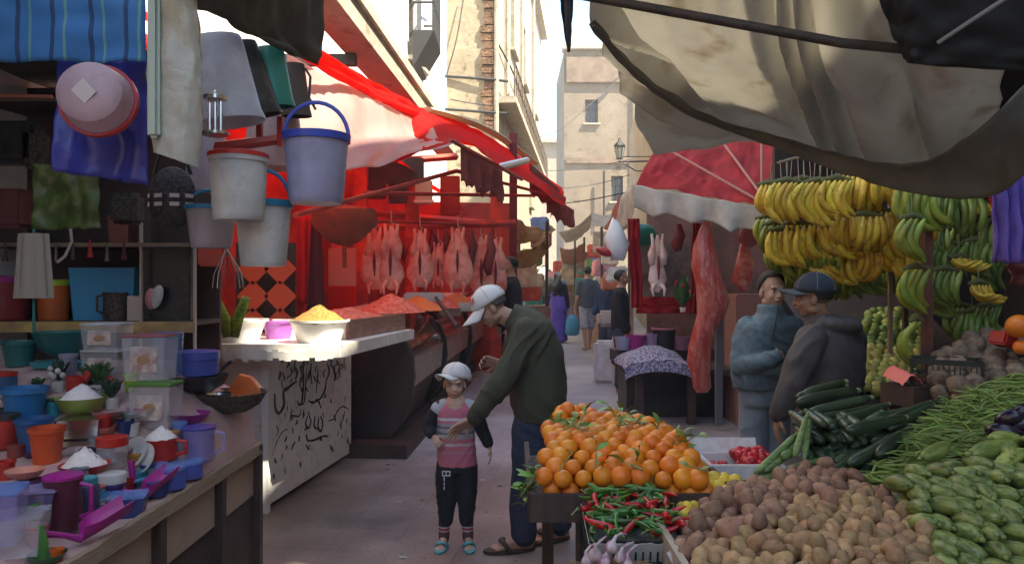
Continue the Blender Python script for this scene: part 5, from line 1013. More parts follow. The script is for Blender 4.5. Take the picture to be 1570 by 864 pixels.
keep, rest = alls[:300], alls[300:]; print('potatoes', len(alls))
scatter('potato', potm, M_pr, [p for _, p, c_ in keep if c_ == 'r'], 'reddish brown potato in the upper left part of the big potato heap', 'potato', 'reddish potatoes heaped on the table')
scatter('potato', potm2, M_pb, [p for _, p, c_ in keep if c_ == 'b'], 'light brown potato in the lower right part of the big potato heap', 'potato', 'light brown potatoes heaped on the table')
mb = MB()
for p, c_ in [(p, c_) for _, p, c_ in rest] + [(p, 'b' if inpoly(*proj(p.x, p.y, p.z + .032), br_poly) else 'r') for p in sub]:
    me = random.choice(potm); E = Euler(rr3()).to_matrix(); mb.cur = 0 if c_ == 'r' else 1; mb.add([E @ v.co + p for v in me.vertices], [tuple(f.vertices) for f in me.polygons])
mb.build('potatoes', [M_pr, M_pb], label='remaining potatoes at the back and underside of the big heap', cat='potatoes', kind='stuff', ang=180, origin=(0, 0, 0))
base_sheet('sacking', 'dark sacking spread under the potatoes', 'sacking', mat('sacking', (.09, .06, .04), r=.95, bs=60, bd=.6), z_pot, (.475, 1.6), (1.85, 3.05), .06, pot_poly)
# marrows
z_mar = lambda x, y: .845 + .30 * (y - 2.0) + .02 * nz(x * 4, y * 4)
mar_poly = [(1372, 745), (1395, 705), (1440, 690), (1500, 672), (1570, 664), (1720, 660), (1720, 905), (1448, 905), (1432, 840), (1400, 785)]
def marrow(k, L=.056, r=.029):
    mb = MB(); n = 9; pts = []; rad = []
    for i in range(n): u = i / (n - 1); pts.append(((u - .5) * 2 * L, .006 * math.sin(u * 3 + k), .004 * math.sin(u * 4))); rad.append(r * (math.sin(math.pi * (.06 + .88 * u))) ** .55 * (1.05 - .15 * u))
    mb.tube(pts, rad, 14)
    for v in mb.v: an = math.atan2(v.z, v.y); v.y *= 1 + .03 * math.cos(an * 7); v.z *= 1 + .03 * math.cos(an * 7)
    mb.tube([((-L * 1.0), 0, 0), (-L * 1.22, 0, .002)], [.009, .007], 7)
    return mb.mesh('m', ang=180)
def veg_mat(name, c, c2, sc, c3, nscale=(.25, 1, 1), r=.42, sc2=None): return mat(name, c, r=r, var=.2, hv=.01, ns=sc, c2=c2, nd=(.45, .58), ns2=sc2 or sc * 3, c3=c3, bs=60, bd=.25, bdist=.003, nscale=nscale)
M_mar = veg_mat('pale_marrow_skin', (.21, .265, .075), (.075, .12, .025), 60, (.33, .37, .15))
M_mar2 = veg_mat('yellow_green_courgette', (.32, .38, .09), (.17, .25, .05), 50, (.42, .46, .18))
random.seed(33)
marm = [marrow(k) for k in range(5)]; marl = [marrow(k, .11, .033) for k in range(3)]
pts = pile_pts(mar_poly, z_mar, .066, .064, (1.0, 2.4), (1.95, 2.95), .14)
top = [p for p in pts if p.y > 2.52]; low = [p for p in pts if p.y <= 2.52]
mid = [p + Vector((.03, .03, -.06)) for p in pts]
scatter('marrow', marm, M_mar, low + mid, 'short pale green marrow in the heap at the right corner', 'marrow', 'short pale green marrows', rot=lambda: (random.uniform(0, 6.28), random.uniform(-.1, .3), R(98) + random.uniform(-.35, .35)), sc=(.9, 1.12))
top = [p + Vector((0, 0, .015)) for p in top if random.random() < .6]
scatter('courgette', marl, M_mar2, top, 'long pale courgette lying on top of the marrow heap', 'courgette', 'long pale courgettes on the marrow heap', rot=lambda: (random.uniform(0, 6.28), random.uniform(-.15, .15), R(35) + random.uniform(-.5, .5)), sc=(.8, 1.1))
base_sheet('marrow_cloth', 'dark green cloth below the marrows', 'cloth', mat('dark_green_cloth', (.03, .05, .02), r=.95), z_mar, (1.0, 2.4), (1.9, 2.95), .12, mar_poly)
mb = MB(); mb.box((1.3, 1.93, .83), (.12, .1, .03), (.3, .2, .5), bev=.008); mb.build('plastic_wrap', mat('clear_wrap', (.65, .65, .7), r=.2, alpha=.7), label='crumpled clear plastic wrap at the bottom of the marrow heap', cat='plastic')
# green beans
z_bean = lambda x, y: .905 + .2 * (x - 1.33) + .3 * (y - 2.75)
bean_poly = [(1318, 742), (1350, 718), (1385, 700), (1400, 672), (1430, 640), (1470, 615), (1520, 590), (1570, 576), (1720, 560), (1720, 665), (1570, 672), (1500, 682), (1440, 700), (1395, 720), (1375, 752)]
def bean(k):
    mb = MB(); L = random.uniform(.05, .075); c_ = random.uniform(-.02, .03); pts = [((u - .5) * 2 * L, c_ * (1 - (2 * u - 1) ** 2), .006 * math.sin(u * 6 + k)) for u in np.linspace(0, 1, 7)]
    mb.tube(pts, [.0012, .0034, .004, .0038, .004, .0034, .0008], 6); return mb.mesh('m', ang=180)
random.seed(35)
beans = [bean(k) for k in range(8)]; M_bean = mat('green_bean_skin', (.20, .30, .06), r=.45, var=.35, hv=.02); 
pts = pile_pts(bean_poly, z_bean, .05, .016, (1.2, 2.6), (2.6, 3.5), .5)
random.shuffle(pts); print('bean pts', len(pts)); 
hi = [p + Vector((0, 0, random.uniform(.004, .022))) for p in pts[:300]]
scatter('green_bean', beans, M_bean, hi, 'slim green bean on the surface of the bean heap', 'bean', 'green beans heaped on the table', rot=lambda: (random.uniform(0, 6.28), random.uniform(-.35, .35), R(-18) + random.gauss(0, .6)), sc=(.8, 1.25))
mb = MB()
for k in range(2600):
    p = random.choice(pts); a = R(-18) + random.gauss(0, .6); b = random.uniform(-.2, .2); L = random.uniform(.045, .08); d_ = Vector((math.cos(a) * math.cos(b), math.sin(a) * math.cos(b), math.sin(b))); q = p + Vector((random.uniform(-.03, .03), random.uniform(-.02, .02), random.uniform(-.03, .006))); c_ = Vector((-d_.y, d_.x, 0)) * random.uniform(-.015, .015)
    mb.tube([q - d_ * L, q + c_, q + d_ * L], [.0012, .0038, .001], 5, cap=False)
mb.build('green_beans', mat('green_bean_mass', (.16, .25, .05), r=.5, ns=25, c2=(.26, .34, .10), nd=(.4, .6)), label='tangled mass of green beans below the top layer', cat='beans', kind='stuff', ang=180, origin=(0, 0, 0))
base_sheet('bean_cloth', 'dark cloth below the green beans', 'cloth', mat('dark_green_cloth', (.03, .05, .02)), z_bean, (1.2, 2.6), (2.6, 3.5), .05, bean_poly)
# dark courgettes
M_cuc = mat('dark_courgette_skin', (.035, .062, .030), r=.33, var=.3, ns=60, c2=(.045, .075, .035), nd=(.48, .58), nscale=(.2, 1, 1))
M_stem = mat('pale_stem', (.20, .28, .10), r=.6)
random.seed(37)
def courgette(a, b, r, label, group='dark green courgettes stacked behind the potatoes', m=None, name='courgette', cat='courgette'):
    a = Vector(a); b = Vector(b); d_ = b - a; t = thing(name, label, cat, (a + b) / 2 - Vector((0, 0, r)), group); n = 9; pts = []; rad = []
    sg = Vector((random.uniform(-1, 1), random.uniform(-1, 1), random.uniform(-.6, .6))) * d_.length * .03
    for i in range(n): u = i / (n - 1); pts.append(a + d_ * u + sg * math.sin(math.pi * u)); rad.append(r * min(1, (math.sin(math.pi * min(.5, .10 + u * 1.6))) ** .7) * (1 - .28 * u) * (.75 if i == n - 1 else 1))
    rad[0] = r * .45
    mb = MB(); mb.tube(pts, rad, 12); mb.build('flesh', m or M_cuc, t, ang=180)
    mb = MB(); mb.tube([pts[-1], pts[-1] + d_.normalized() * .025], [r * .48, r * .38], 7); mb.build('stem', M_stem, t)
k = 0
rowsC = []
for j in range(8):        # stacked layers going up and back
    y0 = 3.02 + j * .055; zz = .885 + j * .029
    rowsC.append((1.20 + .01 * j, 1.62 - .012 * j, y0, zz))
for j, (xa, xb, y0, zz) in enumerate(rowsC):
    for s in range(2):
        courgette((xa + random.uniform(-.03, .03) + .03 * s, y0 + random.uniform(-.01, .01) - .03 * s, zz + .02 * s), (xb + random.uniform(-.03, .02) + .03 * s, y0 + .10 - .02 * s, zz + .035 + .02 * s + .01 * random.random()), random.uniform(.024, .031), ORD[k] + ' long dark courgette counted from the front of the crosswise stack'); k += 1
for j in range(14):
    px = 1240 + (j % 5) * 21 + random.uniform(-5, 5); py = 655 + (j // 5) * 24 + random.uniform(-4, 4); p = P(px, py, 2.98 + .03 * (2 - j // 5)); courgette(p, p + Vector((random.uniform(.0, .06), .22, .02)), random.uniform(.022, .028), 'dark courgette pointing its blunt end at the camera left of the stack', 'dark courgettes showing their ends')
for j, (x0, y0, x1, y1, r_, lb_) in enumerate(((1300, 712, 1372, 668, .027, 'dark courgette slanting upwards in front of the stack'), (1345, 700, 1400, 660, .028, 'dark courgette nearest the beans'), (1310, 735, 1352, 700, .024, 'lowest dark courgette above the potatoes'), (1275, 725, 1330, 690, .025, 'dark courgette lying over the blunt ends'), (1300, 660, 1385, 640, .026, 'dark courgette lying along the middle of the stack'))):
    courgette(P(x0, y0, 2.86 - .01 * j), P(x1, y1, 3.0), r_, lb_)
for j in range(16):
    x0, y0 = random.uniform(1275, 1365), random.uniform(630, 715); courgette(P(x0, y0, 2.93 + (715 - y0) * .003), P(x0 + random.uniform(45, 80), y0 - random.uniform(5, 45), 3.12 + (715 - y0) * .003), random.uniform(.021, .028), 'dark courgette lying loosely across the front of the courgette stack', 'loose dark courgettes across the stack')
M_lcu = veg_mat('light_courgette_skin', (.17, .26, .09), (.09, .16, .05), 60, (.25, .35, .15))
for j, (x0, y0, x1, y1, r_, lb_) in enumerate(((1150, 740, 1258, 704, .022, 'upper long light green courgette left of the dark stack'), (1120, 750, 1252, 722, .022, 'lower long light green courgette above the potatoes'), (1158, 726, 1218, 668, .017, 'thin green courgette standing up beside the white box'), (1172, 722, 1230, 672, .016, 'second thin green courgette beside the white box'), (1218, 700, 1236, 640, .015, 'upright green courgette with its stem up'), (1232, 705, 1240, 650, .014, 'short upright green courgette'), (1200, 700, 1222, 690, .02, 'short green courgette among the upright ones'))):
    courgette(P(x0, y0, 2.9), P(x1, y1, 3.0), r_, lb_, 'light green courgettes', M_lcu)
mb = MB(); mb.hexa([Vector(q) for q in ((1.12, 2.85, .70), (1.8, 2.85, .70), (1.8, 3.45, .70), (1.38, 3.45, .70))], [Vector(q) for q in ((1.12, 2.85, .80), (1.8, 2.85, .84), (1.8, 3.45, 1.0), (1.40, 3.45, .98))]); mb.build('display_crate', M_dkwood, label='dark wooden wedge under the dark courgettes', cat='crate', smooth=False)
# aubergines
M_aub = mat('aubergine_skin', (.022, .012, .028), r=.15, var=.2)
random.seed(39)
aub = [lumpy((.055, .032, .032), .1, 1.5, k) for k in range(2)]
pts = [P(x, y, 2.72) for x, y in ((1548, 640), (1566, 650), (1555, 668), (1575, 672), (1540, 662), (1580, 640), (1562, 690), (1585, 700), (1590, 655), (1570, 630))]
scatter('aubergine', aub, M_aub, pts, 'glossy dark aubergine at the right frame edge above the marrows', 'aubergine', 'glossy dark aubergines', rot=lambda: (0, random.uniform(-.5, .5), random.uniform(-1, 1)))
mb = MB(); mb.box((2.0, 3.0, .86), (.5, .5, .3)); mb.build('wooden_box', M_dkwood, label='dark box under the aubergines and beans at the right', cat='box', smooth=False)
# --- root vegetables behind
M_root = mat('root_skin', (.27, .19, .13), r=.9, var=.3, ns=20, c2=(.16, .11, .075), bs=50, bd=1, bdist=.008)
rootm = [lumpy((.056, .055, .05), .28, 2.2, k) for k in range(5)]
z_root = lambda x, y: 1.145 + .30 * (y - 3.7)
root_poly = [(1415, 560), (1440, 545), (1470, 525), (1520, 512), (1570, 510), (1720, 500), (1720, 610), (1570, 585), (1500, 590), (1470, 600), (1425, 575)]
random.seed(41)
pts = pile_pts(root_poly, z_root, .095, .085, (1.9, 3.4), (3.5, 4.6), .25)
scatter('celeriac', rootm, M_root, pts + [p - Vector((0, .02, .07)) for p in pts], 'knobbly brown root in the heap behind the green beans', 'root vegetable', 'knobbly brown roots heaped behind the beans', sc=(.75, 1.15))
base_sheet('root_bed', 'dark board under the brown roots', 'board', M_dkwood, z_root, (1.9, 3.4), (3.5, 4.6), .12, root_poly)
def crate(c, w_, d_, h, label, m, rz=0, slats=7, name='crate', tilt=0, liner=None):
    """open lattice crate, c = base centre"""
    t = thing(name, label, 'crate', c); E = Euler((tilt, 0, rz)).to_matrix(); th = .008
    for nm, s0, s1 in (('front_side', Vector((-w_ / 2, -d_ / 2, 0)), Vector((w_ / 2, -d_ / 2, 0))), ('back_side', Vector((-w_ / 2, d_ / 2, 0)), Vector((w_ / 2, d_ / 2, 0))), ('end_side', Vector((-w_ / 2, -d_ / 2, 0)), Vector((-w_ / 2, d_ / 2, 0))), ('end_side', Vector((w_ / 2, -d_ / 2, 0)), Vector((w_ / 2, d_ / 2, 0)))):
        mb = MB(); L = (s1 - s0).length; dr = (s1 - s0) / L; az = math.atan2(dr.y, dr.x); n = int(L / .022)
        for z0, hh in ((.012, .024), (h * .5, .012), (h - .012, .026)): mid_ = (s0 + s1) / 2 + Vector((0, 0, z0)); mb.box(c + E @ mid_, (L, th, hh), M=E @ Euler((0, 0, az)).to_matrix())
        for i in range(n + 1): q = s0 + dr * (L * i / n) + Vector((0, 0, h / 2)); mb.box(c + E @ q, (.006 if 0 < i < n else .016, th * .8, h), M=E @ Euler((0, 0, az)).to_matrix())
        mb.build(nm, m, t, smooth=False)
    mb = MB(); mb.box(c + E @ Vector((0, 0, .006)), (w_ - .01, d_ - .01, .008), M=E); mb.build('bottom', m, t, smooth=False)
    if liner: mb = MB(); mb.sheet([[c + E @ Vector((w_ * .5 * a_ * (1.05), d_ * .5 * b_ * 1.05, h * (.96 if max(abs(a_), abs(b_)) > .93 else .55) + .008 * nz(a_ * 7, b_ * 7))) for a_ in np.linspace(-1, 1, 24)] for b_ in np.linspace(-1, 1, 24)], .002); mb.build('liner', liner, t)
    return t
M_crate = mat('black_crate_plastic', (.02, .025, .022), r=.5)
crate(P(1450, 598, 3.75), .3, .22, .16, 'dark lattice crate holding the leftmost brown roots', M_crate, rz=-.5)
p = P(1395, 600, 3.7); t = thing('cardboard_box', 'open cardboard box with pink paper lining behind the courgettes', 'box', p); mb = MB(); mb.box(p + Vector((.03, .06, -.02)), (.17, .2, .1), (0, 0, .35)); mb.build('box_body', M_brn, t, smooth=False)
mb = MB(); mb.sheet([[p + Vector((-.05 + .10 * u - .02 * v, -.03 + .16 * v, .035 + .05 * math.sin(u * 3) + .03 * v + .01 * nz(u * 9, v * 9))) for u in np.linspace(0, 1, 12)] for v in np.linspace(0, 1, 12)], .003); mb.build('pink_paper', mat('coral_paper', (.72, .16, .13), r=.6), t)
# --- guavas / citrus pile in the background
random.seed(43)
M_gy = mat('yellow_fruit_skin', (.62, .48, .10), r=.5, var=.25, hv=.02, ns=14, c2=(.34, .34, .08)); M_gg = mat('yellow_green_fruit_skin', (.27, .32, .06), r=.45, var=.3, hv=.03, ns=14, c2=(.16, .25, .04))
gm = [lumpy((.036, .035, .038), .08, 1.5, k) for k in range(4)]; gm2 = [q.copy() for q in gm]
z_g = lambda x, y: .99 + .52 * (y - 4.75)
gp = [(1322, 482), (1345, 472), (1385, 478), (1412, 492), (1418, 560), (1372, 596), (1330, 605), (1318, 560)]
pts = pile_pts(gp, z_g, .066, .05, (2.1, 3.1), (4.6, 5.8), .2)
ye = [p for p in pts if proj(*p)[1] > 532]; gr = [p for p in pts if proj(*p)[1] <= 532]
scatter('guava', gm, M_gy, ye, 'yellow fruit in the lower half of the pile behind the hooded man', 'fruit', 'yellow fruit piled behind the hooded man'); scatter('guava', gm2, M_gg, gr, 'yellow green fruit in the upper half of the pile behind the hooded man', 'fruit', 'yellow green fruit piled behind the hooded man')
mb = MB(); mb.sheet([[(x, y, z_g(x, y) - .04) for x in np.linspace(2.1, 3.1, 6)] for y in np.linspace(4.6, 5.9, 6)]); mb.build('fruit_bed', M_dkwood, label='sloping dark board under the yellow fruit', cat='board')
# big orange fruit at the right edge
og = [lumpy((.0345, .0345, .0335), .025, 2, k, 22, 15) for k in range(3)]
M_orange = mat('orange_peel', (.82, .27, .02), r=.38, var=.12, hv=.012, ns=9, c2=(.72, .2, .015), nd=(.4, .7), bs=220, bd=.35, bdist=.003)
for k, (x, y, s, lb_) in enumerate(((1562, 500, 1.75, 'large orange resting above the brown roots at the right edge'), (1592, 512, 1.6, 'orange just outside behind the large one'), (1566, 532, 1.1, 'small orange below the large one'))):
    o = link('orange', og[k], M_orange); o.location = P(x, y, 3.75); o.scale = (s,) * 3; tag(o, lb_, 'orange')
mb = MB(); mb.box(P(1538, 520, 3.85), (.09, .1, .07), (0, .3, .3), bev=.01); mb.build('red_packet', Mx_red, label='dark red packet beside the large orange', cat='packet')
mb = MB(); mb.box(P(1580, 560, 4.0), (.3, .3, .2)); mb.build('wooden_box', M_dkwood, label='dark wooden box under the large orange', cat='box')

# --- oranges
ot = thing('orange_table', 'dark wooden table heaped with oranges in the middle of the aisle', 'table', (.4, 2.95, 0))
z_or = lambda x, y: .918 + .13 * (y - 2.6) + .05 * math.exp(-((y - 2.85) / .25) ** 2) * 1 + .015 * nz(x * 6, y * 6)
mb = MB(); mb.box((.42, 2.98, .815), (.70, .84, .03)); mb.build('tabletop', M_dkwood, ot, smooth=False)
mb = MB(); mb.box((.42, 2.55, .845), (.72, .02, .095)); mb.build('front_rail', M_dkwood, ot, smooth=False)
mb = MB(); mb.box((.065, 2.98, .845), (.02, .84, .095)); mb.build('side_rail', M_dkwood, ot, smooth=False); mb = MB(); mb.box((.775, 2.98, .845), (.02, .84, .095)); mb.build('side_rail', M_dkwood, ot, smooth=False)
for x, y in ((.245, 2.58), (.72, 2.58), (.16, 3.36), (.72, 3.36)): mb = MB(); mb.box((x, y, .4), (.05, .05, .8)); mb.build('leg', M_dkwood, ot, smooth=False)
or_poly = [(820, 742), (826, 700), (836, 668), (850, 640), (860, 620), (880, 622), (905, 632), (960, 640), (1010, 652), (1042, 672), (1062, 698), (1085, 725), (1072, 750), (1040, 760), (820, 752)]
random.seed(45)
pts = pile_pts(or_poly, z_or, .067, .060, (.05, .9), (2.6, 3.6), .14)
sub = [p + Vector((.03, .02, -.05)) for p in pts if p.y < 3.3]
extra = [P(870, 628, 3.25), P(858, 640, 3.2), P(962, 650, 3.2), P(1000, 662, 3.15), P(1040, 690, 3.0), P(1055, 712, 2.85)]
M_olf = mat('citrus_leaf', (.16, .28, .05), r=.4, var=.35, hv=.02)
scatter('orange', og, M_orange, pts + sub + extra, 'orange heaped with leafy twigs on the dark table', 'orange', 'oranges heaped on the dark table')
def leafmesh(L, w_):
    mb = MB(); G = []
    for u in np.linspace(0, 1, 7): hw = w_ * math.sin(math.pi * (u * .93 + .03)) ** .8; G.append([(u * L, -hw, .15 * L * math.sin(u * 3) + .15 * hw), (u * L, 0, .15 * L * math.sin(u * 3)), (u * L, hw, .15 * L * math.sin(u * 3) + .15 * hw)])
    mb.sheet(G); return mb.mesh('m', ang=180)
lm = leafmesh(.06, .011)
random.seed(47)
def twig(p, n, lab, sp=.03, dirn=None, L=1):
    t = thing('leafy_twig', lab, 'twig', p, 'leafy twigs among the oranges')
    mb = MB(); d_ = Vector((random.uniform(-1, 1), random.uniform(-.4, 1), random.uniform(-.1, .5))).normalized() if dirn is None else Vector(dirn).normalized(); mb.tube([p, p + d_ * .05 * L, p + d_ * .1 * L], [.003, .0025, .001], 5); mb.build('stem', M_stem, t)
    for k in range(n):
        o = link('leaf', lm, M_olf, t); o.location = d_ * (.1 * L * (k + .5) / n); o.rotation_euler = (random.uniform(-.8, .8), random.uniform(-.9, .3), random.uniform(0, 6.28) if dirn is None else math.atan2(d_.y, d_.x) + random.uniform(-1.1, 1.1)); s = random.uniform(.6, 1.1) * L; o.scale = (s, s, s)
tp = random.sample([p for p in pts], 24)
for k, p in enumerate(tp): twig(p + Vector((random.uniform(-.03, .03), -.03, .034)), random.choice((2, 3, 4)), 'small leafy citrus twig tucked between the oranges')
for k in range(7): twig(Vector((.085 + random.uniform(-.02, .02), 2.56 + .02 * k, .96 + .01 * (k % 3) - .012 * k)), 4, 'drooping citrus twig at the left front corner of the oranges', dirn=(-.55, -.3, -.8), L=.9)
# --- chilli crate
random.seed(49)
cc_ = Vector((.385, 2.42, .70)); crate(cc_, .29, .27, .155, 'black lattice crate of chillies with a white liner', M_crate, tilt=.16, liner=mat('white_liner', (.6, .62, .6), r=.5, trans=.3))
crate(Vector((.40, 2.40, .53)), .32, .28, .15, 'lower black lattice crate below the chillies', M_crate); crate(Vector((.40, 2.40, .36)), .32, .28, .15, 'third black lattice crate down in the stack', M_crate)
mb = MB(); mb.box((.4, 2.4, .18), (.33, .28, .34)); mb.build('wooden_box', M_dkwood, label='dark wooden box at the foot of the crate stack', cat='box', smooth=False)
def chilli(k, L=.06, r=.0085):
    mb = MB(); pts = [((u - .35) * 2 * L, .012 * math.sin(u * 3 + k) * (k % 3), .010 * math.sin(u * 2.5)) for u in np.linspace(0, 1, 9)]; mb.tube(pts, [r * q for q in (.7, 1, 1.02, .95, .88, .75, .6, .38, .08)], 9); return mb.mesh('m', ang=180)
chm = [chilli(k) for k in range(5)]; chr_ = [chilli(k, .05, .011) for k in range(5)]
M_chg = mat('green_chilli_skin', (.05, .16, .03), r=.22, var=.5, hv=.03); M_chr = mat('red_chilli_skin', (.42, .012, .015), r=.22, var=.45)
z_ch = lambda x, y: .845 + .20 * (y - 2.30)
ptsc = [(x_, y_) for x_ in np.arange(.262, .515, .034) for y_ in np.arange(2.31, 2.555, .022)]
gch = []; rch = []
for x_, y_ in ptsc:
    q = Vector((x_ + random.uniform(-.015, .015), y_ + random.uniform(-.01, .01), z_ch(x_, y_) + random.uniform(-.006, .018)))
    edge = (x_ < .32 and y_ > 2.38) or (x_ > .44 and y_ < 2.5) or (.37 < x_ < .42 and y_ > 2.42)
    (rch if random.random() < (.62 if edge else .15) else gch).append(q)
rt = lambda: (random.uniform(0, 6.28), random.uniform(-.35, .25), random.uniform(0, 6.28))
scatter('chilli', chm, M_chg, gch, 'long green chilli in the lined black crate', 'chilli', 'green chillies in the black crate', rot=rt); scatter('chilli', chr_, M_chr, rch, 'dark red chilli in the lined black crate', 'chilli', 'red chillies in the black crate', rot=rt)
stm = MB(); stm.tube([(-.04, 0, 0), (-.052, .002, .004), (-.07, .006, .014)], [.006, .0025, .003], 6); stme = stm.mesh('m', ang=180); stme.materials.append(M_stem)
for o in [o for o in C.objects if o.name.startswith('chilli')]:
    s_ = bpy.data.objects.new('stem', stme); C.objects.link(s_); s_.parent = o
# garlic on straw
M_straw = mat('straw', (.38, .26, .15), r=.9, ns=30, c2=(.25, .16, .09))
gb = thing('garlic_crate', 'small wooden crate of straw holding garlic in front of the chillies', 'crate', (.30, 2.18, .60)); mb = MB(); mb.box((.30, 2.18, .66), (.26, .22, .14)); mb.build('box_body', M_dkwood, gb, smooth=False)
mb = MB(); mb.box((.30, 2.18, .30), (.3, .24, .58)); mb.build('wooden_box', M_dkwood, label='wooden box under the garlic crate', cat='box', smooth=False)
mb = MB(); random.seed(51)
for k in range(420): c = Vector((.30 + random.uniform(-.12, .12), 2.18 + random.uniform(-.09, .09), .755 + random.uniform(0, .02))); a = random.uniform(0, 6.28); d_ = Vector((math.cos(a), math.sin(a), random.uniform(-.2, .3))) * random.uniform(.02, .045); mb.tube([c - d_, c + d_], [.0016, .0012], 4, cap=False)
mb.build('straw_bed', M_straw, label='bed of loose straw under the garlic', cat='straw', kind='stuff', origin=(0, 0, 0))
M_gar = mat('garlic_skin', (.62, .52, .52), r=.5, ns=12, c2=(.42, .2, .32), nd=(.45, .6), nscale=(4, 4, .4))
for k, (x, y, s) in enumerate(((912, 850, .95), (937, 838, .85), (950, 854, .75), (926, 860, .9), (899, 860, .7), (962, 864, .75))):
    p = P(x, y, 2.17); t = thing('garlic_bulb', ['largest white garlic bulb at the left of the straw', 'topmost round garlic bulb', 'violet striped garlic bulb at the right', 'garlic bulb at the front edge', 'small garlic bulb half hidden in straw', 'lowest violet garlic bulb'][k], 'garlic', p, 'garlic bulbs on the straw'); mb = MB(); n = 21
    E = Euler((random.uniform(-.5, .5), random.uniform(-.6, .6), 0)).to_matrix()
    mb.lathe([(.006, -.019 * s), (.018 * s, -.014 * s), (.022 * s, 0), (.017 * s, .013 * s), (.006, .024 * s), (.004, .045 * s)], n, p, E, capt=True)
    mb.build('bulb', M_gar, t, ang=180); mb = MB(); mb.tube([p + E @ Vector((0, 0, .04 * s)), p + E @ Vector((.012, 0, .06 * s)), p + E @ Vector((.03, .01, .07 * s))], [.004, .0035, .002], 6); mb.build('stalk', M_gar, t)
mb = MB(); mb.tube([P(1025, 846, 2.15), P(1045, 880, 2.1)], .008, 4); mb.build('white_stick', Mx_white, label='pale plastic stick leaning between crates and potatoes', cat='stick')
# lemons
random.seed(53)
M_lem = mat('lemon_peel', (.78, .55, .06), r=.4, var=.12, bs=200, bd=.3, bdist=.002)
lem = [lumpy((.030, .024, .024), .04, 1.5, k) for k in range(3)]
z_lem = lambda x, y: .845 + .16 * (y - 2.5)
pts = pile_pts([(1040, 795), (1042, 762), (1070, 732), (1110, 730), (1136, 738), (1130, 750), (1080, 768), (1052, 800)], z_lem, .048, .042, (.5, .9), (2.35, 3.0), .2)
scatter('lemon', lem, M_lem, pts + [p - Vector((0, 0, .04)) for p in pts], 'yellow lemon between the oranges and the potatoes', 'lemon', 'lemons between oranges and potatoes')
mb = MB(); mb.sheet([[(x, y, z_lem(x, y) - .06) for x in (.5, .7, .88)] for y in (2.3, 2.7, 3.0)]); mb.build('lemon_board', M_dkwood, label='slanted board under the lemons', cat='board')
# white foam box with strawberries
p = P(1132, 728, 3.05); t = thing('foam_box', 'white foam box with red berries beside the oranges', 'box', p); M_foam = mat('white_foam', (.70, .68, .68), r=.8, ns=20, c2=(.6, .55, .56))
w2, d2, h2 = .30, .22, .07
for c_, s_ in (((0, -d2 / 2, h2 / 2), (w2, .02, h2)), ((0, d2 / 2, h2 / 2), (w2, .02, h2)), ((-w2 / 2 + .01, 0, h2 / 2), (.02, d2 - .022, h2)), ((w2 / 2 - .01, 0, h2 / 2), (.02, d2 - .022, h2))): mb = MB(); mb.box(p + Vector(c_), s_, bev=.004); mb.build('box_wall', M_foam, t)
mb = MB(); mb.box(p + Vector((0, 0, .012)), (w2 - .03, d2 - .03, .02)); mb.build('box_bottom', M_foam, t)
mb = MB(); mb.box(p + Vector((-.03, d2 / 2 + .03, h2 + .005)), (.30, .012, .10), (-.5, 0, 0)); mb.build('open_flap', M_foam, t)
random.seed(55); M_berry = mat('strawberry_skin', (.50, .02, .03), r=.3, var=.4, bs=60, bd=.4, bdist=.003)
bm_ = [lumpy((.016, .014, .018), .15, 2, k, 10, 7) for k in range(3)]
scatter('strawberry', bm_, M_berry, [p + Vector((random.uniform(.0, .12), random.uniform(-.09, .09), .045 + random.uniform(0, .05))) for k in range(110)], 'red berry heaped in the white foam box', 'berry', 'red berries in the foam box')
scatter('pink_berry', [bm_[0].copy()], mat('pink_berry', (.62, .2, .26), r=.5), [p + Vector((random.uniform(-.14, -.03), random.uniform(-.06, .08), .03)) for k in range(14)], 'pale pink berry in the left half of the foam box', 'berry', 'pale berries in the foam box')
mb = MB(); mb.box((1.02, 3.1, .45), (.6, .5, .78)); mb.build('wooden_box', M_dkwood, label='large dark box carrying the white foam box', cat='box', smooth=False)

# ================================================================ BANANA STALL
bs_ = thing('banana_stall', 'dark covered stall with bananas hanging from its front bar', 'market stall', (3.1, 5.3, 0))
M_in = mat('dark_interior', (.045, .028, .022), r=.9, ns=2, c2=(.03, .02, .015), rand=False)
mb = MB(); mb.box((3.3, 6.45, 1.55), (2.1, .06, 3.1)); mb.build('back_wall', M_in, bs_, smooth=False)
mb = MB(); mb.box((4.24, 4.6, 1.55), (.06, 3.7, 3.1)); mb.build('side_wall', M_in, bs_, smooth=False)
mb = MB(); mb.box((3.35, 4.7, 2.98), (1.9, 3.5, .05)); mb.build('roof', M_in, bs_, smooth=False)  # unseen roof added to darken the stall
mb = MB(); mb.box(P(1421, 440, 4.15), (.045, .045, 2.6)); mb.build('post', mat('russet_post', (.20, .07, .04), r=.7, ns=8, c2=(.1, .04, .03)), bs_, smooth=False)
mb = MB(); mb.box(P(1388, 480, 5.2), (.03, .03, 2.4)); mb.build('post', M_brn, bs_, smooth=False)
mb = MB(); mb.box(P(1365, 470, 5.0), (.025, .025, 2.4)); mb.build('post', mat('tan_post', (.25, .17, .1), r=.8), bs_, smooth=False)
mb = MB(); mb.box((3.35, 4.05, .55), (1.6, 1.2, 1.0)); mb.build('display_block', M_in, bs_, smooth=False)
for a, b in ((P(1168, 287, 4.5), P(1420, 262, 4.4)), (P(1175, 352, 4.6), P(1420, 340, 4.5)), (P(1170, 375, 4.9), P(1420, 378, 4.9)), (P(1190, 408, 5.2), P(1420, 412, 5.2))): mb = MB(); mb.tube([a, b], .012, 6); mb.build('hanging_bar', M_brn, bs_)
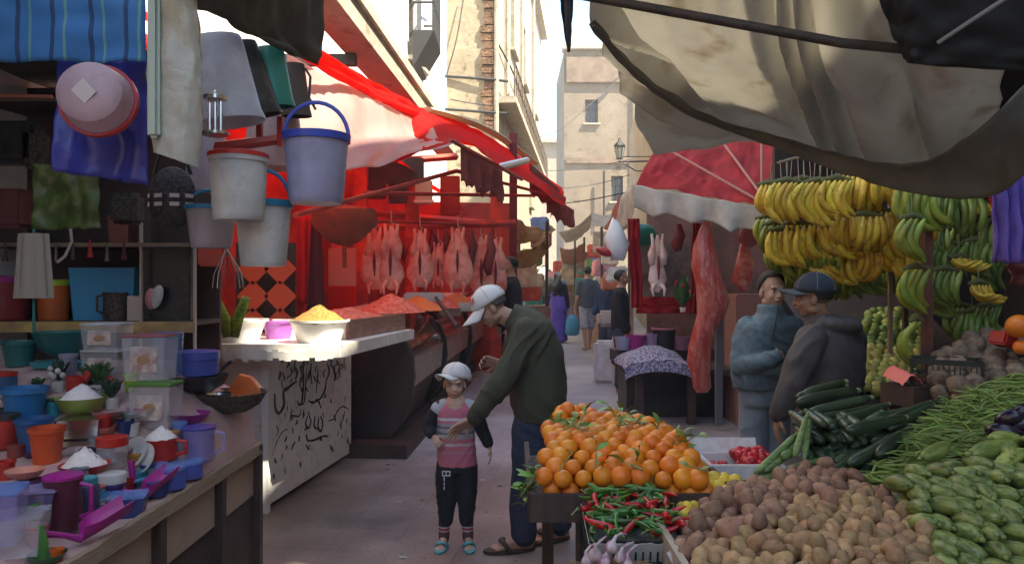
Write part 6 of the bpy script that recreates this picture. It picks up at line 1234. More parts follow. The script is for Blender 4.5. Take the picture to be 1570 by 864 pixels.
def banana_mesh(k, L=.19, r=.0185, cur=.05):
    mb = MB(); n = 11; pts = []; rad = []
    for i in range(n):
        u = i / (n - 1); pts.append((cur * math.sin(math.pi * u) * (1 + .12 * k), .0 + .01 * math.sin(u * 3 + k), -L * u)); rad.append(r * (.38 if u < .08 else min(1, .5 + 2.6 * u) * (1 if u < .8 else 1 - ((u - .8) / .2) ** 2 * .75)))
    mb.tube(pts, rad, 7); return mb.mesh('m', ang=60)
M_by = mat('yellow_banana_skin', (.80, .56, .06), r=.45, var=.16, hv=.012, ns=9, c2=(.62, .38, .035), ns2=30, c3=(.32, .2, .05))
M_bg = mat('green_banana_skin', (.19, .25, .03), r=.45, var=.25, hv=.02, ns=9, c2=(.34, .36, .05)); M_bdg = mat('dark_green_banana_skin', (.13, .19, .03), r=.45, var=.25, hv=.02, ns=9, c2=(.24, .3, .06))
M_crown = mat('banana_crown', (.12, .12, .04), r=.8)
BM = {}
for nm, m_ in (('y', M_by), ('g', M_bg), ('d', M_bdg)):
    BM[nm] = [banana_mesh(k) for k in range(4)]
    for q in BM[nm]: q.materials.append(m_)
def hand(p, kind, n, label, group, yaw=0, sc=1.0, sp=.034, fan=.5, roll=0, face=R(200)):
    t = thing('banana_bunch', label, 'bananas', p, group); E = Euler((0, 0, yaw)).to_matrix()
    mb = MB(); mb.tube([p + E @ Vector((-n * sp * .5 * sc, 0, .0)), p + Vector((0, 0, .02)), p + E @ Vector((n * sp * .5 * sc, 0, .0))], [.012, .02, .012], 7); mb.build('crown', M_crown, t)
    mb = MB(); mb.tube([p + Vector((0, 0, .02)), p + Vector((0, 0, .12))], .003, 4); mb.build('string', M_stem, t)
    for row_ in range(2):
        nn = n - row_
        for i in range(nn):
            u = (i - (nn - 1) / 2); me = random.choice(BM[kind]); o = link('banana', me, None, t)
            o.location = E @ Vector((u * sp * sc, -.02 + .035 * row_, -.005 - .012 * row_)); an = face + random.uniform(-.22, .22) + u * fan * .12
            o.rotation_euler = (random.uniform(-.12, .12) + .12 * row_, roll + random.uniform(-.1, .1) - u * fan * .07, an + yaw); s = sc * random.uniform(.9, 1.1); o.scale = (s, s, s)
random.seed(57)
k = 0
for i in range(9):
    px = 1182 + i * 25; py = 290 - 3.2 * i + random.uniform(-7, 5); hand(P(px, py, 4.42 + random.uniform(-.12, .12)), 'y', 6, ORD[i] + ' ripe yellow bunch from the left in the top hanging row', 'yellow banana bunches', sc=random.uniform(.95, 1.2), sp=.028, face=R(195) + random.uniform(-.5, .9), roll=random.uniform(-.1, .35))
for i in range(9):
    px = 1200 + i * 25; py = 346 - 2.6 * i + random.uniform(-9, 9); hand(P(px, py, 4.5 + random.uniform(-.12, .12)), 'y', 6, ORD[i] + ' ripe yellow bunch from the left in the second hanging row', 'yellow banana bunches', sc=random.uniform(.95, 1.2), sp=.03, face=R(200) + random.uniform(-.9, 1.0), roll=random.uniform(.1, .9))
for i in range(4): hand(P(1186 + 26 * i, 345 + 26 * (i > 1), 4.62), 'g' if i else 'g', 6, ORD[i] + ' greenish bunch from the left just under the yellow rows', 'green banana bunches', sc=.85, sp=.026, face=R(240), roll=.2)
for i in range(8): hand(P(1192 + 26 * i + random.uniform(-5, 5), 372 + random.uniform(-4, 6), 4.95), 'g' if i < 2 else 'd', 6, ORD[i] + ' green bunch from the left in the third hanging row', 'green banana bunches', sc=random.uniform(.8, 1.1), sp=.03, face=R(230) + random.uniform(-.9, .9), roll=random.uniform(-.1, .6))
for i in range(8): hand(P(1205 + 25 * i + random.uniform(-6, 6), 408 + random.uniform(-5, 10), 5.2), 'd' if i % 3 else 'g', 6, ORD[i] + ' green bunch from the left in the fourth hanging row above the men', 'green banana bunches', sc=random.uniform(.85, 1.15), sp=.03, face=R(220) + random.uniform(-.9, .9), roll=random.uniform(-.1, .8))
for i, (px, py, d_, kd, sc, fc, rl, lb_) in enumerate(((1402, 285, 4.05, 'g', 1.25, 190, .5, 'large pale green bunch leaning out at the right end of the bar'), (1398, 335, 4.0, 'g', 1.15, 185, .15, 'pale green bunch hanging below the large leaning one'), (1405, 412, 4.05, 'g', 1.2, 190, .2, 'green bunch beside the russet post at head height'), (1404, 492, 4.05, 'g', 1.15, 185, 0, 'lowest green bunch hanging by the russet post'), (1450, 415, 4.6, 'd', 1.0, 200, .2, 'dim green bunch just right of the russet post'), (1480, 345, 5.0, 'd', 1.0, 180, .3, 'dim bunch in the upper shadow right of the post'), (1500, 310, 4.9, 'y', .6, 160, 1.2, 'small yellow tipped bunch high in the shadow'), (1470, 395, 4.7, 'y', .7, 170, 1.4, 'dull yellow bunch in the middle of the shadow'), (1500, 435, 4.6, 'y', .7, 150, 1.0, 'dull yellow bunch low in the shadow at the right'), (1520, 400, 5.2, 'd', 1.0, 200, .1, 'dark green bunch near the purple clothes'), (1470, 470, 4.8, 'd', 1.0, 220, .2, 'dark green bunch above the brown roots'))):
    hand(P(px, py, d_), kd, 2 if i == 3 else 4 if i in (1, 2) else 6, lb_, 'banana bunches at the right of the stall', sc=sc, sp=.03, face=R(fc), roll=rl)
for i in range(7): hand(P(1262 + 24 * i, 384 + random.uniform(-12, 8), 4.62 + random.uniform(-.08, .08)), 'y', 5, ORD[i] + ' ripe yellow bunch from the left in the short lowest yellow row', 'yellow banana bunches', sc=random.uniform(.8, 1.05), sp=.03, face=R(200) + random.uniform(-1.0, 1.2), roll=random.uniform(.2, 1.1))
for i, (px, py) in enumerate(((1178, 335), (1190, 372), (1225, 384), (1250, 398), (1395, 365), (1430, 350), (1445, 300), (1475, 300), (1440, 450), (1500, 370), (1530, 340), (1455, 375), (1490, 480), (1515, 470))): hand(P(px, py, 4.75), 'd' if i > 4 else 'g', 6, 'green bunch filling the rows, ' + ORD[i] + ' from the left edge of the stall', 'green banana bunches', sc=random.uniform(.9, 1.15), sp=.03, face=R(210) + random.uniform(-.9, .9), roll=random.uniform(-.1, .8))
# strings and stick above
mb = MB(); mb.tube([P(1192, 250, 4.45), P(1215, 243, 4.45), P(1262, 236, 4.5)], .008, 5); mb.build('stick', M_board, label='thin crooked stick the banana strings are tied to', cat='stick')
random.seed(59)
for i in range(12):
    x = 1196 + 9 * i; mb = MB(); mb.tube([P(x, 248 - .9 * i + random.uniform(-4, 2), 4.45), P(x + random.uniform(-3, 3), 272 + random.uniform(-6, 14), 4.44)], .0025, 4); mb.build('string', mat('twine', (.42, .3, .22), r=.9), label='thin twine hanging between the stick and the yellow bananas', cat='string', group='twine holding the bananas')
# purple clothes
M_pur = mat('purple_cloth', (.16, .10, .42), r=.8, bs=30, bd=.4, rand=False)
hangcloth([(1524, 228, 3.0), (1640, 190, 2.9), (1640, 404, 2.9), (1522, 402, 3.0)], 'purple_dress', 'purple dress hanging at the right frame edge', 'clothes', M_pur, 6, .03)
hangcloth([(1520, 275, 3.15), (1545, 270, 3.15), (1548, 360, 3.15), (1523, 365, 3.15)], 'crimson_scarf', 'crimson scarf hanging left of the purple dress', 'clothes', mat('crimson_cloth', (.5, .02, .03)), 2, .02)
hangcloth([(1515, 190, 3.1), (1640, 150, 3.0), (1640, 240, 3.0), (1512, 262, 3.1)], 'navy_cloth', 'dark violet cloth draped above the purple dress', 'cloth', mat('dark_violet', (.06, .04, .12), r=.9), 3, .02)
hangcloth([(1545, 395, 3.2), (1640, 395, 3.2), (1640, 440, 3.2), (1548, 436, 3.2)], 'red_cloth', 'dim red cloth below the purple dress', 'cloth', mat('dim_red', (.14, .03, .03)), 2, .02)

# ================================================================ RIGHT BUTCHER STALL WITH RED AWNING
rs = thing('red_awning', 'red market awning with white scalloped valance on the right', 'awning', P(1080, 260, 8.5))
M_rc = mat('crimson_awning', (.48, .02, .025), r=.8, ns=3, c2=(.36, .015, .02), bs=20, bd=.5, bdist=.01, trans=.35, rand=False)
M_wv = mat('cream_valance', (.66, .62, .55), r=.9, ns=4, c2=(.52, .46, .4), bs=30, bd=.5, bdist=.006, trans=.4, rand=False)
rows = [[P(1000, 236, 8.6), P(1100, 222, 9.2), P(1200, 205, 9.8)], [P(985, 262, 8.1), P(1085, 262, 8.2), P(1185, 260, 8.2)], [P(968, 300, 7.8), P(1070, 300, 7.6), P(1180, 316, 7.3)]]
rows[2] = [P(975, 285, 7.9), P(1070, 298, 7.6), P(1180, 318, 7.2)]
mb = MB(); mb.sheet(patch(rows, 60, 30, cr(5, 21)), .004); mb.build('top_sheet', M_rc, rs, ang=180)
G = []
for v in np.linspace(0, 1, 14):
    row_ = []
    for u in np.linspace(0, 1, 90):
        a = P(972, 284, 7.88).lerp(P(1182, 320, 7.18), u); sc_ = .30 * (1 + .0 * u) - .07 * abs(math.cos(u * math.pi * 3.5)); row_.append(a + Vector((.0, .05 * math.sin(u * 25) * v - .01, -sc_ * v + .02 * nz(u * 8, v * 3))))
    G.append(row_)
mb = MB(); mb.sheet(G, .004); mb.build('scalloped_valance', M_wv, rs, ang=180)
G = [[P(985, 262, 8.0).lerp(P(966, 345, 8.9), v) + Vector((-.0 + .03 * nz(u * 5), u * 1.6, .0 - .1 * u)) for u in np.linspace(0, 1, 10)] for v in np.linspace(0, 1, 8)]
mb = MB(); mb.sheet(G, .004); mb.build('side_valance', M_wv, rs, ang=180)
for a, b in ((P(1022, 228, 8.5), P(1178, 316, 7.2)), (P(1108, 218, 9), P(1172, 305, 7.3)), (P(1168, 215, 7.6), P(1168, 300, 7.3))): mb = MB(); mb.cyl(a, b, .014, n=8); mb.build('pole', mat('rusty_pole', (.34, .14, .11), r=.6), rs)
bs2 = thing('butcher_table', 'wooden butcher table under the red awning with stuff below', 'table', P(1040, 600, 8.6))
zt2 = .66
mb = MB(); mb.box((2.0, 9.0, zt2 - .03), (1.45, 1.3, .06)); mb.build('tabletop', M_dkwood, bs2, smooth=False)
for px, d_ in ((980, 8.45), (1060, 8.45), (1088, 9.4), (1010, 9.5), (1150, 8.45)): x = (px - CX) / F * d_; mb = MB(); mb.box((x, d_, (zt2 - .06) / 2 + .02), (.09, .07, zt2 - .06)); mb.build('leg', M_brn, bs2, smooth=False)
mb = MB(); mb.box((2.0, 9.2, .3), (1.3, .7, .5)); mb.build('lower_shelf', M_dark, bs2, smooth=False)
mb = MB(); mb.box(P(1102, 565, 8.1) , (.07, .07, 1.2)); mb.build('steel_post', mat('slate_post', (.13, .13, .15), r=.5), label='slim dark slate post beside the hanging beef side', cat='post', smooth=False)
# patterned cloth on the table
M_pat = mat('speckled_cloth', (.38, .36, .44), r=.9, ns=38, c2=(.10, .09, .18), nd=(.47, .53), rand=False)
G = []
for v in np.linspace(0, 1, 22): G.append([(1.25 + .85 * u, 8.3 + 1.0 * v, zt2 + .01 + .22 * math.sin(math.pi * min(1, u * 1.1)) ** .6 * (.45 + .55 * math.sin(math.pi * v)) + .03 * nz(u * 6, v * 6)) for u in np.linspace(0, 1, 30)])
mb = MB(); mb.sheet(G); G2 = [[(1.25 + .85 * u, 8.3 - .02 * v, zt2 + .01 + (.22 * math.sin(math.pi * min(1, u * 1.1)) ** .6 * .45) - .12 * v) for u in np.linspace(0, 1, 30)] for v in (0, 1)]; mb.sheet(G2); mb.build('speckled_cloth', M_pat, label='heap of speckled grey cloth on the butcher table', cat='cloth', ang=180)
# hanging half beef
c = P(1083, 340, 7.7); t = thing('beef_side', 'long side of beef hanging in front of the butcher table', 'meat', c)
M_beef = mat('beef_flesh', (.40, .045, .035), r=.33, ns=9, nscale=(1.6, 1.6, .45), c2=(.50, .16, .12), nd=(.42, .66), ns2=26, c3=(.58, .32, .25), bs=12, bd=.7, bdist=.02, rand=False)
prof = [(0, .03, 0), (.05, .07, 0), (.14, .11, -.02), (.25, .135, -.01), (.36, .15, .03), (.46, .165, .06), (.54, .15, .04), (.62, .12, -.01), (.72, .115, -.06), (.82, .12, -.08), (.90, .10, -.06), (.97, .09, -.05), (1, .05, -.05)]
vs = []; n = 26; H_ = 1.75
for (u, r_, ox) in prof:
    for k in range(n): a = 2 * math.pi * k / n; q = 1 + .22 * nz(math.cos(a) * 1.6, math.sin(a) * 1.6, u * 9); vs.append(c + Vector((ox + r_ * q * math.cos(a), r_ * .55 * q * math.sin(a), -H_ * u)))
fs = [(i * n + k, i * n + (k + 1) % n, (i + 1) * n + (k + 1) % n, (i + 1) * n + k) for i in range(len(prof) - 1) for k in range(n)] + [tuple(range(n)), tuple((len(prof) - 1) * n + k for k in range(n))]
mb = MB(); mb.add(vs, fs); mb.build('flesh', M_beef, t, ang=180)
mb = MB(); mb.tube([c + Vector((0, 0, .2)), c, c + Vector((.04, 0, -.03))], .008, 6); mb.build('hook', M_steel, t)
# white lamb and others
carcass(P(1008, 360, 8.6), .66, 'hanging_carcass', 'pale whole lamb carcass hanging under the red awning', 'carcass', mat('very_pale_carcass', (.74, .58, .52), r=.5, ns=8, c2=(.6, .3, .25), nd=(.5, .7)), 0, None, 3)
for k, (x, y, w_, h_, m_, lb_) in enumerate(((1140, 400, .10, .55, M_meat, 'strip of red meat hanging right of the slate post'), (1150, 350, .12, .35, mat('rib_meat', (.4, .12, .1), r=.5, bs=20, bd=.6), 'rack of ribs hanging beneath the valance end'), (1040, 360, .06, .3, mat('dark_meat', (.16, .02, .02)), 'thin dark meat strip beside the lamb carcass'))):
    c = P(x, y, 8.3); mb = MB(); mb.tube([c + Vector((0, 0, h_ * .4)), c + Vector((.02, 0, 0)), c + Vector((-.02, 0, -h_ * .4)), c + Vector((0, 0, -h_ * .6))], [.03, w_, w_ * 1.1, .04], 12, flat=.5); mb.build('hanging_meat', m_, label=lb_, cat='meat', ang=180)
# stall back, curtains, buckets
mb = MB(); mb.box((2.75, 10.3, 1.3), (1.8, .06, 2.6)); mb.build('stall_back', mat('dusky_back', (.16, .09, .075), r=.9, ns=3, c2=(.26, .13, .11), rand=False), label='dusky back wall of the right butcher stall', cat='wall', smooth=False)
mb = MB(); mb.box((2.75, 8.6, .75), (.5, .5, 1.5), bev=.02); mb.build('pink_cabinet', mat('brownish_pink', (.34, .17, .13), r=.7), label='brownish pink cabinet beside the hanging beef', cat='cabinet')
hangcloth([(962, 335, 8.8), (980, 335, 8.8), (985, 470, 8.8), (968, 472, 8.8)], 'red_curtain', 'narrow crimson curtain at the left edge of the butcher stall', 'curtain', M_rc, 2, .03)
hangcloth([(1062, 342, 8.4), (1075, 342, 8.4), (1070, 480, 8.4), (1058, 480, 8.4)], 'red_curtain', 'narrow crimson curtain just left of the beef side', 'curtain', M_rc, 2, .03)
hangcloth([(975, 455, 9.2), (1060, 455, 9.2), (1060, 480, 9.2), (975, 480, 9.2)], 'red_table_cloth', 'red cloth strip behind the buckets', 'cloth', M_rc, 3, .02)
mb = MB(); mb.box(P(1025, 420, 9.6), (.75, .04, .75)); mb.build('meat_window', mat('smoky_glass', (.12, .1, .09), r=.2, ns=5, c2=(.22, .19, .17)), label='smoky glass pane behind the lamb carcass', cat='window', smooth=False)
mb = MB(); mb.ell(P(985, 360, 9.3), (.18, .1, .14)); mb.build('green_bundle', pl('sea_green', (.02, .25, .17)), label='sea green plastic bundle hanging under the awning', cat='bundle')
t = thing('white_sack', 'bulging white sack with red stripe hanging at the awning corner', 'sack', P(943, 370, 8.7)); c = P(943, 370, 8.7); mb = MB(); mb.tube([c + Vector((-.02, 0, .30)), c + Vector((-.01, 0, .18)), c + Vector((0, 0, .06)), c + Vector((.03, 0, -.08)), c + Vector((.05, 0, -.19)), c + Vector((.05, 0, -.22))], [.02, .07, .12, .14, .12, .06], 18, flat=.7)
for v in mb.v: v += Vector((.07 * nz(v.x * 7, v.z * 7), .03 * nz(v.x * 9, v.z * 5), .06 * nz(v.z * 8, v.x * 8)))
mb.build('sack_body', mat('white_sack', (.70, .70, .70), r=.6, bs=12, bd=.6), t, ang=180); mb = MB(); mb.ell(c + Vector((-.13, -.03, -.12)), (.1, .07, .05), 12, 8, Euler((0, .4, 0)).to_matrix()); mb.build('red_stripe', Mx_red, t)
# flowers / herbs
plant(P(1047, 478, 8.2), .38, .14, M_leaf, 'tall bunch of green herbs with red flowers by the beef', n=60, seed=9, fl=Mx_red)
for k, (px, w_, h_, m_, lb_) in enumerate(((975, .12, .12, Mx_mag, 'magenta plastic tub on the butcher table'), (1000, .1, .14, pl('lilac', (.4, .28, .45)), 'lilac plastic tub on the butcher table'), (1018, .15, .22, Mx_black, 'black bucket with pink rim on the butcher table'), (1045, .12, .10, pl('dull_pink', (.45, .2, .3)), 'dull pink tub at the right end of the butcher table'), (955, .1, .1, Mx_lav, 'lavender tub at the left end of the butcher table'))):
    x = (px - CX) / F * 9.3; g_bucket(Vector((x, 9.3, zt2 + .14)), w_, h_ + .06, m_, lb_, rimm=Mx_pink if k == 2 else None)
mb = MB(); mb.box((1.9, 9.45, zt2 + .07), (1.3, .3, .14)); mb.build('riser', M_brn, label='low riser carrying the tubs on the butcher table', cat='riser', smooth=False)
# white sacks on the ground left of the stall
for k, (px, y0, y1, w_, d_, m_, lb_) in enumerate(((929, 482, 546, 36, 11.5, mat('white_polybag', (.68, .68, .70), r=.5, bs=10, bd=.6, ns=6, c2=(.55, .5, .5)), 'tall white sack standing on the street by the butcher'), (952, 470, 548, 26, 11.2, mat('cream_polybag', (.60, .52, .42), r=.6, bs=10, bd=.6), 'cream paper sack behind the tall white sack'), (938, 476, 500, 44, 12.5, mat('beige_crate', (.45, .38, .34), r=.8), 'beige carton beside the seller'))):
    a = P(px, y1, d_); h_ = (y1 - y0) / F * d_; w2_ = w_ / F * d_; a.z = ground_z(d_) if k < 2 else a.z; mb = MB(); mb.box(a + Vector((0, 0, h_ / 2)), (w2_, w2_ * .7, h_), bev=w2_ * .12)
    for v in mb.v: v += Vector((.02 * nz(v.z * 8, k), 0, .01 * nz(v.x * 12)))
    mb.build('sack', m_, label=lb_, cat='sack' if k < 2 else 'carton', ang=60)

# ================================================================ FAR ALLEY CLUTTER
def far_awning(p, label, m, k):
    a, b, c_, d_ = [P(*q) for q in p]; mb = MB(); mb.sheet(patch([[a, a.lerp(b, .5) - Vector((0, 0, .12)), b], [d_, d_.lerp(c_, .5) - Vector((0, 0, .12)), c_]], 20, 10, cr(5, k)), .01); mb.build('far_awning', m, label=label, cat='awning', group='awnings far down the alley', ang=180)
far_awning([(856, 356, 20), (908, 326, 20), (905, 348, 22), (868, 372, 22)], 'sunlit cream awning slanting up at the far left side', M_wv, 31)
far_awning([(905, 326, 24), (955, 322, 24), (950, 338, 22), (908, 345, 22)], 'pale flat awning in the middle of the far alley', M_wv, 33)
far_awning([(925, 350, 18), (948, 300, 16), (958, 318, 15), (940, 356, 16)], 'pink red awning edge next to the crimson one', M_dred, 35)
far_awning([(858, 380, 24), (895, 372, 24), (898, 398, 26), (862, 404, 26)], 'salmon cloth hanging far down the alley', mat('salmon_cloth', (.6, .35, .26), r=.9, trans=.3), 37)
random.seed(61)
palette = [(.6, .1, .06), (.7, .55, .4), (.1, .4, .35), (.6, .2, .1), (.65, .6, .55), (.3, .12, .1), (.15, .25, .5), (.7, .3, .35), (.2, .35, .12), (.45, .35, .25)]
names = ['red', 'tan', 'teal', 'rust', 'white', 'maroon', 'blue', 'pink', 'green', 'brown']; used_l = {}
spots = [(862, 415, 26), (872, 425, 25), (884, 420, 27), (893, 432, 24), (875, 400, 26), (905, 400, 22), (918, 395, 20), (926, 410, 18), (912, 415, 20), (922, 372, 18), (915, 385, 19), (935, 398, 16), (898, 445, 22), (908, 455, 19), (922, 440, 17), (928, 460, 15), (855, 440, 22), (848, 432, 21), (815, 395, 15), (822, 430, 16), (812, 450, 14), (806, 420, 14), (818, 468, 15), (938, 435, 14), (945, 420, 13), (830, 365, 16), (828, 345, 15)]
for i, (x, y, d_) in enumerate(spots):
    ci = i % 10; nm = names[ci]; used_l[ci] = used_l.get(ci, -1) + 1; wd = random.uniform(.35, .6) * d_ / 20; hd = random.uniform(.3, .7) * d_ / 20; mb = MB(); mb.box(P(x, y, d_), (wd, .3, hd), (0, 0, random.uniform(-.3, .3)), bev=.03)
    for v in mb.v: v += Vector((.04 * nz(v.z * 4, i), 0, .04 * nz(v.x * 4, i)))
    mb.build('market_goods', mat('goods_' + nm, palette[ci], r=.8, ns=6, bs=10, bd=.5), label='%s %s of goods far down the alley, %s of its colour' % (['left hand', 'right hand'][x > 890], nm + ' bundle', ['nearest', 'middle', 'furthest'][min(2, used_l[ci])]), cat='goods', group='goods at the far stalls')
for k, (x, d_, h_, side_) in enumerate(((815, 15, 1.25, 'left'), (858, 23, 1.2, 'left'), (936, 17, 1.2, 'right'), (912, 23, 1.2, 'right'))):
    q = P(x, 437, d_); z0 = ground_z(d_); mb = MB(); mb.box((q.x, d_, z0 + h_ / 2 * .8), (.9 * d_ / 20, 1.8, h_ * .8), bev=.03); mb.build('market_stand', mat('stand_brown', (.2, .12, .09), r=.8, ns=6, c2=(.35, .2, .15)), label=['nearer', 'further'][k % 2] + ' market stand on the ' + side_ + ' side of the far alley', cat='stand')
    for s in (-.35, .35): mb = MB(); mb.cyl((q.x + s * d_ / 20, d_ - .8, z0), (q.x + s * d_ / 20, d_ - .8, z0 + 2.6), .03, n=6); mb.build('awning_pole', M_brn, label=['left', 'right'][s > 0] + ' pole of the ' + ['nearer', 'further'][k % 2] + ' ' + side_ + ' market stand', cat='pole')
# ================================================================ PEOPLE
def cap_(mb, a, b, ra, rb=None, n=12):
    a = Vector(a); b = Vector(b); rb = ra if rb is None else rb
    if (b - a).length < 1e-5: b = a + Vector((0, 0, 1e-3))
    mb.tube([a, b], [ra, rb], n); mb.ell(a, ra, n, 8); mb.ell(b, rb, n, 8)
def chain(mb, pts, rad, n=12):
    for i in range(len(pts) - 1): cap_(mb, pts[i], pts[i + 1], rad[i], rad[i + 1], n)
def loft(mb, secs, n=24, m=16):
    """secs: (centre, a_vec, b_vec)"""
    arr = catmull([np.concatenate([np.array(q) for q in s_]) for s_ in secs], m); vs = []
    for q in arr:
        c, a, b = Vector(q[:3]), Vector(q[3:6]), Vector(q[6:9])
        for k in range(n): t_ = 2 * math.pi * k / n; ct, st_ = math.cos(t_), math.sin(t_); vs.append(c + a * math.copysign(abs(ct) ** .85, ct) + b * math.copysign(abs(st_) ** .85, st_))
    fs = [(i * n + k, i * n + (k + 1) % n, (i + 1) * n + (k + 1) % n, (i + 1) * n + k) for i in range(m - 1) for k in range(n)] + [tuple(range(n)), tuple((m - 1) * n + k for k in range(n))]
    mb.add(vs, fs)
def remesh(mb, name, m, parent, vox, it=6, wr=0, seed=0, label=None, wrs=9):
    off = wloc(parent); me = bpy.data.meshes.new('tmp'); me.from_pydata([tuple(v - off) for v in mb.v], [], mb.f)
    bm = bmesh.new(); bm.from_mesh(me); bmesh.ops.recalc_face_normals(bm, faces=bm.faces[:]); bm.to_mesh(me); bm.free()
    o = bpy.data.objects.new('tmp', me); C.objects.link(o); r = o.modifiers.new('r', 'REMESH'); r.mode = 'VOXEL'; r.voxel_size = vox; r.use_smooth_shade = True
    s_ = o.modifiers.new('s', 'SMOOTH'); s_.factor = .5; s_.iterations = it
    dg = bpy.context.evaluated_depsgraph_get(); me2 = bpy.data.meshes.new_from_object(o.evaluated_get(dg)); bpy.data.objects.remove(o)
    me2.name = name
    if wr:
        nr = [v.normal.copy() for v in me2.vertices]
        for v, n_ in zip(me2.vertices, nr):
            c = v.co; q_ = c.z * .8 + c.x * .6; p_ = c.z * .6 - c.x * .8
            w1 = nz(c.x * 3 + seed, c.y * 3, c.z * 3); f_ = (1 - abs(nz(q_ * wrs * 1.5 + w1 * 1.2, p_ * wrs * .35, c.y * wrs * .4 + seed)) * 3.2); g_ = (1 - abs(nz(p_ * wrs * 1.3 + w1, q_ * wrs * .3 + 9, c.y * wrs * .4 + seed)) * 3.4)
            v.co = c + n_ * wr * (.75 * max(0, f_) * max(0, .35 + w1 * 1.6) + .6 * max(0, g_) * max(0, .3 - w1 * 1.6) + .35 * w1)
    me2.materials.clear(); me2.materials.append(m)
    for f_ in me2.polygons: f_.use_smooth = True
    q = bpy.data.objects.new(name, me2); C.objects.link(q); q.parent = parent
    if label: q['label'] = label
    return q
def skin(name, c): return mat('skin_' + name, c, r=.5, ns=14, c2=tuple(x * .85 for x in c), sss=.08, rand=False)
def frame(f, u):
    f = Vector(f).normalized(); u = Vector(u); u = (u - f * u.dot(f)).normalized(); r = f.cross(u); return f, u, r
def head_mb(mb, c, f, u, r, s=1, kid=False):
    M = Matrix((r, f, u)).transposed(); L = lambda x, y, z: c + (r * x + f * y + u * z) * s
    mb.ell(L(0, -.012, .035), (.074 * s, .092 * s, .085 * s), 18, 12, M)       # cranium
    mb.ell(L(0, .022, -.02), (.062 * s, .066 * s, (.074 if kid else .082) * s), 18, 12, M)         # face
    mb.ell(L(0, .045, -.066 if kid else -.078), ((.028 if kid else .035) * s, .030 * s, .026 * s), 12, 8, M)         # chin
    for sd in (-1, 1):
        mb.ell(L(sd * .032, .058, -.028), (.026 * s, .022 * s, .024 * s), 10, 8, M)   # cheeks
        mb.ell(L(sd * .075, -.005, -.008), (.010 * s, .020 * s, .031 * s), 10, 8, M)  # ears
        if not kid: mb.ell(L(sd * .045, .0, -.062), (.022 * s, .035 * s, .024 * s), 10, 8, M)     # jaw
    mb.ell(L(0, .074, .028), (.050 * s, .016 * s, .012 * s), 12, 8, M)          # brow
    cap_(mb, L(0, .080, .0 if kid else .014), L(0, .094 if kid else .100, -.024), .008 * s, (.011 if kid else .014) * s, 8)       # nose
    for sd in (-1, 1): mb.ell(L(sd * .011, .092, -.028), .009 * s, 8, 6)
    mb.ell(L(0, .083, -.052), (.024 * s, .012 * s, .010 * s), 10, 6, M)         # mouth
def face_parts(t, c, f, u, r, s=1, hair=(.02, .015, .012), brow=True):
    M = Matrix((r, f, u)).transposed(); L = lambda x, y, z: c + (r * x + f * y + u * z) * s; Md = mat('dark_hair_%d' % int(hair[0] * 1000), tuple(q + .03 for q in hair), r=.7, bs=120, bd=.6, bdist=.003)
    for sd in (-1, 1):
        mb = MB(); mb.ell(L(sd * .031, .076, .006), (.013 * s, .009 * s, .0062 * s), 10, 7, M); e_ = mb.build('eye', mat('eye_white', (.38, .34, .31), r=.3), t)
        mb = MB(); mb.ell(L(sd * .031, .0835, .006), (.0068 * s, .004 * s, .006 * s), 8, 6, M); mb.build('iris', mat('iris', (.02, .012, .01), r=.1), e_)
        mb = MB(); mb.tube([L(sd * .015, .088, .020), L(sd * .030, .089, .025), L(sd * .047, .078, .020)], [.003 * s, .0045 * s, .003 * s], 6); mb.build('eyebrow', Md, t)
    mb = MB(); mb.tube([L(-.020, .090, -.052), L(0, .0975, -.050), L(.020, .090, -.052)], [.002 * s, .0045 * s, .002 * s], 7); mb.build('lips', mat('lips', (.40, .17, .14), r=.5), t)
def hair_shell(t, c, f, u, r, s=1, m=None, front=.05, low=-.05, th=1.06, name='hair'):
    mb = MB(); G = []
    for i in range(14):
        row_ = []
        for k in range(33):
            a = 2 * math.pi * k / 32; ph = i / 13 * R(118 - 70 * min(1, max(0, (math.cos(a) + .2) / .75))) ; x = math.sin(ph) * math.sin(a); y = math.sin(ph) * math.cos(a); z = math.cos(ph)
            pass
            row_.append(c + (r * x * .076 + f * (y * .094 - .012) + u * (z * .088 + .035)) * s * 1 * (1) + (r * x + f * y + u * z) * (th - 1) * .09 * s)
        G.append(row_)
    mb.sheet(G, -.004); return mb.build(name, m, t, ang=180)
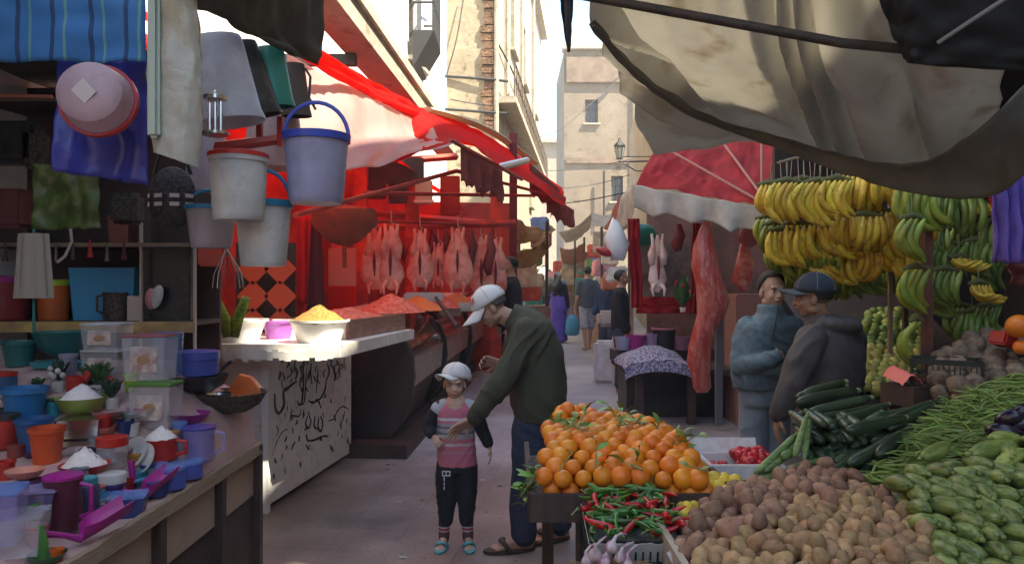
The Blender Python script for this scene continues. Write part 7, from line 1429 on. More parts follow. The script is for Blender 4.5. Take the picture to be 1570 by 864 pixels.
def baseball_cap(t, c, f, u, r, s=1, m=None, brimm=None, blen=.085, tilt=-.12):
    M_ = Matrix((r, f, u)).transposed(); mb = MB(); G = []
    for i in range(12):
        ph = i / 11 * R(92)
        G.append([c + (r * (math.sin(ph) * math.sin(a) * .084) + f * (math.sin(ph) * math.cos(a) * .104 - .010) + u * (math.cos(ph) ** .85 * .097 + .030 if ph < R(90) else .022)) * s for a in np.linspace(0, 2 * math.pi, 37)])
    mb.sheet(G, -.003); cp = mb.build('cap', m, t, ang=180)
    mb = MB(); G = []
    for v in np.linspace(0, 1, 8):
        row_ = []
        for a in np.linspace(-1.15, 1.15, 19):
            x = math.sin(a) * .083 * (1 - .12 * v); y = math.cos(a) * .100 - .008 + blen * v * max(0, math.cos(a)) ** .55; z = .036 + tilt * blen * v * 2 - .022 * (x / .08) ** 2 * (1 + v); row_.append(c + (r * x + f * y + u * z) * s)
        G.append(row_)
    mb.sheet(G, .003); mb.build('brim', brimm or m, cp, ang=180)
    mb = MB(); mb.ell(c + (u * .1285 - f * .01) * s, .007 * s, 8, 6); mb.build('button', m, cp)
    for k in range(6):
        a = R(30 + 60 * k); mb = MB(); mb.tube([c + (r * (math.sin(ph) * math.sin(a) * .0855) + f * (math.sin(ph) * math.cos(a) * .1055 - .010) + u * (math.cos(ph) ** .85 * .0985 + .030)) * s * 1.01 for ph in np.linspace(.08, R(86), 10)], .0016 * s, 5); mb.build('seam', mat('cap_seam', (.25, .25, .26), r=.9), cp)
    return cp
def hand_mb(mb, w, d, pn, s=1, curl=.5, side=1, spread=.12):
    """w wrist, d direction, pn palm normal, side: thumb side sign"""
    d = Vector(d).normalized(); pn = Vector(pn); pn = (pn - d * pn.dot(d)).normalized(); sd = d.cross(pn) * side
    for i in range(4):
        o = (i - 1.5) * .019 * s; base = w + d * .085 * s * (1 - .04 * abs(i - 1)) - sd * o * 1
        cap_(mb, w + d * .015 * s - sd * o * .5, base, .0135 * s, .0115 * s, 8)
        L = (.040, .046, .043, .033)[i] * s; dd = (d - sd * (i - 1.5) * spread).normalized(); p = base; ang = 0
        for j, fr in enumerate((1, .65, .5)):
            ang += curl * (.5, .7, .5)[j]; q = p + (dd * math.cos(ang) + pn * math.sin(ang)) * L * fr; cap_(mb, p, q, (.0095 - .0012 * j) * s, (.0085 - .0012 * j) * s, 8); p = q
    b = w + d * .03 * s + sd * .028 * s; t1 = b + (d * .6 + sd * .75 + pn * .25).normalized() * .035 * s; t2 = t1 + (d * .9 + sd * .25 + pn * .35 * (1 + curl)).normalized() * .03 * s; cap_(mb, w + sd * .01 * s, b, .016 * s, .013 * s, 8); cap_(mb, b, t1, .0125 * s, .011 * s, 8); cap_(mb, t1, t2, .0105 * s, .008 * s, 8)
def foot_mb(mb, an, toe, s=1):
    d = (Vector(toe) - Vector(an)); d.z = 0; d.normalize(); z0 = an.z; g = min(an.z, toe.z)
    heel = Vector((an.x, an.y, g + .035 * s)) - d * .03 * s; ball = Vector((an.x, an.y, g + .026 * s)) + d * .12 * s; tp = Vector((an.x, an.y, g + .02 * s)) + d * .185 * s
    cap_(mb, an, heel, .036 * s, .034 * s); cap_(mb, an + Vector((0, 0, -.01)), ball, .036 * s, .028 * s); cap_(mb, heel, ball, .032 * s, .03 * s); sdv = Vector((-d.y, d.x, 0))
    for k in range(5): o = sdv * (k - 2) * .017 * s; cap_(mb, ball + o * .8, tp + o - d * abs(k - 1.2) * .008 * s, .016 * s, .0105 * s, 8)

# ---------- bending man
S1 = .004
def Q(px, py, d): return P(px, py, d)
M_sk1 = skin('tan', (.42, .24, .16)); M_olsw = mat('olive_sweater', (.050, .050, .032), r=.95, ns=90, c2=(.07, .07, .045), bs=160, bd=.5, bdist=.004, rand=False); M_djean = mat('dark_jeans', (.022, .03, .06), r=.9, ns=40, c2=(.035, .045, .08), bs=200, bd=.3, bdist=.002, rand=False)
t = thing('person', 'man in olive sweater and white cap bending over and reaching for the child', 'person', (.1, 4.6, 0))
wN = Q(724, 642, 4.36); wF = Q(766, 556, 4.80); hc = Q(753, 473, 4.6)
f_, u_, r_ = frame((-.80, -.12, -.52), (-.55, .05, .8))
mb = MB(); head_mb(mb, hc, f_, u_, r_)
chain(mb, [hc + u_ * -.06 - f_ * .03, Q(786, 490, 4.6), Q(802, 505, 4.6)], [.055, .058, .07])
chain(mb, [Q(806, 512, 4.46), Q(764, 590, 4.36), wN], [.05, .042, .028]); hand_mb(mb, wN, (-1, -.05, -.62), (-.3, -.55, -.8), 1.1, .35, -1, .16)
chain(mb, [Q(798, 508, 4.78), Q(790, 580, 4.86), wF], [.05, .042, .028]); hand_mb(mb, wF, (-1, -.1, .15), (.1, -.9, -.3), 1.0, 1.15, -1)
chain(mb, [Q(818, 640, 4.6), Q(822, 560, 4.6), Q(804, 505, 4.6)], [.12, .13, .11])
aN, aF = Vector((.068, 4.53, .085)), Vector((.30, 4.72, .085))
chain(mb, [Q(812, 645, 4.52), Q(809, 725, 4.5), aN], [.08, .055, .036]); chain(mb, [Q(836, 645, 4.7), Q(846, 735, 4.7), aF], [.08, .055, .036])
foot_mb(mb, aN, aN + Vector((-.2, -.04, -.08)), 1.05); foot_mb(mb, aF, aF + Vector((-.2, -.10, -.08)), 1.05)
remesh(mb, 'body', M_sk1, t, .0045, 4)
for sd in (-1, 1): mb = MB(); p = hc + f_ * .078 + u_ * .006 + r_ * .031 * sd; mb.ell(p, .009, 8, 6); mb.build('eye', mat('eye_white', (.6, .56, .52)), t)
hm = mat('grey_hair', (.10, .09, .08), r=.8, bs=120, bd=.6, bdist=.003); hair_shell(t, hc, f_, u_, r_, 1, hm, .3)
mb = MB(); ax = Vector((0, 1, 0))
def sec(px, py, d, hx, hy, ang): a = Vector((math.cos(ang), 0, math.sin(ang))); return (Q(px, py, d), a * hx, ax * hy)
loft(mb, [sec(826, 640, 4.6, .150, .20, 0), sec(826, 615, 4.6, .165, .215, 0), sec(822, 575, 4.6, .175, .215, .05), sec(817, 540, 4.6, .18, .215, .2), sec(806, 508, 4.6, .155, .215, .5), sec(796, 492, 4.6, .10, .14, .8), sec(788, 486, 4.6, .08, .085, .9), sec(781, 482, 4.6, .068, .070, .95)], 28, 26)
chain(mb, [Q(808, 510, 4.45), Q(790, 552, 4.39), Q(763, 592, 4.34), Q(738, 625, 4.34), Q(727, 638, 4.355)], [.088, .082, .070, .054, .046]); chain(mb, [Q(800, 508, 4.76), Q(792, 575, 4.86), Q(772, 560, 4.81)], [.08, .068, .048])
remesh(mb, 'sweater', M_olsw, t, .010, 3, .020, 3, wrs=7)
mb = MB(); loft(mb, [sec(826, 655, 4.61, .140, .185, 0), sec(825, 630, 4.61, .142, .19, 0), sec(825, 622, 4.61, .14, .19, 0)], 24, 8)
chain(mb, [Q(815, 655, 4.52), Q(811, 690, 4.5), Q(808, 725, 4.5), Q(801, 775, 4.53), Vector((.072, 4.53, .105))], [.118, .108, .092, .082, .080]); chain(mb, [Q(836, 655, 4.7), Q(842, 700, 4.69), Q(847, 740, 4.69), Q(850, 785, 4.71), Vector((.292, 4.715, .115))], [.115, .104, .09, .082, .080])
remesh(mb, 'jeans', M_djean, t, .011, 4, .011, 5, wrs=9)
cp = baseball_cap(t, hc + u_ * .006, f_, u_, r_, 1.08, mat('white_cap', (.70, .68, .66), r=.85, bs=90, bd=.3, bdist=.002), blen=.10, tilt=-.18)
mb = MB(); fc = hc + (f_ * .094 + u_ * .078 - r_ * .0) * 1.08
for k, (x, z, w_, h_) in enumerate(((-.024, 0, .006, .04), (-.012, .014, .018, .006), (-.012, -.002, .018, .006), (.0, .0, .006, .04), (.014, 0, .006, .04), (.024, .012, .006, .018), (.030, -.006, .006, .02))):
    L_ = lambda x, z: (lambda ph, a_: hc + u_ * .006 + (r_ * (math.sin(ph) * math.sin(a_) * .0895) + f_ * (math.sin(ph) * math.cos(a_) * .1095 - .010) + u_ * (math.cos(ph) ** .85 * .102 + .030)) * 1.08)(1.08 - z / .095, -.42 - x / .09)
    a, b, c_, d_ = L_(x - w_ / 2, z - h_ / 2), L_(x + w_ / 2, z - h_ / 2), L_(x + w_ / 2, z + h_ / 2), L_(x - w_ / 2, z + h_ / 2); mb.add([a, b, c_, d_], [(0, 1, 2, 3)])
e_ = mb.build('emblem', mat('red_emblem', (.45, .02, .04), r=.8), cp, smooth=False)
M_fl = mat('brown_sandal', (.06, .035, .025), r=.7)
def flipflop(t, an, d, s=1, m=M_fl, name='sandal', band=True, bm_=None):
    d = Vector(d); d.z = 0; d.normalize(); sd = Vector((-d.y, d.x, 0)); c = Vector((an.x, an.y, an.z)) ; G0 = []; mb = MB(); n = 20; vs = []
    for zz in (.004, .018 * s):
        for k in range(n): a = 2 * math.pi * k / n; q = d * (.078 * s + .145 * s * math.cos(a)) + sd * (.052 + .008 * math.cos(a)) * s * math.sin(a); vs.append(Vector((an.x, an.y, 0)) + q + Vector((0, 0, zz + ground_z(an.y))))
    mb.add(vs, [tuple(range(n)), tuple(range(2 * n - 1, n - 1, -1))] + [(k, (k + 1) % n, n + (k + 1) % n, n + k) for k in range(n)]); so_ = mb.build(name, m, t, ang=50)
    b0 = Vector((an.x, an.y, 0)); mb = MB()
    if band: mb.tube([b0 + d * .08 * s + sd * .052 * s + Vector((0, 0, .018)), b0 + d * .12 * s + sd * .02 * s + Vector((0, 0, .066 * s)), b0 + d * .12 * s - sd * .02 * s + Vector((0, 0, .066 * s)), b0 + d * .08 * s - sd * .052 * s + Vector((0, 0, .018))], [.014 * s, .02 * s, .02 * s, .014 * s], 8, flat=.5)
    mb.build('strap', bm_ or m, so_, ang=180)
flipflop(t, aN, (-.2, -.04, 0), 1.1); flipflop(t, aF, (-.2, -.10, 0), 1.1)

# ---------- child
M_sk2 = skin('child', (.62, .38, .28)); t = thing('person', 'small child in pink shirt black trousers and white cap standing before the man', 'person', (-.34, 4.62, 0)); D = 4.62
hc = Q(697, 588, D - .01); f_, u_, r_ = frame((.04, -1, -.10), (.03, -.1, 1)); s = .86
mb = MB(); head_mb(mb, hc, f_, u_, r_, s, True); chain(mb, [hc - u_ * .06, Q(699, 618, D)], [.034, .040])
wl = Q(664, 668, D - .06); wr_ = Q(750, 684, D - .02)
chain(mb, [Q(673, 628, D), Q(659, 652, D), wl], [.032, .028, .02]); hand_mb(mb, wl, (.5, -.5, -.6), (.5, .5, -.5), .62, .8, 1)
chain(mb, [Q(725, 628, D), Q(739, 658, D), wr_], [.032, .028, .02]); hand_mb(mb, wr_, (.25, -.05, -1), (-1, 0, 0), .62, .6, -1)
chain(mb, [Q(699, 622, D), Q(700, 700, D)], [.075, .08])
aL, aR = Vector((-.418, 4.62, .06)), Vector((-.272, 4.62, .06))
chain(mb, [Q(689, 708, D), Q(685, 760, D), aL], [.055, .042, .026]); chain(mb, [Q(713, 708, D), Q(716, 760, D), aR], [.055, .042, .026]); foot_mb(mb, aL, aL + Vector((-.03, -.2, -.06)), .68); foot_mb(mb, aR, aR + Vector((.03, -.2, -.06)), .68)
remesh(mb, 'body', M_sk2, t, .0035, 4); face_parts(t, hc, f_, u_, r_, s); hair_shell(t, hc, f_, u_, r_, s, mat('black_hair', (.015, .012, .01), r=.6), .35)
baseball_cap(t, hc + u_ * .012 + Vector((0, .004, 0)), *frame((-.80, -.80, .30), (.12, .25, 1)), s * 1.1, mat('white_cap', (.70, .68, .66)), blen=.07, tilt=-.10)
# shirt with bands
def band_mat(name, bands, r=.85, sc=1, bump=80):
    m = bpy.data.materials.new(name); m.use_nodes = True; t_ = m.node_tree; N = t_.nodes; L = t_.links; b = N['Principled BSDF']; b.inputs['Roughness'].default_value = r
    tx = N.new('ShaderNodeTexCoord'); sp = N.new('ShaderNodeSeparateXYZ'); L.new(tx.outputs['Object'], sp.inputs[0]); n1 = N.new('ShaderNodeTexNoise'); n1.inputs['Scale'].default_value = 25; L.new(tx.outputs['Object'], n1.inputs[0])
    ma = N.new('ShaderNodeMath'); ma.operation = 'MULTIPLY_ADD'; ma.inputs[1].default_value = .012; L.new(n1.outputs[0], ma.inputs[0]); L.new(sp.outputs[2], ma.inputs[2])
    cr_ = N.new('ShaderNodeValToRGB'); cr_.color_ramp.interpolation = 'CONSTANT'; E_ = cr_.color_ramp.elements
    while len(E_) > 1: E_.remove(E_[-1])
    for k, (z, c) in enumerate(bands):
        e = E_[0] if k == 0 else E_.new(z / sc); e.position = z / sc; e.color = (*c, 1)
    dv = N.new('ShaderNodeMath'); dv.operation = 'DIVIDE'; dv.inputs[1].default_value = sc; L.new(ma.outputs[0], dv.inputs[0]); L.new(dv.outputs[0], cr_.inputs[0]); L.new(cr_.outputs[0], b.inputs['Base Color'])
    n = N.new('ShaderNodeTexNoise'); n.inputs['Scale'].default_value = bump; L.new(tx.outputs['Object'], n.inputs[0]); bp = N.new('ShaderNodeBump'); bp.inputs['Strength'].default_value = .3; bp.inputs['Distance'].default_value = .003; L.new(n.outputs[0], bp.inputs['Height']); L.new(bp.outputs[0], b.inputs['Normal']); return m
pk = (.50, .15, .20); gy = (.33, .32, .34); dk = (.14, .12, .14)
M_shirt = band_mat('pink_printed_shirt', [(0, pk), (.585, (.45, .2, .26)), (.60, pk), (.63, (.5, .4, .44)), (.645, pk), (.675, gy), (.70, dk), (.712, gy), (.735, dk), (.75, gy), (.765, (.5, .18, .25)), (.785, (.6, .6, .62)), (.80, pk), (.86, pk)])
mb = MB(); X = Vector((1, 0, 0)); Y = Vector((0, 1, 0))
loft(mb, [(Q(701, 712, D), X * .122, Y * .088), (Q(700, 690, D), X * .12, Y * .088), (Q(699, 655, D), X * .115, Y * .085), (Q(699, 630, D), X * .118, Y * .08), (Q(699, 619, D), X * .085, Y * .06), (Q(699, 613, D), X * .045, Y * .045)], 24, 16)
remesh(mb, 'shirt', M_shirt, t, .007, 4, .006, 2, wrs=13)
for sgn, pts in ((-1, [Q(676, 625, D), Q(664, 640, D), Q(658, 653, D), Q(661, 664, D - .05)]), (1, [Q(722, 625, D), Q(733, 642, D), Q(740, 660, D), Q(748, 678, D - .02)])):
    mb = MB(); chain(mb, pts, [.050, .046, .042, .034]); remesh(mb, 'sleeve', mat('black_sleeve', (.018, .018, .022), r=.9, bs=60, bd=.4), t, .007, 3, .006, 4)
    mb = MB(); chain(mb, [pts[0] + Vector((-sgn * .02, 0, .012)), pts[0] + Vector((sgn * .012, 0, -.01))], [.048, .054]); remesh(mb, 'shoulder_panel', mat('grey_panel', (.42, .43, .47), r=.85), t, .007, 3)
mb = MB(); loft(mb, [(Q(701, 722, D), X * .112, Y * .085), (Q(701, 700, D), X * .113, Y * .084), (Q(701, 694, D), X * .11, Y * .08)], 20, 6); chain(mb, [Q(687, 715, D), Q(685, 760, D), Q(684, 796, D)], [.075, .062, .046]); chain(mb, [Q(714, 715, D), Q(716, 760, D), Q(715, 796, D)], [.075, .062, .046])
M_tr = mat('black_track_trousers', (.016, .017, .022), r=.85, bs=60, bd=.4); tro = remesh(mb, 'trousers', M_tr, t, .007, 4, .008, 6, wrs=12)
mb = MB(); q = Q(684, 722, D - .09)
for k, (x, z, w_, h_) in enumerate(((0, 0, .05, .006), (-.022, -.012, .006, .02), (0, -.012, .006, .02), (.022, -.012, .006, .02), (0, -.026, .05, .005), (-.012, -.045, .006, .024), (-.012, -.075, .005, .018), (-.012, -.10, .006, .018))): mb.box(q + Vector((x, .0, z)), (w_, .006, h_))
mb.build('white_print', mat('white_print', (.6, .6, .6)), tro, smooth=False)
M_sock = band_mat('striped_sock', [(0, (.12, .05, .06)), (.095, (.5, .45, .45)), (.105, (.35, .04, .06)), (.118, (.5, .45, .45)), (.128, (.05, .04, .05))])
for a in (aL, aR): mb = MB(); chain(mb, [a + Vector((0, 0, -.01)), Vector((a.x, a.y, .15))], [.034, .036]); remesh(mb, 'sock', M_sock, t, .006, 3)
M_tq = mat('turquoise_sandal', (.10, .42, .45), r=.5)
flipflop(t, aL, (-.03, -.2, 0), .72, M_tq); flipflop(t, aR, (.03, -.2, 0), .72, M_tq)

# ---------- man with crossed arms
M_sk3 = skin('pale_tan', (.56, .36, .27)); D = 4.85; t = thing('person', 'man in blue grey jacket standing with crossed arms by the bananas', 'person', (1.64, D, 0))
hc = Q(1184, 447, D); f_, u_, r_ = frame((.16, -1, -.03), (0, 0, 1)); s = 1.0
mb = MB(); head_mb(mb, hc, f_, u_, r_, s); chain(mb, [hc - u_ * .07 - f_ * .01, Q(1182, 482, D + .02)], [.056, .062])
chain(mb, [Q(1180, 535, D), Q(1175, 600, D)], [.12, .12]); wA = Q(1192, 548, D - .22); wB = Q(1170, 562, D - .15)
chain(mb, [Q(1146, 505, D), Q(1136, 560, D - .04), wA], [.05, .042, .03]); hand_mb(mb, wA, (.7, .7, .1), (0, 1, -.2), .9, 1.2, 1); chain(mb, [Q(1215, 505, D), Q(1220, 560, D - .06), wB], [.05, .042, .03]); hand_mb(mb, wB, (-.6, .7, .3), (0, 1, 0), .9, 1.2, -1)
for x, dx in ((1158, 0), (1192, 0)): a = Vector(((x - CX) / F * D, D, .085)); chain(mb, [Q(x, 610, D), Q(x - 2, 720, D - .02), a], [.08, .055, .036]); foot_mb(mb, a, a + Vector((.03, -.2, -.08)), 1.05)
remesh(mb, 'body', M_sk3, t, .005, 4); face_parts(t, hc, f_, u_, r_, s); hair_shell(t, hc + u_ * .004, f_, u_, r_, s * 1.02, mat('short_dark_hair', (.03, .022, .018), r=.8, bs=140, bd=.8, bdist=.003), .62)
mb = MB(); X = Vector((.97, .24, 0)); Y = Vector((-.24, .97, 0))
loft(mb, [(Q(1171, 594, D), X * .195, Y * .145), (Q(1171, 575, D), X * .21, Y * .155), (Q(1174, 535, D), X * .205, Y * .15), (Q(1179, 503, D), X * .20, Y * .135), (Q(1181, 491, D), X * .155, Y * .11), (Q(1182, 483, D), X * .095, Y * .09), (Q(1182, 474, D), X * .082, Y * .082), (Q(1182, 467, D), X * .078, Y * .08)], 28, 26)
chain(mb, [Q(1147, 502, D), Q(1138, 532, D - .02), Q(1136, 562, D - .06), Q(1165, 556, D - .18), wA + Vector((-.02, 0, 0))], [.076, .072, .064, .054, .048]); chain(mb, [Q(1213, 502, D), Q(1220, 532, D - .02), Q(1219, 562, D - .07), Q(1190, 566, D - .17), wB + Vector((.02, 0, -.01))], [.076, .072, .064, .054, .048])
remesh(mb, 'jacket', mat('blue_grey_jacket', (.115, .18, .225), r=.75, ns=20, c2=(.08, .12, .14), bs=70, bd=.3, bdist=.004, rand=False), t, .010, 3, .014, 9, wrs=9)
mb = MB(); mb.tube([Q(1192, 470, D - .105), Q(1189, 490, D - .135), Q(1184, 515, D - .172), Q(1182, 540, D - .185)], .005, 6); mb.build('zip', mat('zip', (.05, .06, .07), r=.4, metal=.5), t)
mb = MB(); loft(mb, [(Q(1174, 620, D), X * .175, Y * .125), (Q(1174, 590, D), X * .178, Y * .13), (Q(1174, 584, D), X * .17, Y * .12)], 22, 6); chain(mb, [Q(1157, 618, D), Q(1156, 720, D - .02), Q(1157, 806, D)], [.105, .085, .075]); chain(mb, [Q(1192, 618, D), Q(1193, 720, D - .02), Q(1192, 806, D)], [.105, .085, .075])
remesh(mb, 'jeans', mat('grey_blue_jeans', (.16, .20, .25), r=.9, ns=12, c2=(.21, .25, .30), bs=180, bd=.3, bdist=.002, rand=False), t, .012, 4, .011, 7)
for x in (1157, 1192): mb = MB(); a = Vector(((x - CX) / F * D, D, 0)); cap_(mb, a + Vector((0, .02, .045)), a + Vector((.02, -.17, .04)), .045, .042); remesh(mb, 'shoe', M_dark, t, .01, 3)

# ---------- hooded jacket man
D = 4.38; t = thing('person', 'man in dark grey hooded jacket and navy cap turned away from the camera', 'person', (1.85, D, 0)); M_sk4 = skin('brown', (.36, .21, .14))
hc = Q(1246, 457, D); f_, u_, r_ = frame((-.93, .32, -.06), (0, 0, 1)); s = 1.02
mb = MB(); head_mb(mb, hc, f_, u_, r_, s); chain(mb, [hc - u_ * .06 - f_ * .02, Q(1262, 500, D + .02)], [.058, .07]); chain(mb, [Q(1272, 555, D), Q(1266, 640, D)], [.12, .12])
wN = Q(1194, 636, D - .16); chain(mb, [Q(1240, 522, D - .14), Q(1218, 585, D - .2), wN], [.05, .042, .03]); hand_mb(mb, wN, (-.1, .1, -1), (1, 0, 0), 1.05, .5, 1)
wF = Q(1240, 600, D + .3); chain(mb, [Q(1300, 522, D + .14), Q(1290, 590, D + .25), wF], [.05, .042, .03]); hand_mb(mb, wF, (-1, .1, -.4), (0, 0, -1), 1.05, .5, 1)
for dy, x in ((-.09, 1250), (.1, 1272)): a = Vector(((x - CX) / F * D, D + dy, .085)); chain(mb, [Q(x, 660, D + dy), Q(x - 3, 760, D + dy), a], [.085, .058, .038]); foot_mb(mb, a, a + Vector((-.2, .05, -.08)), 1.05)
remesh(mb, 'body', M_sk4, t, .005, 4); face_parts(t, hc, f_, u_, r_, s, hair=(.03, .028, .026)); hair_shell(t, hc, f_, u_, r_, s, mat('dark_grey_hair', (.04, .037, .035), r=.8, bs=120, bd=.6), .45)
baseball_cap(t, hc + u_ * .008, *frame((-.93, .25, .05), (0, 0, 1)), s * 1.1, mat('navy_cap', (.030, .042, .060), r=.8, bs=90, bd=.4), mat('grey_brim', (.075, .09, .11), r=.7), blen=.085, tilt=-.02)
X = Vector((.75, .66, 0)); Y = Vector((-.66, .75, 0)); mb = MB()
loft(mb, [(Q(1264, 690, D), X * .20, Y * .165), (Q(1265, 650, D), X * .205, Y * .17), (Q(1270, 590, D), X * .21, Y * .165), (Q(1276, 540, D), X * .225, Y * .15), (Q(1277, 514, D), X * .20, Y * .125), (Q(1270, 499, D), X * .15, Y * .12), (Q(1262, 489, D), X * .10, Y * .10), (Q(1258, 481, D), X * .08, Y * .08)], 28, 28)
chain(mb, [Q(1243, 520, D - .13), Q(1228, 555, D - .18), Q(1217, 588, D - .2), Q(1202, 618, D - .18), Q(1194, 634, D - .16)], [.088, .08, .072, .06, .052]); chain(mb, [Q(1304, 520, D + .13), Q(1300, 590, D + .25), Q(1250, 600, D + .3)], [.09, .08, .06])
# hood folded on the back
for k in range(9): a = k / 8 * math.pi; mb.ell(Q(1272, 494, D) + X * .12 * math.cos(a) * 1.0 - Y * (.02 + .10 * math.sin(a)) + Vector((0, 0, -.02 * math.sin(a))), (.055, .055, .042), 12, 8)
remesh(mb, 'hooded_jacket', mat('charcoal_jacket', (.085, .075, .076), r=.75, ns=14, c2=(.065, .057, .058), bs=80, bd=.35, bdist=.004, rand=False), t, .010, 3, .018, 12, wrs=8)
mb = MB(); loft(mb, [(Q(1264, 700, D), X * .19, Y * .15), (Q(1264, 670, D), X * .19, Y * .15), (Q(1264, 665, D), X * .18, Y * .14)], 22, 6)
for dy, x in ((-.09, 1250), (.1, 1272)): chain(mb, [Q(x, 690, D + dy), Q(x - 3, 770, D + dy), Q(x, 850, D + dy) + Vector((0, 0, .03))], [.11, .088, .08])
remesh(mb, 'jeans', mat('pale_jeans', (.20, .27, .36), r=.9, bs=150, bd=.3), t, .012, 4, .01, 7)
for dy, x in ((-.09, 1250), (.1, 1272)): mb = MB(); a = Vector(((x - CX) / F * D, D + dy, 0)); cap_(mb, a + Vector((.02, 0, .045)), a + Vector((-.17, .04, .04)), .045, .042); remesh(mb, 'shoe', M_dark, t, .01, 3)

# ---------- distant people
def far_person(px, py0, d, H, fdir, label, top, bot, sk=M_sk1, hairm=None, short=False, robe=None, scarf=None, stride=.0, armout=0):
    x = (px - CX) / F * d; g = ground_z(d); b = Vector((x, d, g)); f, u, r = frame(fdir, (0, 0, 1)); t = thing('person', label, 'person', b); k = H / 1.75
    L = lambda a, c_, z: b + (r * a + f * c_ + u * z) * k
    hc = L(0, .02, 1.63); mb = MB(); head_mb(mb, hc, f, u, r, k); chain(mb, [hc - u * .07, L(0, 0, 1.42), L(0, 0, 1.0)], [.055 * k, .1 * k, .12 * k])
    for sd in (-1, 1):
        w_ = L(sd * (.24 + armout), .10, .86); chain(mb, [L(sd * .17, 0, 1.40), L(sd * (.22 + armout * .5), .0, 1.12), w_], [.05 * k, .042 * k, .028 * k]); hand_mb(mb, w_, (0, .1, -1), (-sd * r), k, .5, sd)
        an = L(sd * .09, sd * stride, .085); chain(mb, [L(sd * .09, 0, .92), L(sd * .095, sd * stride * .5 + .02, .5), an], [.085 * k, .058 * k, .036 * k]); foot_mb(mb, an, an + f * .2 - u * .08, k)
    remesh(mb, 'body', sk, t, .011, 3)
    if not scarf: hair_shell(t, hc, f, u, r, k, hairm or mat('black_hair', (.015, .012, .01)), .45)
    mb = MB(); loft(mb, [(L(0, 0, .88), r * .18 * k, f * .13 * k), (L(0, 0, 1.05), r * .185 * k, f * .135 * k), (L(0, 0, 1.3), r * .20 * k, f * .13 * k), (L(0, 0, 1.42), r * .17 * k, f * .1 * k), (L(0, 0, 1.5), r * .07 * k, f * .07 * k)], 20, 14)
    for sd in (-1, 1):
        end = L(sd * (.24 + armout), .09, .9) if not short else L(sd * (.215 + armout * .5), 0, 1.18); chain(mb, [L(sd * .17, 0, 1.40), L(sd * (.22 + armout * .5), .0, 1.12) if not short else L(sd * .2, 0, 1.28), end], [.075 * k, .065 * k, .055 * k])
    remesh(mb, 'top', top, t, .014, 3, .01, 3)
    mb = MB()
    if robe: loft(mb, [(L(0, 0, .06), r * .24 * k, f * .24 * k), (L(0, 0, .5), r * .22 * k, f * .2 * k), (L(0, 0, .9), r * .2 * k, f * .17 * k), (L(0, 0, 1.1), r * .19 * k, f * .15 * k), (L(0, 0, 1.38), r * .17 * k, f * .12 * k), (L(0, 0, 1.46), r * .08 * k, f * .08 * k)], 24, 20); remesh(mb, 'robe', robe, t, .014, 3, .03, 5, wrs=5)
    else:
        loft(mb, [(L(0, 0, .86), r * .165 * k, f * .12 * k), (L(0, 0, .96), r * .165 * k, f * .12 * k)], 18, 5)
        for sd in (-1, 1): z1 = .12 if bot[1] == 'long' else .5; chain(mb, [L(sd * .09, 0, .88), L(sd * .095, sd * stride * .5 + .02, .5), L(sd * .09, sd * stride * (1 if z1 < .3 else .5), z1)], [.105 * k, .088 * k, .078 * k])
        remesh(mb, 'trousers' if bot[1] == 'long' else 'shorts', bot[0], t, .014, 3, .01, 3)
    if scarf: mb = MB(); M__ = Matrix((r, f, u)).transposed(); mb.ell(hc + u * .02 * k - f * .02, (.1 * k, .115 * k, .125 * k), 16, 10, M__); chain(mb, [hc - u * .06 - f * .05, L(0, -.03, 1.36)], [.09 * k, .17 * k]); remesh(mb, 'headscarf', scarf, t, .014, 3, .008, 2)
    return t
M_blk = mat('black_garment', (.015, .015, .018), r=.9, bs=30, bd=.4); M_slate = mat('slate_shirt', (.07, .08, .095), r=.9, bs=30, bd=.4); M_gj = mat('far_jeans', (.05, .06, .09), r=.9)
far_person(855, 425, 17.4, 1.62, (.25, 1, 0), 'woman in long violet robe and black headscarf walking away with a blue bag', M_blk, None, robe=mat('violet_robe', (.09, .06, .34), r=.85), scarf=M_blk, stride=.1)
q = P(877, 498, 17.2); tb_ = thing('shopping_bag', 'pale blue plastic shopping bag carried beside the violet robe', 'bag', q); mb = MB(); mb.tube([q + Vector((0, 0, .24)), q + Vector((0, 0, .12)), q + Vector((.01, 0, -.05)), q + Vector((0, 0, -.2)), q + Vector((0, 0, -.235))], [.05, .13, .17, .165, .10], 14, flat=.6)
for v in mb.v: v += Vector((.03 * nz(v.z * 9, v.x * 9), 0, .02 * nz(v.x * 12, v.z * 7)))
mb.build('bag_body', mat('blue_polybag', (.10, .36, .55), r=.4, trans=.3), tb_, ang=180); mb = MB(); mb.tube([q + Vector((-.08, 0, .18)), q + Vector((-.03, 0, .42)), q + Vector((.03, 0, .42)), q + Vector((.08, 0, .18))], .012, 6); mb.build('handle', mat('blue_polybag', (.1, .36, .55)), tb_)
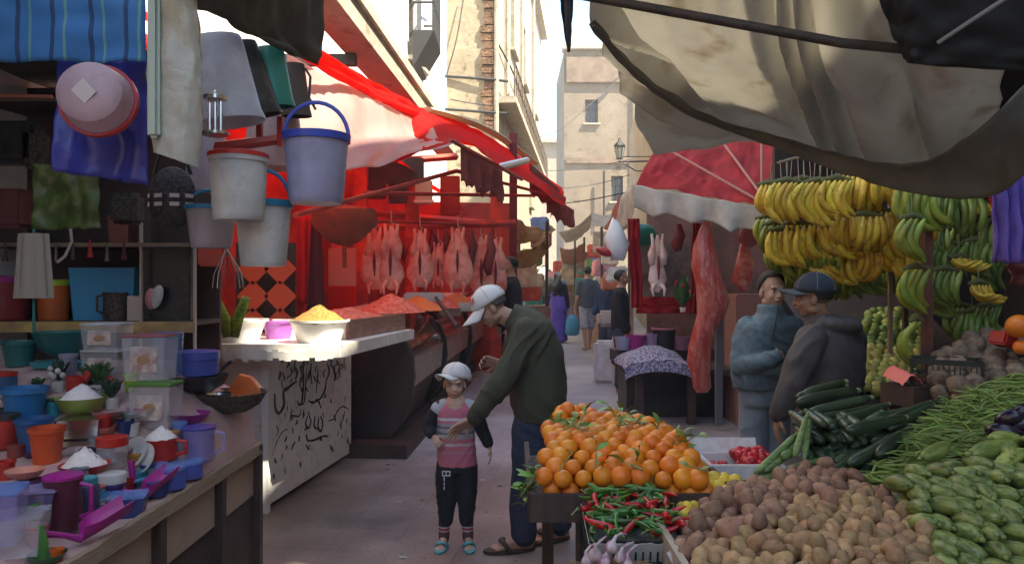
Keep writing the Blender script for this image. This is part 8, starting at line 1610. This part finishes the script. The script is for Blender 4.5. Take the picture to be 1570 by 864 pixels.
far_person(901, 405, 15.9, 1.76, (-.3, 1, 0), 'man in slate t-shirt and pale grey shorts walking up the alley', M_slate, (mat('pale_shorts', (.36, .36, .42), r=.9, ns=12, c2=(.25, .25, .3)), 'short'), short=True, stride=.12)
far_person(834, 408, 19.5, 1.78, (.2, 1, 0), 'person in black coat with white bundle on the shoulder further up the alley', M_blk, (M_blk, 'long'), stride=.1)
mb = MB(); mb.ell(P(829, 425, 19.2), (.12, .1, .28), 12, 8, Euler((0, .35, 0)).to_matrix()); mb.build('white_bundle', mat('white_cap', (.7, .68, .66)), label='white bundle carried on the shoulder of the black coated person', cat='bundle', ang=180)
far_person(784, 405, 10.4, 1.90, (-.9, -.2, 0), 'dark haired man in black top standing by the meat counters behind the cap', M_blk, (M_blk, 'long'))
far_person(951, 425, 10.6, 1.72, (.9, -.2, 0), 'seller in black top beside the red curtain of the butcher stall', M_blk, (M_gj, 'long'))
far_person(869, 418, 26, 1.7, (0, -1, 0), 'distant person in tan top coming down the alley', mat('tan_top', (.4, .3, .2), r=.9), (M_gj, 'long'), stride=.1)
far_person(884, 420, 30, 1.7, (0, 1, 0), 'most distant person in red top at the alley end', mat('red_top', (.4, .05, .05), r=.9), (M_blk, 'long'), stride=.1)
far_person(842, 424, 24, 1.65, (0, 1, 0), 'distant person in blue top behind the violet robed woman', mat('blue_top', (.06, .12, .3), r=.9), (M_gj, 'long'), stride=.1)
far_person(932, 426, 14.5, 1.7, (-.6, -1, 0), 'person in dark blue top behind the white sacks', mat('dark_blue_top', (.03, .05, .1), r=.9), (M_gj, 'long'))
# ================================================================ HAZE in the far alley air
hz = MB(); hz.box((0, 24, 9.5), (60, 80, 22)); ho = hz.build('haze', None, label='faint dusty air in the alley', kind='stuff', smooth=False)
hm_ = bpy.data.materials.new('haze'); hm_.use_nodes = True; N = hm_.node_tree.nodes; N.remove(N['Principled BSDF']); pv = N.new('ShaderNodeVolumePrincipled'); pv.inputs['Color'].default_value = (.95, .93, .9, 1); pv.inputs['Density'].default_value = .0035; hm_.node_tree.links.new(pv.outputs[0], N['Material Output'].inputs['Volume'])
ho.data.materials.clear(); ho.data.materials.append(hm_)
